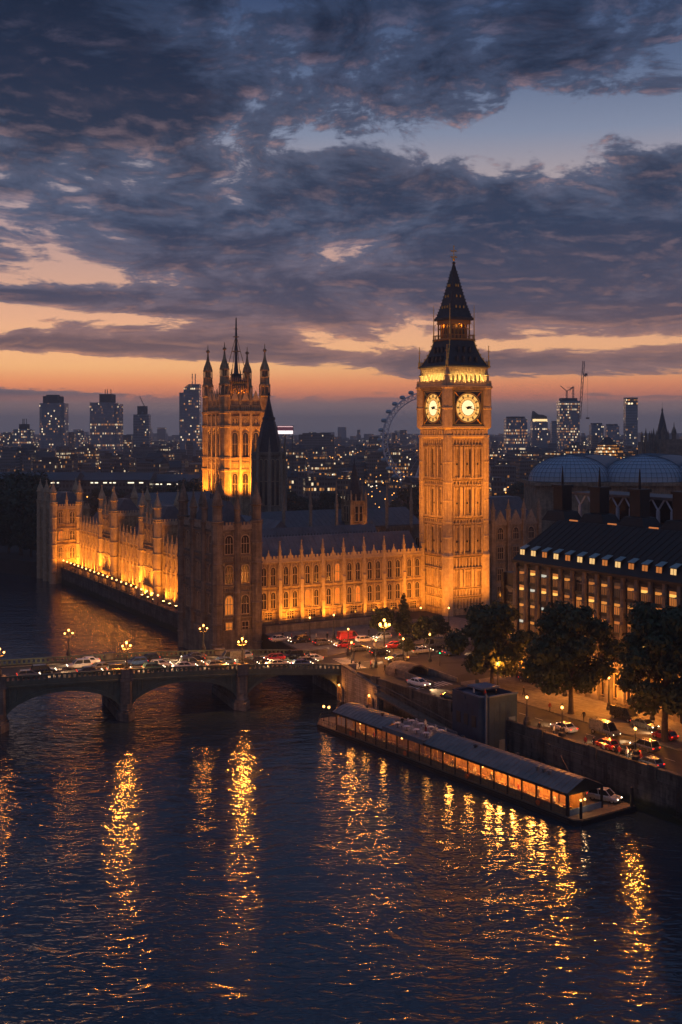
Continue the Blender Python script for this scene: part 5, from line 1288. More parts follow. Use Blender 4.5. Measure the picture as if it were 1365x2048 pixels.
for y in (-.7, .7):
    mb.bar((0, y, 2.7), (-3.6, y, 2.1), .05)
    for k in range(5): mb.bar((-.9 * k, y, 1.6 - .14 * k), (-.9 * k, y, 2.7 - .15 * k), .04)
mb.build('railing', IRON, t)
# walkway beside the wall
t = thing('gangway', 'sloping dark gangway along the quay wall between wing wall and kiosk', 'gangway', EF(-3.2, -16, 0), EF.r)
mb = MB(); mb.loft([[(x, 0, 4.4), (x, 0, 4.7), (x, -26, 1.7), (x, -26, 1.4)] for x in (0, 2.2)]); mb.build('walkway', rough_mat('gangway_deck', (.16, .13, .10), (.09, .075, .06), 1), t)
mb = MB()
for x in (0, 2.2):
    mb.bar((x, 0, 5.8), (x, -26, 2.8), .09); mb.bar((x, 0, 5.2), (x, -26, 2.2), .05)
    for k in range(14): mb.bar((x, -k * 2, 4.6 - k * .23), (x, -k * 2, 5.8 - k * .23), .05)
mb.build('railing', rough_mat('gangway_steel', (.14, .12, .10), (.09, .08, .07), 1), t)
mb = MB(); mb.bar((1.1, -1, -1), (1.1, -1, 4.4), .3, 8); mb.bar((1.1, -14, -1), (1.1, -14, 2.9), .3, 8); mb.build('pile', IRON, t)
# arched stair doorways with lamps at the wall foot
for k, (v, lb) in enumerate(((-.9, 'amber lit arched doorway under the bridge end'), (-11.6, 'amber lit arched doorway at the low end of the wing wall'))):
    p = EF(-.85, v + .2, .2); t = thing('landing_doorway', lb, 'doorway', p, EF.r - pi / 2, 'lit landing doorways')
    fr, pd, pl = window_meshes(1.5, 2.6, True, 0); o = inst('door_frame', fr, t); mb = MB(); mb.add([(x, -.03, z) for x, z in arch_pts(1.5, 2.6)], [tuple(range(len(arch_pts(1.5, 2.6))))]); mb.build('door', rough_mat('door_timber', (.25, .17, .1), (.15, .1, .06), 2), t)
    b = MB(); b.ball((0, -.35, 3.0), .2, 8, 5); b.build('lamp_globe', BULB, t); point((0, -.7, 3.0), 130, AMBER, .2, t)
# underpass canopy
def underpass():
    p = gnd(828, 1352, G); t = thing('underpass_mouth', 'low curved dark underpass mouth in the middle of the junction', 'underpass', p, EF.r + .1)
    mb = MB(); n = 10
    prof = [(3.2 * cos(pi * k / n), 2.3 * sin(pi * k / n)) for k in range(n + 1)] ; prof2 = [(2.85 * cos(pi * k / n), 1.98 * sin(pi * k / n)) for k in range(n + 1)][::-1]
    mb.yprism(prof + prof2, -1, 5); mb.build('canopy', STONED, t)
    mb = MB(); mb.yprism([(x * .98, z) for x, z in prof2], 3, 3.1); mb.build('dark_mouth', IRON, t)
    for s in (-1, 1):
        mb = MB(); mb.loft([[(s * 2.9, -1, 0), (s * 3.2, -1, 0), (s * 3.2, -1, 1.4), (s * 2.9, -1, 1.4)], [(s * 2.9, -9, 0), (s * 3.2, -9, 0), (s * 3.2, -9, .8), (s * 2.9, -9, .8)]]); mb.build('side_wall', PIERST, t)
underpass()
# dark lawn wall of the palace forecourt
t = thing('forecourt_wall', 'low dark stone wall with railings round the palace forecourt', 'wall', PF(7, -1.5, G), PF.r)
mb = MB(); mb.box(0, 30, -.25, .25, 0, 1.6); mb.box(-.1, 30.1, -.35, .35, 1.6, 1.8)
mb.build('wall_face', PIERST, t)
mb = MB()
for k in range(75): mb.bar((k * .4 + .2, 0, 1.8), (k * .4 + .2, 0, 2.9), .03)
mb.box(0, 30, -.04, .04, 2.7, 2.78); mb.build('railing', IRON, t)
sheet('forecourt_lawn', [PF(12, 2.4), PF(36, 2.4), PF(36, 7.2), PF(12, 7.2)], G + .16, LAWN)

# small launches moored between pier and quay
def launch(label, loc, rz, L, W_, cabin):
    t = thing('moored_launch', label, 'boat', loc, rz, 'launches moored by the pier')
    hw = W_ / 2; mb = MB()
    def sec(x, k, z): return [(x, -hw * k * .7, -.3), (x, -hw * k, z), (x, hw * k, z), (x, hw * k * .7, -.3)]
    mb.loft([sec(-L / 2, .85, .85), sec(-L / 4, 1, .8), sec(L / 5, 1, .85), sec(L / 2 - .8, .6, 1.0), sec(L / 2, .08, 1.15)]); mb.build('hull', rough_mat('launch_hull', (.35, .34, .33), (.2, .2, .2), 1, .4, .1) if 'launch_hull' not in MATS else MATS['launch_hull'], t)
    mb = MB(); mb.loft([[(-L / 2 + .8, -hw * .75, .8), (cabin, -hw * .75, .8), (cabin, hw * .75, .8), (-L / 2 + .8, hw * .75, .8)], [(-L / 2 + .9, -hw * .65, 2.0), (cabin - .4, -hw * .65, 2.0), (cabin - .4, hw * .65, 2.0), (-L / 2 + .9, hw * .65, 2.0)]]); mb.build('cabin', IRON, t)
    mb = MB(); mb.box(-L / 2 + .7, cabin - .2, -hw * .72, hw * .72, 2.0, 2.12); mb.build('cabin_roof', MATS['launch_hull'], t)
    pm = MB(); pm.box(-.35, .35, -.03, .03, 0, .55); pme = pm.mesh('cabin_window', GLASSD); n = int((cabin + L / 2 - 1.4) / 1.0)
    for k in range(n):
        for s in (-1, 1): inst('cabin_window', pme, t, (-L / 2 + 1.5 + k, s * hw * .71, 1.25))
launch('low covered launch moored behind the pier right of the kiosk', pp(19, -10.4, 0), PRZ, 13, 2.6, 3.5)
launch('small pale launch moored behind the far end of the pier', pp(50, -10.6, 0), PRZ, 8, 2.4, 1.0)
rb = MB(); rb.lathe(0, 0, [(.28, -.06), (.38, -.04), (.42, 0), (.38, .04), (.28, .06)], 14); rbm = rb.mesh('life_ring', rough_mat('life_ring_orange', (.6, .14, .03), (.5, .1, .02), 3))
for k, x in enumerate((6, 21, 36, 51)):
    o = inst('life_ring', rbm, None, pp(x, .06, 1.45)); o.rotation_euler = (pi / 2, 0, PRZ); tag(o, 'orange life ring on the river side railing of the pier, %s from the gable' % ORD[k], 'life ring', 'life rings on the pier railing')
# ================================================================ city beyond
BLUE = (.20, .28, .37)
CM = [win_mat('city_facade_dim', (.13, .125, .13), 1.7, 3.0, .08, .75, 1.1, .04), win_mat('city_facade_lit', (.15, .135, .13), 1.6, 3.1, .2, .7, 1.25, .10),
      win_mat('city_facade_dark', (.11, .11, .12), 2.0, 3.2, .04, .8, 1.1, .02), win_mat('city_facade_rows', (.13, .125, .13), 1.5, 3.4, .08, .6, 1.0, .3)]
TM = [win_mat('tower_facade_scattered', BLUE, 2.1, 3.6, .12, .65, 1.5, .04, (.12, .18, .25), .25), win_mat('tower_facade_bands', BLUE, 1.5, 4.0, .10, .75, 1.2, .2, (.12, .18, .25), .25),
      win_mat('tower_facade_sparse', (.2, .27, .34), 2.2, 3.8, .035, .6, 1.4, .02, (.09, .13, .17), .3), win_mat('tower_facade_busy', BLUE, 2.0, 3.6, .26, .6, 1.35, .10, (.12, .18, .25), .25)]
FLATR = rough_mat('city_roof', (.06, .06, .066), (.035, .035, .04), .1, .8, 0); PLANT = rough_mat('roof_plant', (.09, .085, .085), (.05, .05, .05), .2, .8, 0)
def tower(label, x0, x1, ytop, d, mat, shape='box', cat='skyscraper', name='skyscraper', dy=None):
    a, b = at(x0, ytop, d), at(x1, ytop, d); w = b.x - a.x; H = a.z - G; D = dy or w * .8
    t = thing(name, label, cat, ((a.x + b.x) / 2, d + D / 2, G), R.uniform(-.0, .0))
    mb = MB(); rm = MB(); hw = w / 2
    if shape == 'stepped':
        mb.poly([(-hw, -D / 2 + 4), (-hw + 4, -D / 2), (hw - 4, -D / 2), (hw, -D / 2 + 4), (hw, D / 2), (-hw, D / 2)], 0, H * .90)
        rm.poly([(-hw * .7, -D / 2 + 2), (hw * .55, -D / 2 + 2), (hw * .62, D / 2), (-hw * .75, D / 2)], H * .9, H); rm.box(-hw * .5, hw * .4, -D / 4, D / 4, H, H + 2)
    elif shape == 'shoulder':
        mb.box(-hw, hw * .72, -D / 2, D / 2, 0, H * .885); mb.box(hw * .72, hw, -D / 2 + 3, D / 2, 0, H * .87)
        rm.box(-hw * .36, hw * .5, -D / 2 + 2, D / 2 - 2, H * .885, H)
        for x in (-.1, .05, .3): rm.bar((hw * x, 0, H), (hw * x, 0, H + 7), .5)
    elif shape == 'slim':
        mb.box(-hw, hw, -D / 2, D / 2, 0, H * .86); rm.box(-hw * .5, hw * .6, -D / 2 + 1, D / 2 - 1, H * .86, H)
        rm.bar((hw * .3, 0, H), (-hw * .3, 0, H + 14), .5)
        mb.box(hw * .1, hw * .3, -D / 2 - 1, -D / 2, 0, H * .9)
    elif shape == 'round':
        mb.box(-hw, hw, -D / 2, D / 2, 0, H * .9)
        rm.yprism([(-hw * .6 + 0, H * .9), (-hw * .55, H * .95), (-hw * .3, H * .985), (0, H), (hw, H), (hw, H * .9)], -D / 2 + 1, D / 2)
        for x in (.2, .5): rm.bar((hw * x, 0, H), (hw * x, 0, H + 14), .6)
    elif shape == 'slant':
        mb.box(-hw, hw, -D / 2, D / 2, 0, H * .82)
        rm.yprism([(-hw * .9, H * .82), (-hw * .75, H), (-hw * .2, H * .94), (hw * .5, H * .93), (hw * .92, H * .90), (hw * .92, H * .82)], -D / 2 + 1, D / 2)
        g_ = MB(); g_.box(-hw * .93, hw * .93, -D / 2 - .4, -D / 2 + .8, H * .815, H * .855); g_.build('lit_crown', glow('crown_light', lin((255, 214, 150)), 1.6), t)
    elif shape == 'crown':
        mb.box(-hw, hw, -D / 2, D / 2, 0, H * .985)
        g_ = MB(); g_.box(-hw * .94, hw * .94, -D / 2 - .6, -D / 2, H * .90, H * .975)
        rm.box(-hw, hw, -D / 2 - .8, D / 2, H * .985, H)
        g_.build('lit_crown', win_mat('crown_band', (.2, .15, .1), 4, 6, .8, .6, 2.2, .9), t)
    else:
        mb.box(-hw, hw, -D / 2, D / 2, 0, H * .96); rm.box(-hw * .8, hw * .8, -D / 2 + 2, D / 2 - 2, H * .96, H)
    mb.build('facade', mat, t); rm.build('roof', PLANT if shape != 'round' else TM[2], t); return t, w, H, D
tower('short tower at the left edge with one brightly lit stair bay', 26, 62, 848, 1500, TM[3], 'shoulder')
tower('tall dark stepped tower with cut corners and scattered lights', 78, 128, 792, 1600, TM[0], 'stepped')
tower('broadest dark skyscraper with lit bands and a square top box', 180, 238, 788, 1550, TM[1], 'shoulder')
tower('slim pale tower with a small crane on its top', 267, 298, 812, 1650, TM[2], 'slim')
tower('tall tower with curved shoulder and twin masts beside the floodlit square tower', 359, 399, 768, 1500, TM[0], 'round')
tower('plain wide tower nearest the clock tower on its right', 1013, 1055, 833, 1500, TM[1])
tower('tower with lit crown under a slanting peaked top', 1065, 1096, 822, 1600, TM[0], 'slant')
tower('dim grey tower half hidden behind the crane tower', 1104, 1123, 842, 2000, TM[2])
CT = tower('tall unfinished tower with small cranes standing on its roof', 1120, 1160, 796, 1500, TM[3])
tower('small dark block tower right of the crane tower', 1183, 1208, 846, 1700, TM[0])
tower('small tower with a bright upper floor right of the crane tower', 1214, 1239, 848, 1750, TM[1])
tower('isolated slender tower with a bright lit crown near the right edge', 1252, 1276, 795, 1600, TM[2], 'crown')
tower('squat lit apartment block between the stepped tower and broad skyscraper', 152, 168, 862, 1800, TM[3])
tower('grey apartment slab right beside the stepped tower', 131, 149, 864, 1850, CM[0])
tower('low pale block left of the slim crane tower', 243, 263, 870, 1750, CM[0], 'box', 'city block', 'city_block')
tower('long dark flat roofed block on the skyline right of the bright sign', 598, 669, 866, 1500, CM[2], 'box', 'city block', 'city_block', 60)
tower('small dark flat roofed block on the skyline left of the observation wheel', 738, 760, 873, 1600, CM[2], 'box', 'city block', 'city_block')
def crane(label, bx, by, jx, jy, d, kind):
    a, b = at(bx, by, d), at(jx, jy, d); t = thing('tower_crane', label, 'crane', (a.x, a.y, a.z))
    m = rough_mat('crane_steel_' + kind, (.22, .10, .07), (.14, .07, .05), .5, .6, 0) if 'crane_steel_' + kind not in MATS else MATS['crane_steel_' + kind]
    d_ = Vector((b.x - a.x, 0, b.z - a.z))
    mb = MB(); L = d_.length; n = max(4, int(L / 6)); up = d_.normalized(); s = Vector((up.z, 0, -up.x)) * (1.2 if kind == 'large' else .8)
    for k in (-1, 1): mb.bar(s * k, d_ + s * k, .42)
    for k in range(n):
        p, q = d_ * (k / n), d_ * ((k + 1) / n); mb.bar(p + s * (1 if k % 2 else -1), q - s * (1 if k % 2 else -1), .28)
    mb.build('jib' if kind != 'mast' else 'mast', m, t); return t, m, d_
t, m, dv = crane('very tall lattice crane rising above the unfinished tower, leaning slightly', 1160, 838, 1168, 722, 1450, 'large')
mb = MB(); p = dv * .78; mb.bar(p, p + Vector((4, 0, -4)), .6); mb.cbox(p.x + 4, 0, p.z - 1, 3, 2, 3); mb.bar(p + Vector((6, 0, 0)), p + Vector((6, 0, -55)), .12); mb.cbox(p.x + 6, 0, p.z - 56, 4, 2, 2); mb.build('cab', m, t)
base_z = CT[2] + G
t, m, dv = crane('small luffing crane on the left of the unfinished tower roof', 1134, 797, 1134, 782, 1508, 'small')
mb = MB(); mb.bar(dv, dv + Vector((-8.5, 0, 7)), .5); mb.bar(dv, dv + Vector((8, 0, 5)), .5); mb.bar(dv + Vector((8, 0, 5)), dv + Vector((0, 0, 5)), .25); mb.build('jib_boom', m, t)
t, m, dv = crane('small upright crane mast on the right of the unfinished tower roof', 1147, 797, 1147, 773, 1508, 'small'); mb = MB(); mb.bar(dv, dv + Vector((-5, 0, -6)), .4); mb.build('jib_boom', m, t)
# lit stepped building below the right skyline, billboard, gothic silhouettes
a = at(1222, 912, 800); t = thing('ziggurat_block', 'low stepped block with every floor lit and a dark pyramid roof', 'building', (a.x, 800, G))
mb = MB(); 
for k in range(5): w = 11 - k * 1.1; h = a.z - G; mb.box(-w, w + (6 if k < 3 else 0), -5 + k, 12, (0 if k == 0 else h - 3.4 + 2.2 * k), h - 1.2 + 2.2 * k)
mb.build('facade', win_mat('lit_floors', (.12, .09, .07), 1.2, 2.2, .8, .8, 1.5, .9, sash=.06), t)
mb = MB(); h = a.z - G + 7.6; mb.loft([[(-7, -2, h), (5, -2, h), (5, 11, h), (-7, 11, h)], [(-2.4, 4, h + 5.5), (0, 4, h + 5.5), (0, 6, h + 5.5), (-2.4, 6, h + 5.5)]]); mb.build('roof', FLATR, t)
a = at(571, 868, 900); t = thing('lit_billboard', 'bright white and plum illuminated sign above the rooftops beside the dark spire', 'sign', (a.x, 900, a.z))
mb = MB(); mb.box(-6, 6, 0, .6, 0, 2.7); mb.build('white_panel', glow('sign_white', lin((255, 236, 236)), 1.5), t); mb = MB(); mb.box(-6, 6, 0, .6, 2.75, 5.4); mb.build('plum_panel', glow('sign_plum', lin((110, 62, 76)), .6), t); mb = MB(); mb.box(-6, 6, 0, .6, 5.45, 6.2); mb.build('top_band', glow('sign_pink', lin((240, 190, 190)), 1.0), t)
mb = MB(); mb.box(-6.4, 6.4, .65, 1.4, -.4, 6.6)
for x in (-5.5, 0, 5.5): mb.box(x - .3, x + .3, .7, 1.4, G - a.z, -.3)
mb.build('sign_frame', IRON, t)
for nm, lb, cat, x, yt, w, d in (('church_spire', 'dark pointed church spire silhouette near the right edge', 'church', 1325, 815, 13, 900), ('gothic_turret_block', 'dark many turreted silhouette left of the church spire', 'building', 1300, 858, 12, 880), ('domed_silhouette', 'dark domed turret silhouette at the far right edge', 'building', 1350, 850, 16, 860)):
    a = at(x, yt, d); hw = w / 2; H = a.z - G; t = thing(nm, lb, cat, (a.x, d, G)); mb = MB()
    if nm == 'church_spire':
        mb.box(-hw, hw, -hw, hw, 0, H * .62); 
        for s in (-1, 1):
            for q in (-1, 1): mb.lathe(s * hw, q * hw, [(.9, 0), (.9, H * .66), (.05, H * .74)], 6)
        mb.box(-hw - 16, hw + 14, 4, 20, 0, H * .5); mb.build('wall', STONED, t); mb = MB(); mb.lathe(0, 0, [(hw * .8, H * .62), (hw * .55, H * .75), (.5, H * .96), (.9, H * .965), (.1, H), (.1, H + 4)], 8); mb.build('spire', SPIRE, t)
    elif nm == 'gothic_turret_block':
        mb.box(-hw, hw, 0, 12, 0, H * .8)
        for k in range(5): mb.lathe(-hw + k * hw / 2, 0, [(1.0, 0), (1.0, H * .9), (.05, H * (1.02 if k % 2 else .97))], 6)
        mb.build('wall', STONED, t)
    else:
        mb.box(-hw, hw, 0, 14, 0, H * .8)
        for k in range(3): mb.lathe(-hw + k * hw, 2, [(1.6, 0), (1.6, H * .86), (2.0, H * .88), (1.5, H * .93), (.4, H * .98), (.1, H * 1.04)], 8)
        mb.build('wall', STONED, t)
# low station sheds with rows of white lights
for k, (x0, x1, y, d) in enumerate(((-30, 150, 962, 640), (150, 300, 962, 655), (300, 395, 965, 670))):
    a, b = at(x0, y, d), at(x1, y, d); w = b.x - a.x; t = thing('station_shed', 'long low shed with white lights, %s from left beyond the river range' % ORD[k], 'shed', (a.x, d, G), 0, 'station sheds beyond the river range')
    H = a.z - G; mb = MB(); mb.box(0, w, 0, 30, 0, H); mb.build('shed_wall', CM[2], t); mb = MB(); mb.xprism([(-1, H), (-1, H + .6), (12, H + 4.5), (31, H + .6), (31, H)], -.5, w + .5); mb.build('roof', rough_mat('shed_roof', (.07, .08, .10), (.045, .052, .065), .08, .6, 0), t)
    mb = MB(); x = 1.0
    while x < w - 3: l = R.uniform(.8, 3.5); mb.box(x, x + l, -.3, -.1, H - 1.3, H - .7); x += l + R.choice((1, 1.5, 3, 7))
    mb.build('strip_light', glow('white_strip', lin((255, 240, 205)), 2.0), t)
# low blocks, row on row
zones = [(0, 179, 'left of the broadest skyscraper'), (179, 359, 'between the broadest skyscraper and masted tower'), (359, 560, 'behind the floodlit square tower'), (560, 700, 'right of the dark spire'), (700, 848, 'around the observation wheel'), (848, 1010, 'behind the clock tower'), (1010, 1180, 'below the unfinished tower'), (1180, 1420, 'beyond the glazed vaults')]
rows = [(700, 'nearest'), (830, 'second'), (1000, 'third'), (1200, 'fourth'), (1450, 'fifth')]
count = {}
allb = []
for d, rn in rows:
    x = -20 + R.uniform(0, 20)
    while x < 1390:
        w = R.uniform(16, 58) * (820 / d) ** .5; gap = R.uniform(2, 16)
        cx = x + w / 2; zn = next(i for i, z in enumerate(zones) if max(min(cx, 1400), 0) < z[1])
        hidden = 852 < x and x + w < 982 or (412 < x and x + w < 555)
        if not hidden and not (d < 1100 and zn == 4 and R.random() < .5): allb.append((d + R.uniform(-30, 30), rn, zn, x, w))
        x += w + gap
for d, rn, zn, x, w in sorted(allb, key=lambda q: (q[1], q[2], q[3])):
    k = count.get((rn, zn), 0); count[(rn, zn)] = k + 1
    mi = R.choice((0, 0, 1, 2, 2, 3)); h = R.uniform(11, 24) + (d - 650) * .012
    if 560 < x < 680 and rn == 'nearest': mi = 1; h = 20
    h = min(h, 47 - (15 if False else 0))
    p = at(x + w / 2, 900, d); W_ = w * d / F; D_ = R.uniform(12, 26)
    t = thing('city_block', '%s city block, %s in the %s row %s' % ('wide' if w * (d / 820) ** .5 > 38 else 'narrow', ORD[k], rn, zones[zn][2]), 'city block', (p.x, d, G), R.uniform(-.35, .35), 'low city blocks behind the palace')
    mb = MB(); mb.box(-W_ / 2, W_ / 2, 0, D_, 0, h)
    if R.random() < .4: mb.box(-W_ / 2 + W_ * .15, W_ / 2 - W_ * .3, 2, D_ - 1, h, h + 3.5)
    mb.build('facade', CM[mi], t)
    rm = MB(); rm.box(-W_ / 2 - .3, W_ / 2 + .3, -.3, D_ + .3, h - .0 + .01, h + .5)
    if R.random() < .6: rm.box(-W_ * .2, W_ * .15, 3, D_ * .6, h + .5, h + R.uniform(2, 4.5))
    if R.random() < .3: rm.xprism([(0, h + .5), (D_ / 2, h + R.uniform(3, 6)), (D_, h + .5)], -W_ / 2, W_ / 2)
    rm.build('roof', FLATR, t)
# everything farther out reads as one mass
mb = MB(); zf = []
for d in (1750, 2100, 2550, 3100, 3800, 4600):
    x = -60.
    while x < 1430:
        w = R.uniform(9, 30); h = R.uniform(14, 30) + (d - 1500) * .0085 * R.uniform(.4, 1); p = at(x + w / 2, 900, d + R.uniform(-120, 120)); W_ = w * d / F
        if R.random() < .12: h *= 1.45; W_ *= .6
        mb.box(p.x - W_ / 2, p.x + W_ / 2, p.y, p.y + 25, 4.9, G + h, R.choice((0, 1, 2, 3))); x += w + R.uniform(0, 6)
o = mb.build('distant_city', [win_mat('far_city_dim', (.09, .085, .095), 3.2, 4, .09, .7, 1.5, .04), win_mat('far_city_lit', (.10, .09, .09), 3.2, 4, .18, .7, 1.6, .08), CM[2], CM[0]]); struct(o, 'stuff'); o['label'] = 'mass of far city blocks fading to the horizon'; o['category'] = 'city'
mb = MB()
for k in range(2600):
    d = 620 * (4200 / 620) ** R.random(); p = at(R.uniform(-20, 1390), 900, d); r = R.uniform(.25, .55) * (d / 900) ** .55
    z = G + R.uniform(3, 12) + (d > 1100) * R.uniform(0, 14); q = k % 5 == 0
    mb.add([(p.x - r, d, z), (p.x, d - r, z), (p.x + r, d, z), (p.x, d + r, z), (p.x, d, z + r), (p.x, d, z - r)], [(0, 1, 4), (1, 2, 4), (2, 3, 4), (3, 0, 4), (1, 0, 5), (2, 1, 5), (3, 2, 5), (0, 3, 5)], 1 if q else 0)
o = mb.build('city_lights', [glow('city_lamp_amber', lin((255, 165, 75)), 4.5), glow('city_lamp_white', lin((255, 228, 190)), 4.0)]); struct(o, 'stuff'); o['label'] = 'countless small street lights across the far city'; o['category'] = 'lights'
# ================================================================ observation wheel
def wheel():
    d = 950; c = at(861, 880, d); r = 97 * d / F; t = thing('observation_wheel', 'giant white observation wheel with glass pods, half hidden by the clock tower', 'ferris wheel', (c.x, d, c.z), radians(8))
    WM = rough_mat('wheel_white_steel', (.75, .72, .76), (.6, .58, .62), .3, .5, 0)
    n = 64; P = lambda k, rr, y: (rr * cos(2 * pi * k / n), y, rr * sin(2 * pi * k / n))
    mb = MB(); ri = r * .90
    for k in range(n):
        for y in (-2.2, 2.2): mb.bar(P(k, r, y), P(k + 1, r, y), .42)
        mb.bar(P(k, ri, 0), P(k + 1, ri, 0), .42)
        for y in (-2.2, 2.2): mb.bar(P(k, r, y), P(k + .5, ri, 0), .2); mb.bar(P(k + .5, ri, 0), P(k + 1, r, y), .2)
        mb.bar(P(k, r, -2.2), P(k, r, 2.2), .2)
    mb.build('rim', WM, t)
    mb = MB()
    for k in range(32): mb.bar(P(k * 2, ri, 0), P(k * 2 + 5, 1.2, 3 if k % 2 else -3), .07)
    mb.build('spoke_cable', WM, t)
    mb = MB(); mb.bar((0, -4, 0), (0, 9, 0), 1.6, 10); mb.build('hub', WM, t)
    mb = MB(); g0 = G - c.z
    for s in (-1, 1): mb.bar((s * 11, 20, g0), (0, 8, 0), 1.0, 8)
    mb.build('support_leg', WM, t)
    pm_ = MB(); pm_.lathe(0, 0, [(.1, -1.5), (1.0, -1.3), (1.45, -.5), (1.45, .5), (1.0, 1.3), (.1, 1.5)], 10); o = pm_.v; pm_.v = [(z * 1.55, y, x * 1.15) for x, y, z in o]; pme = pm_.mesh('pod', gloss('pod_glass', (.30, .42, .5), .25, .2))
    for k in range(32): p = P(k * 2, r + 2.1, 0); inst('pod', pme, t, p)
    return t
wheel()
# ================================================================ trees
def leaf_mat(name, c1, c2):
    m, nt, b = base(name); oi = nt.nodes.new('ShaderNodeObjectInfo'); n = noise(nt, worldco(nt), .9, 3, .6); n2 = noise(nt, worldco(nt), 7, 2, .5)
    nt.links.new(mixc(nt, (n * .6 + n2 * .5).smooth(.35, .7), c1, c2), b.inputs['Base Color']); b.inputs['Roughness'].default_value = .65; b.inputs['Specular IOR Level'].default_value = .3
    return m
LEAF = leaf_mat('plane_leaves', (.02, .034, .012), (.044, .058, .022)); LEAFD = leaf_mat('evergreen_leaves', (.018, .03, .014), (.035, .05, .02))
BARK = rough_mat('mottled_bark', (.10, .08, .06), (.045, .036, .028), 2, .9, .6)
def tree_meshes(rng, h, rx, trunk_h, n, leaf, conifer=False, mat=None):
    tr = MB(); rt = h * .022
    tr.lathe(0, 0, [(rt * 1.7, -.3), (rt * 1.15, .5), (rt, trunk_h * .6), (rt * .8, trunk_h), (rt * .5, h * .6), (rt * .15, h * .85)], 8)
    cen = []
    if conifer:
        for k in range(26):
            u = k / 25; a = k * 2.4; rr = rx * (1 - u) ** .8 * .8; z = trunk_h * .4 + (h - trunk_h * .4) * u; cen.append((rr * .55 * cos(a), rr * .55 * sin(a), z, rr * .62 + .3, .5))
    else:
        nb = 27
        for k in range(nb):
            a = k * 2.399 + rng.uniform(-.3, .3); u = (k + .5) / nb; ph = u * pi * .92; rr = rx * sin(max(.25, ph)) ** .7 * rng.uniform(.42, .95)
            z = h - (h - trunk_h) * (.12 + .82 * u) ; cen.append((rr * cos(a), rr * sin(a), z, rx * rng.uniform(.19, .36), .75))
            tr.bar((0, 0, trunk_h + (z - trunk_h) * .35), (rr * cos(a) * .85, rr * sin(a) * .85, z), rt * .38, 5, rt * .1)
        cen.append((0, 0, trunk_h + (h - trunk_h) * .5, rx * .42, 1.1))
    mb = MB(); tot = sum(c[3] ** 2 for c in cen)
    for cx, cy, cz, r, sq in cen:
        for j in range(int(n * r * r / tot)):
            v = Vector((rng.gauss(0, 1), rng.gauss(0, 1), rng.gauss(0, 1))).normalized() * r * (rng.random() ** .4) * rng.uniform(.85, 1.12)
            p = Vector((cx + v.x, cy + v.y, cz + v.z * sq)); s = leaf * rng.uniform(.6, 1.3)
            nrm = (v.normalized() + Vector((rng.uniform(-1, 1), rng.uniform(-1, 1), rng.uniform(-.4, 1.2)))).normalized(); u_ = nrm.orthogonal().normalized(); w = nrm.cross(u_); a = rng.uniform(0, 6.28); u_, w = u_ * cos(a) + w * sin(a), w * cos(a) - u_ * sin(a)
            o = len(mb.v); mb.v += [tuple(p - u_ * s), tuple(p + w * s * .55), tuple(p + u_ * s), tuple(p - w * s * .55)]; mb.f.append([o, o + 1, o + 2, o + 3]); mb.m.append(0)
    def raw(m_, nm, mt):
        me = bpy.data.meshes.new(nm); me.from_pydata(m_.v, [], m_.f); me.materials.append(mt); me.update(); return me
    return tr.mesh('trunk', BARK), raw(mb, 'crown', mat or LEAF)
def tree(label, loc, meshes, rz=0, sc=1., name='plane_tree', cat='tree', group=None):
    t = thing(name, label, cat, loc, rz, group); t.scale = (sc, sc, sc); inst('trunk', meshes[0], t); inst('crown', meshes[1], t); return t
rg = random.Random(5)
A1 = tree_meshes(rg, 15.5, 8.0, 3.6, 11000, .42); A2 = tree_meshes(rg, 19, 8.6, 4.2, 13000, .42); A3 = tree_meshes(rg, 22, 8.8, 4.8, 14000, .42)
tree('broad round leafy tree on the pavement left of the office block', EF(15.4, -27.5, G + .1), A1)
tree('big dark leafy tree covering the middle of the office block base', EF(14.3, -49.5, G + .1), A2)
tree('tallest dark leafy tree at the right edge of the view', EF(14.3, -70, G + .1), A3)
tree('dark leafy tree partly cut by the right edge of the frame', EF(17, -83, G + .1), A2, 2.0)
S1 = tree_meshes(rg, 7.5, 3.6, 1.8, 2200, .35, False, LEAFD); S2 = tree_meshes(rg, 9.5, 2.9, 1.4, 2600, .35, True, LEAFD)
tree('slim dark conifer in front of the palace range near the clock tower', gnd(808, 1268, G), S2, name='conifer_tree')
tree('small round tree left of the conifer before the palace range', gnd(765, 1275, G), S1, .5, .95, 'small_tree')
tree('dark rounded bush tree right of the conifer', gnd(850, 1292, G), S1, 1.7, .9, 'small_tree')
tree('dark low tree between the conifer and the clock tower foot', gnd(877, 1282, G), S1, 3.1, .8, 'small_tree')
tree('low spreading tree behind the cluster lamp in the junction', gnd(815, 1312, G), S1, 4.2, .55, 'small_tree')
tree('small tree standing behind the clock tower base on its right', gnd(1003, 1290, G), S1, 2.2, 1.35, 'small_tree')
B1 = tree_meshes(rg, 25, 12, 5, 4200, .8, False, LEAFD); B2 = tree_meshes(rg, 19, 10, 4, 3200, .8, False, LEAFD)
lb = [(-6, 448, 1.05, B1, 'outermost'), (18, 452, .95, B2, 'lower'), (42, 446, 1.1, B1, 'tallest'), (62, 440, .85, B2, 'riverside'), (5, 490, 1.2, B1, 'rear'), (55, 500, 1.25, B1, 'rearmost')]
for x, d, s, m_, w in lb:
    p = at(x, 900, d); tree('%s dark tree of the riverside clump left of the far pavilion' % w, (p.x, d, G), m_, x * .3, s, 'riverside_tree', 'tree', 'trees left of the far pavilion')
k = 0
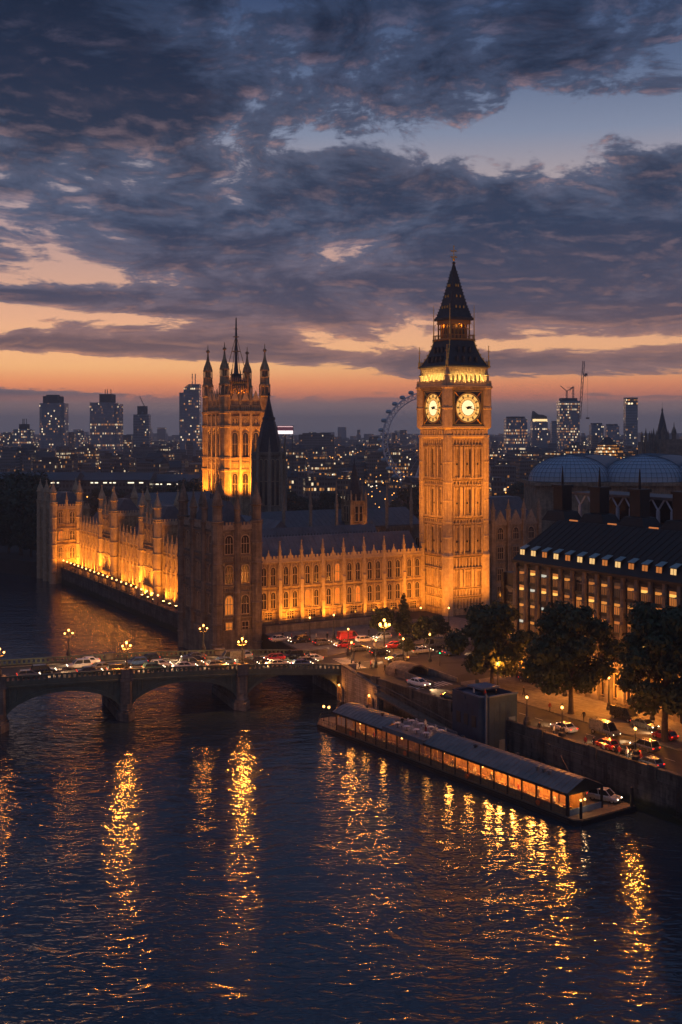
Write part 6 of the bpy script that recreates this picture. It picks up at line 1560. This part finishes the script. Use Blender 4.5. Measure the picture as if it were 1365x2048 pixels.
for x, d, s in ((92, 560, 1.0), (120, 600, 1.0), (205, 585, .9), (255, 600, 1.0), (300, 575, .95), (345, 560, 1.1), (375, 540, 1.15), (392, 590, 1.1), (575, 560, .9), (615, 600, .8), (660, 560, .85), (790, 520, .9), (830, 560, 1.0), (1000, 600, .9), (1040, 640, .9)):
    p = at(x, 900, d); tree('dark tree beyond the palace roofs, %s from left' % ORD[k], (p.x, d, G), B2 if k % 2 else B1, k, s * .9, 'park_tree', 'tree', 'trees beyond the palace roofs'); k += 1
# ================================================================ vehicles
GLZ = gloss('car_glass', (.015, .018, .02), .06); TYRE = rough_mat('tyre_rubber', (.015, .015, .015), (.01, .01, .01), 5, .9, 0); RIM = gloss('alloy_rim', (.4, .4, .42), .3, .9)
HEAD = glow('headlight', lin((255, 226, 185)), 11); TAIL = glow('taillight', lin((255, 45, 20)), 2.5); 
def car_meshes(kind):
    L, Wd, H = {'hatch': (4.1, 1.78, 1.48), 'saloon': (4.7, 1.84, 1.44), 'van': (5.2, 2.0, 2.2), 'suv': (4.6, 1.9, 1.7)}[kind]
    hw = Wd / 2
    if kind == 'van': prof = [(-L / 2, .5, .9), (-L / 2 + .05, .5, 1.15), (L / 2 - 1.3, .5, 1.1), (L / 2 - .5, .45, 1.0), (L / 2, .45, .75)]
    else: prof = [(-L / 2, .48, .80), (-L / 2 + .1, .3, .94), (-L / 2 + .7, .25, .98), (0, .22, .96), (L / 2 - 1.3, .25, .94), (L / 2 - .3, .28, .78), (L / 2 - .02, .42, .62)]
    mb = MB(); rings = []
    for x, z0, z1 in prof:
        k = hw * (.94 if abs(x) > L / 2 - .2 else 1); rings.append([(x, -k * .92, z0), (x, -k, z0 + .15), (x, -k, z1 - .14), (x, -k * .88, z1), (x, k * .88, z1), (x, k, z1 - .14), (x, k, z0 + .15), (x, k * .92, z0)])
    mb.loft(rings)
    zb = .93; x0, x1, x2, x3 = {'hatch': (-L / 2 + .15, -L / 2 + .55, .35, 1.15), 'saloon': (-L / 2 + .75, -1.1, .35, 1.2), 'van': (-L / 2 + .05, -L / 2 + .1, 1.2, 2.0), 'suv': (-L / 2 + .12, -L / 2 + .4, .45, 1.2)}[kind]
    mb.loft([[(x1, -hw * .74, H - .07), (x2, -hw * .74, H - .07), (x2, hw * .74, H - .07), (x1, hw * .74, H - .07)], [(x1 + .06, -hw * .68, H), (x2 - .1, -hw * .68, H), (x2 - .1, hw * .68, H), (x1 + .06, hw * .68, H)]])
    for s in (-1, 1):
        for (xa, xb) in ((x0, x1), (x3, x2)): mb.bar((xa, s * hw * .86, zb), (xb, s * hw * .75, H - .05), .055)
        mb.bar(((x0 + x3) / 2 - .1, s * hw * .88, zb), ((x1 + x2) / 2, s * hw * .75, H - .05), .05)
        mb.cbox(x3 - .25, s * (hw + .08), zb + .08, .16, .18, .12)
    if kind == 'van': mb.box(x1 - .05, .5, -hw * .92, hw * .92, 1.1, H - .02)
    body = mb
    gl = MB(); gl.loft([[(x0 + .03, -hw * .85, zb - .03), (x3 - .03, -hw * .85, zb - .03), (x3 - .03, hw * .85, zb - .03), (x0 + .03, hw * .85, zb - .03)], [(x1 + .03, -hw * .735, H - .08), (x2 - .03, -hw * .735, H - .08), (x2 - .03, hw * .735, H - .08), (x1 + .03, hw * .735, H - .08)]])
    wh = MB(); r = .33 if kind != 'van' else .36
    wh.bar((0, -.11, 0), (0, .11, 0), r, 14); rim = MB(); rim.bar((0, -.13, 0), (0, .13, 0), r * .62, 10)
    hl = MB(); hl.ball((0, 0, 0), .09, 6, 4); tl = MB(); tl.cbox(0, 0, 0, .06, .3, .14)
    return dict(L=L, hw=hw, body=body, glass=gl.mesh('window_glass', GLZ), tyre=wh.mesh('tyre', TYRE), rim=rim.mesh('rim', RIM), head=hl.mesh('headlight', HEAD), tail=tl.mesh('taillight', TAIL), wx=L * .31, r=r)
KINDS = {k: car_meshes(k) for k in ('hatch', 'saloon', 'van', 'suv')}
PAINTS = {'white': (.75, .75, .73), 'black': (.012, .012, .014), 'silver': (.45, .46, .48), 'red': (.35, .02, .02), 'blue': (.03, .07, .2), 'grey': (.12, .125, .13), 'cream': (.7, .62, .45), 'dark green': (.02, .07, .04)}
PM = {k: gloss(k.replace(' ', '_') + '_car_paint', c, .28, .2 if k in ('silver', 'grey') else 0, .6) for k, c in PAINTS.items()}
BODY = {}
def car(kind, col, loc, heading, label, beam=0, group='cars on the bridge'):
    K = KINDS[kind]; key = (kind, col)
    if key not in BODY: BODY[key] = K['body'].mesh('body', PM[col])
    t = thing('car' if kind != 'van' else 'van', label, 'car' if kind != 'van' else 'van', loc, heading, group)
    inst('body', BODY[key], t); inst('window_glass', K['glass'], t)
    for sx in (-1, 1):
        for s in (-1, 1): w = inst('wheel', K['tyre'], t, (sx * K['wx'], s * (K['hw'] - .12), K['r'])); inst('rim', K['rim'], w)
    for s in (-1, 1):
        inst('headlight', K['head'], t, (K['L'] / 2 - .06, s * K['hw'] * .72, .66)); inst('taillight', K['tail'], t, (-K['L'] / 2 - .01, s * K['hw'] * .72, .8))
    if beam: spot((K['L'] / 2 + .15, 0, .75), (K['L'] / 2 + 8, 0, -.4), beam, (1, .60, .28), 80, .8, .15, t)
    return t
cs = random.Random(3); cols = ['black', 'grey', 'silver', 'red', 'blue', 'black', 'white', 'grey', 'dark green', 'silver']
out, inn = BF.r + pi, BF.r
lanes = [(3.4, inn, 'nearest bridge lane', [(7.2, 'hatch', 'blue'), (12.3, 'saloon', 'cream'), (18.6, 'suv', 'black'), (24.6, 'hatch', 'grey'), (31, 'saloon', 'silver'), (37, 'hatch', 'dark green'), (43.5, 'suv', 'black'), (49, 'saloon', 'black'), (60, 'hatch', 'grey')]),
         (6.4, inn, 'second bridge lane', [(5, 'hatch', 'grey'), (15.5, 'saloon', 'black'), (22, 'hatch', 'blue'), (29, 'suv', 'grey'), (35, 'hatch', 'silver'), (46, 'saloon', 'grey'), (57, 'suv', 'black')]),
         (9.6, out, 'third bridge lane', [(3, 'saloon', 'silver'), (11, 'hatch', 'red'), (20, 'van', 'grey'), (28, 'saloon', 'black'), (39, 'hatch', 'blue'), (50, 'suv', 'silver')]),
         (12.6, out, 'farthest bridge lane', [(6, 'suv', 'black'), (17, 'hatch', 'silver'), (27, 'saloon', 'grey'), (36, 'hatch', 'black'), (48, 'saloon', 'white')])]
for w, hd, ln, lst in lanes:
    for k, (s, kd, c) in enumerate(lst):
        car(kd, c, BF(-s, w, bz(s) + .01), hd, '%s %s, %s from the bank in the %s' % (c, {'hatch': 'hatchback', 'saloon': 'saloon car', 'van': 'van', 'suv': 'tall car'}[kd], ORD[k], ln), 3600 if hd == inn else 2600)
gz = G + .03
others = [('saloon', 'white', (838, 1372), EF.r - pi / 2 + .15, 'white saloon car with headlights on leaving the underpass mouth', 500), ('hatch', 'red', (688, 1295), BF.r + pi, 'red hatchback at the bridge end facing the river', 120), ('saloon', 'grey', (718, 1302), BF.r, 'grey saloon car crossing the junction behind the crossing lamp', 120),
    ('saloon', 'silver', (845, 1306), BF.r, 'silver saloon car turning through the junction below the trees', 200), ('hatch', 'black', (760, 1310), BF.r, 'black hatchback waiting in the junction by the cluster lamp', 150), ('van', 'red', (638 + 60, 1281), PF.r, 'red van on the street before the lit palace range', 150), ('hatch', 'white', (730, 1284), PF.r, 'white hatchback on the street before the lit palace range', 150), ('saloon', 'red', (790, 1296), BF.r + pi, 'red saloon car behind the low spreading tree', 120),
    ('suv', 'black', (1060, 1366), EF.r - pi / 2, 'black tall car parked by the office block corner', 0), ('van', 'black', (1250, 1440), EF.r - pi / 2, 'black van with lights parked below the office block', 300), ('saloon', 'grey', (1290, 1456), EF.r - pi / 2, 'grey saloon car behind the trunk of the tallest tree', 200), ('hatch', 'red', (1330, 1478), EF.r + pi / 2, 'red hatchback near the right edge under the trees', 150),
    ('hatch', 'red', (1212, 1496), EF.r + pi / 2, 'red hatchback on the embankment road beside the parapet lamp', 150), ('saloon', 'black', (1250, 1507), EF.r + pi / 2, 'black saloon car on the embankment road behind the red hatchback', 200), ('suv', 'grey', (1290, 1500), EF.r + pi / 2, 'grey tall car farther along the embankment road', 0), ('saloon', 'silver', (1128, 1462), EF.r + pi / 2, 'silver saloon car on the embankment road right of the kiosk', 250), ('hatch', 'blue', (1300, 1534), EF.r + pi / 2, 'blue hatchback passing the nearest parapet lamp', 200),
    ('saloon', 'silver', (560, 1283), PF.r, 'silver saloon car at the far left of the street before the palace range', 250), ('suv', 'black', (598, 1286), PF.r + pi, 'black tall car on the street beside the forecourt lamp', 250), ('hatch', 'grey', (645, 1290), PF.r, 'grey hatchback on the street left of the red van', 250),
    ('hatch', 'silver', (765, 1278), PF.r + pi, 'silver hatchback in front of the small round tree', 300), ('saloon', 'black', (822, 1281), PF.r, 'black saloon car just right of the conifer', 250), ('van', 'grey', (868, 1296), PF.r + pi, 'grey van below the clock tower foot', 300), ('hatch', 'blue', (905, 1310), BF.r, 'blue hatchback at the left edge of the broad round tree', 250), ('saloon', 'grey', (795, 1322), BF.r + pi, 'grey saloon car beside the cluster lamp heading to the bridge', 350),
    ('saloon', 'black', (905, 1402), EF.r - pi / 2, 'black saloon car behind the kiosk on the embankment road', 250), ('van', 'grey', (1210, 1470), EF.r - pi / 2, 'grey van coming along the far embankment lane', 250)]
for kd, c, (x, y), h, lb, bm in others: car(kd, c, gnd(x, y, gz), h, lb, bm * 7, 'cars on the streets by the palace')
car('suv', 'silver', pp(2.6, -9.7, .87), PRZ + pi + .35, 'silver tall car parked on the open deck of the floating pier', 60, 'cars on the streets by the palace')
# ================================================================ people
def person_mesh(name, mats, walk=.25, arm=.2):
    J = [(0, 0, .95, .135), (0, 0, 1.18, .15), (0, 0, 1.40, .16), (0, 0, 1.52, .06), (0, .02, 1.63, .095), (0, .02, 1.72, .085)]
    E = [(0, 1), (1, 2), (2, 3), (3, 4), (4, 5)]
    for s in (-1, 1):
        b = len(J); J += [(s * .09, 0, .88, .095), (s * .1, s * walk * .5 + .04, .48, .07), (s * .1, s * walk, .09, .05), (s * .1, s * walk + .16, .05, .04)]; E += [(0, b), (b, b + 1), (b + 1, b + 2), (b + 2, b + 3)]
        b = len(J); J += [(s * .2, 0, 1.40, .065), (s * .25, -s * arm * .5, 1.14, .05), (s * .25, -s * arm + .06, .90, .038), (s * .25, -s * arm + .09, .80, .035)]; E += [(2, b), (b, b + 1), (b + 1, b + 2), (b + 2, b + 3)]
    me = bpy.data.meshes.new('skeleton'); me.from_pydata([j[:3] for j in J], E, []); o = bpy.data.objects.new('skeleton', me); COL.link(o)
    md = o.modifiers.new('skin', 'SKIN'); me.skin_vertices[0].data[0].use_root = True
    for i, j in enumerate(J): me.skin_vertices[0].data[i].radius = (j[3], j[3] * .8)
    o.modifiers.new('sub', 'SUBSURF').levels = 1
    dg = bpy.context.evaluated_depsgraph_get(); ev = bpy.data.meshes.new_from_object(o.evaluated_get(dg)); bpy.data.objects.remove(o)
    ev.name = name
    ev.materials.clear()
    for m_ in mats: ev.materials.append(m_)
    for p in ev.polygons:
        z = p.center.z; p.material_index = 2 if z > 1.5 and p.center.y > -.05 or (abs(p.center.x) > .2 and z < .85) else 3 if z > 1.5 else 1 if z > .85 else 0; p.use_smooth = True
    return ev
SKIN_ = rough_mat('skin', (.45, .28, .2), (.38, .22, .15), 4, .6, 0); HAIR = rough_mat('dark_hair', (.03, .02, .015), (.02, .015, .01), 8, .7, 0)
def cloth(n, c): return rough_mat(n, c, tuple(q * .6 for q in c), 4, .9, 0)
P1 = person_mesh('person', [cloth('dark_trousers', (.02, .02, .025)), cloth('black_coat', (.02, .02, .022)), SKIN_, HAIR]); P2 = person_mesh('person', [cloth('blue_jeans', (.04, .06, .12)), cloth('white_shirt', (.6, .58, .55)), SKIN_, HAIR], .12, .1); P3 = person_mesh('person', [cloth('grey_trousers', (.08, .08, .085)), cloth('red_jacket', (.35, .04, .03)), SKIN_, HAIR], .2, .15)
pz = G + .15
for me_, pos, rz, lb in ((P1, BF(3.2, 1.0, pz), 1.0, 'person in a black coat walking at the bridge end'), (P1, BF(4.0, .75, pz), 1.2, 'second person in black, closest to the crossing lamp at the bridge end'), (P2, BF(6.8, .9, pz), -.6, 'person in a white shirt beside the tall bridge end lamp'),
        (P3, gnd(742, 1338, pz), 2, 'person in a red jacket by the river corner lamp'), (P1, gnd(1168, 1442, pz), .3, 'person in a black coat beside the middle tree trunk'), (P2, gnd(1255, 1518, pz), .6, 'person in a white shirt on the embankment pavement between the parapet lamps'), (P1, gnd(1262, 1521, pz), .6, 'person in black walking between the two parapet lamps'), (P3, gnd(1282, 1528, pz), .6, 'person in a red jacket near the nearest parapet lamp'),
        (P3, pp(33.4, -2.2, 4.47), 2, 'person in a red jacket on the pier roof terrace'), (P2, pp(36.5, -4.6, 4.47), 1, 'person in a white shirt standing on the pier roof terrace'), (P1, pp(39.8, -2.4, 4.47), 0, 'person in black at the far side of the pier roof terrace'),
        (P3, EF(-2.6, -47.5, 9.74), 1, 'person in a red jacket on the kiosk roof deck'), (P2, EF(-3.4, -45.6, 9.74), 2, 'person in a white shirt on the kiosk roof deck'), (P1, EF(-1.2, -48.6, 9.74), 2, 'person in black on the kiosk roof deck')):
    o = inst('person', me_, None, pos, rz); tag(o, lb, 'person', 'people out at dusk')
# tables with pale tops on the pier roof terrace
tm_ = MB(); tm_.lathe(0, 0, [(.5, .72), (.52, .74), (.5, .76)], 12); tme = tm_.mesh('table_top', rough_mat('pale_table_top', (.5, .55, .62), (.4, .45, .5), 2, .4, 0)); lg = MB(); lg.lathe(0, 0, [(.28, 0), (.26, .03), (.04, .06), (.04, .72)], 8); lge = lg.mesh('pedestal', IRON)
ch = MB(); ch.box(-.2, .2, -.2, .2, .42, .47); ch.box(-.2, .2, -.22, -.17, .47, .9)
for x in (-.18, .18):
    for y in (-.18, .18): ch.bar((x, y, 0), (x, y, .42), .02)
che = ch.mesh('terrace_chair', rough_mat('pale_chair', (.45, .48, .52), (.35, .38, .42), 2, .5, 0))
for k in range(8):
    x, y = 32.8 + (k % 4) * 2.5, -1.8 - (k // 4) * 3.0; t = thing('terrace_table', 'round pale table on the pier roof, %s from the gable in the %s row' % (ORD[k % 4], 'river' if k < 4 else 'quay'), 'table', pp(x, y, 4.46), PRZ, 'tables on the pier roof terrace'); inst('table_top', tme, t); inst('pedestal', lge, t)
    for j, (dx, dy, rz) in enumerate(((0, -.8, 0), (.8, 0, pi / 2), (-.8, .0, -pi / 2))):
        o = inst('terrace_chair', che, None, pp(x + dx, y + dy, 4.46), PRZ + rz); tag(o, 'pale chair on the %s side of the %s table from the gable, %s row' % (('quay', 'far', 'gable')[j], ORD[k % 4], 'river' if k < 4 else 'quay'), 'chair', 'chairs on the pier roof terrace')

k = 0
for me_, x, y, rz in ((P2, 4.5, -1.6, 0), (P1, 8.2, -2.2, 1), (P3, 11.5, -1.5, 2), (P1, 17.4, -1.7, 3), (P2, 21.5, -2.0, 4), (P1, 26.2, -1.6, 1), (P3, 46.5, -1.6, 2), (P2, 51.2, -2.0, 5)):
    o = inst('person', me_, None, pp(x, y, .87), rz); tag(o, 'person in %s standing inside the lit pier gallery, %s from the gable' % ({P1: 'black', P2: 'a white shirt', P3: 'a red jacket'}[me_], ORD[k]), 'person', 'people out at dusk'); k += 1
k = 0
for v, du in ((-56, 1.4), (-58.5, 2.2), (-66, 1.6), (-67, 2.3), (-70, 1.3), (-72.5, 2.0), (-73.4, 2.6)):
    o = inst('person', (P1, P2, P3)[k % 3], None, EF(du, v, G + .145), k * 1.3); tag(o, 'person in %s on the embankment pavement, %s walking away from the kiosk' % (('black', 'a white shirt', 'a red jacket')[k % 3], ORD[k]), 'person', 'people out at dusk'); k += 1

# crowds near the junction, signals, crossing stripes
k = 0; seen = {}
for x, y, w in sorted(((566, 1279, 'palace range forecourt'), (584, 1281, 'palace range forecourt'), (612, 1279, 'palace range forecourt'), (633, 1281, 'palace range forecourt'), (655, 1280, 'palace range forecourt'), (690, 1276, 'palace range forecourt'), (738, 1272, 'small round tree'), (748, 1300, 'cluster lamp'), (782, 1304, 'cluster lamp'), (858, 1276, 'clock tower foot'), (872, 1274, 'clock tower foot'), (892, 1276, 'clock tower foot'), (912, 1280, 'clock tower foot'), (770, 1345, 'river corner lamp'), (792, 1352, 'river corner lamp'), (1012, 1398, 'broad round tree'), (1048, 1392, 'broad round tree'), (1100, 1424, 'middle tree'))):
    n_ = seen.get(w, 0); seen[w] = n_ + 1
    o = inst('person', (P1, P3, P1, P2)[k % 4], None, gnd(x, y, G + .15), k * 1.7); tag(o, 'person in %s walking by the %s, %s from left there' % (('black', 'a red jacket', 'black', 'a white shirt')[k % 4], w, ORD[n_]), 'person', 'people out at dusk'); k += 1
sg = MB(); sg.lathe(0, 0, [(.09, 0), (.07, 3.4)], 8); sge = sg.mesh('signal_post', IRON); hd = MB(); hd.box(-.18, .18, -.16, .16, 2.4, 3.5); hd.box(-.3, .3, .1, .14, 2.3, 3.6); hde = hd.mesh('signal_head', IRON)
ln = MB(); ln.lathe(0, 0, [(.11, -.03), (.11, .03)], 10); ln.v = [(x, z, y) for x, y, z in ln.v]; RED = glow('red_signal', lin((255, 40, 25)), 6); GRN = glow('green_signal', lin((60, 255, 150)), 5); lr, lg_ = ln.mesh('signal_lens', RED), ln.mesh('signal_lens', GRN)
for (x, y), red, lb in (((708, 1318), 1, 'red traffic signal at the bridge end'), ((800, 1298), 1, 'red traffic signal behind the cluster lamp'), ((880, 1332), 0, 'green traffic signal left of the broad round tree'), ((955, 1400), 0, 'green traffic signal on the kerb behind the kiosk')):
    t = thing('traffic_signal', lb, 'traffic light', gnd(x, y, G + .13), 0, 'traffic signals in the junction'); inst('signal_post', sge, t); q = inst('signal_head', hde, t); inst('signal_lens', lr if red else lg_, q, (0, -.19, 3.2 if red else 2.65))
mb = MB()
for k in range(9):
    p0 = BF(4.5, 2.4 + k * 1.3); a, b = BF.u * 1.6, BF.v * .32
    mb.add([(*(p0 - a - b)[:2], G + .03), (*(p0 + a - b)[:2], G + .03), (*(p0 + a + b)[:2], G + .03), (*(p0 - a + b)[:2], G + .03)], [(0, 1, 2, 3)])
    p0 = EF(3.9 + k * .95, -19); a, b = EF.v * 1.6, EF.u * .24
    mb.add([(*(p0 - a - b)[:2], G + .03), (*(p0 + a - b)[:2], G + .03), (*(p0 + a + b)[:2], G + .03), (*(p0 - a + b)[:2], G + .03)], [(0, 1, 2, 3)])
mb.build('crossing_stripes', PAINT)['kind'] = 'structure'
# ================================================================ evening haze
def haze():
    m = bpy.data.materials.new('dusk_haze'); m.use_nodes = True; nt = m.node_tree; nt.nodes.clear()
    out = nt.nodes.new('ShaderNodeOutputMaterial'); v = nt.nodes.new('ShaderNodeVolumePrincipled')
    v.inputs['Color'].default_value = (.93, .95, 1.0, 1); v.inputs['Density'].default_value = .00019; v.inputs['Anisotropy'].default_value = .1
    nt.links.new(v.outputs[0], out.inputs['Volume'])
    o = MB().box(-6500, 6500, -400, 7200, -3, 152).build('haze', m); struct(o, 'stuff'); o['label'] = 'thin evening haze over the city'; o['category'] = 'haze'
haze()
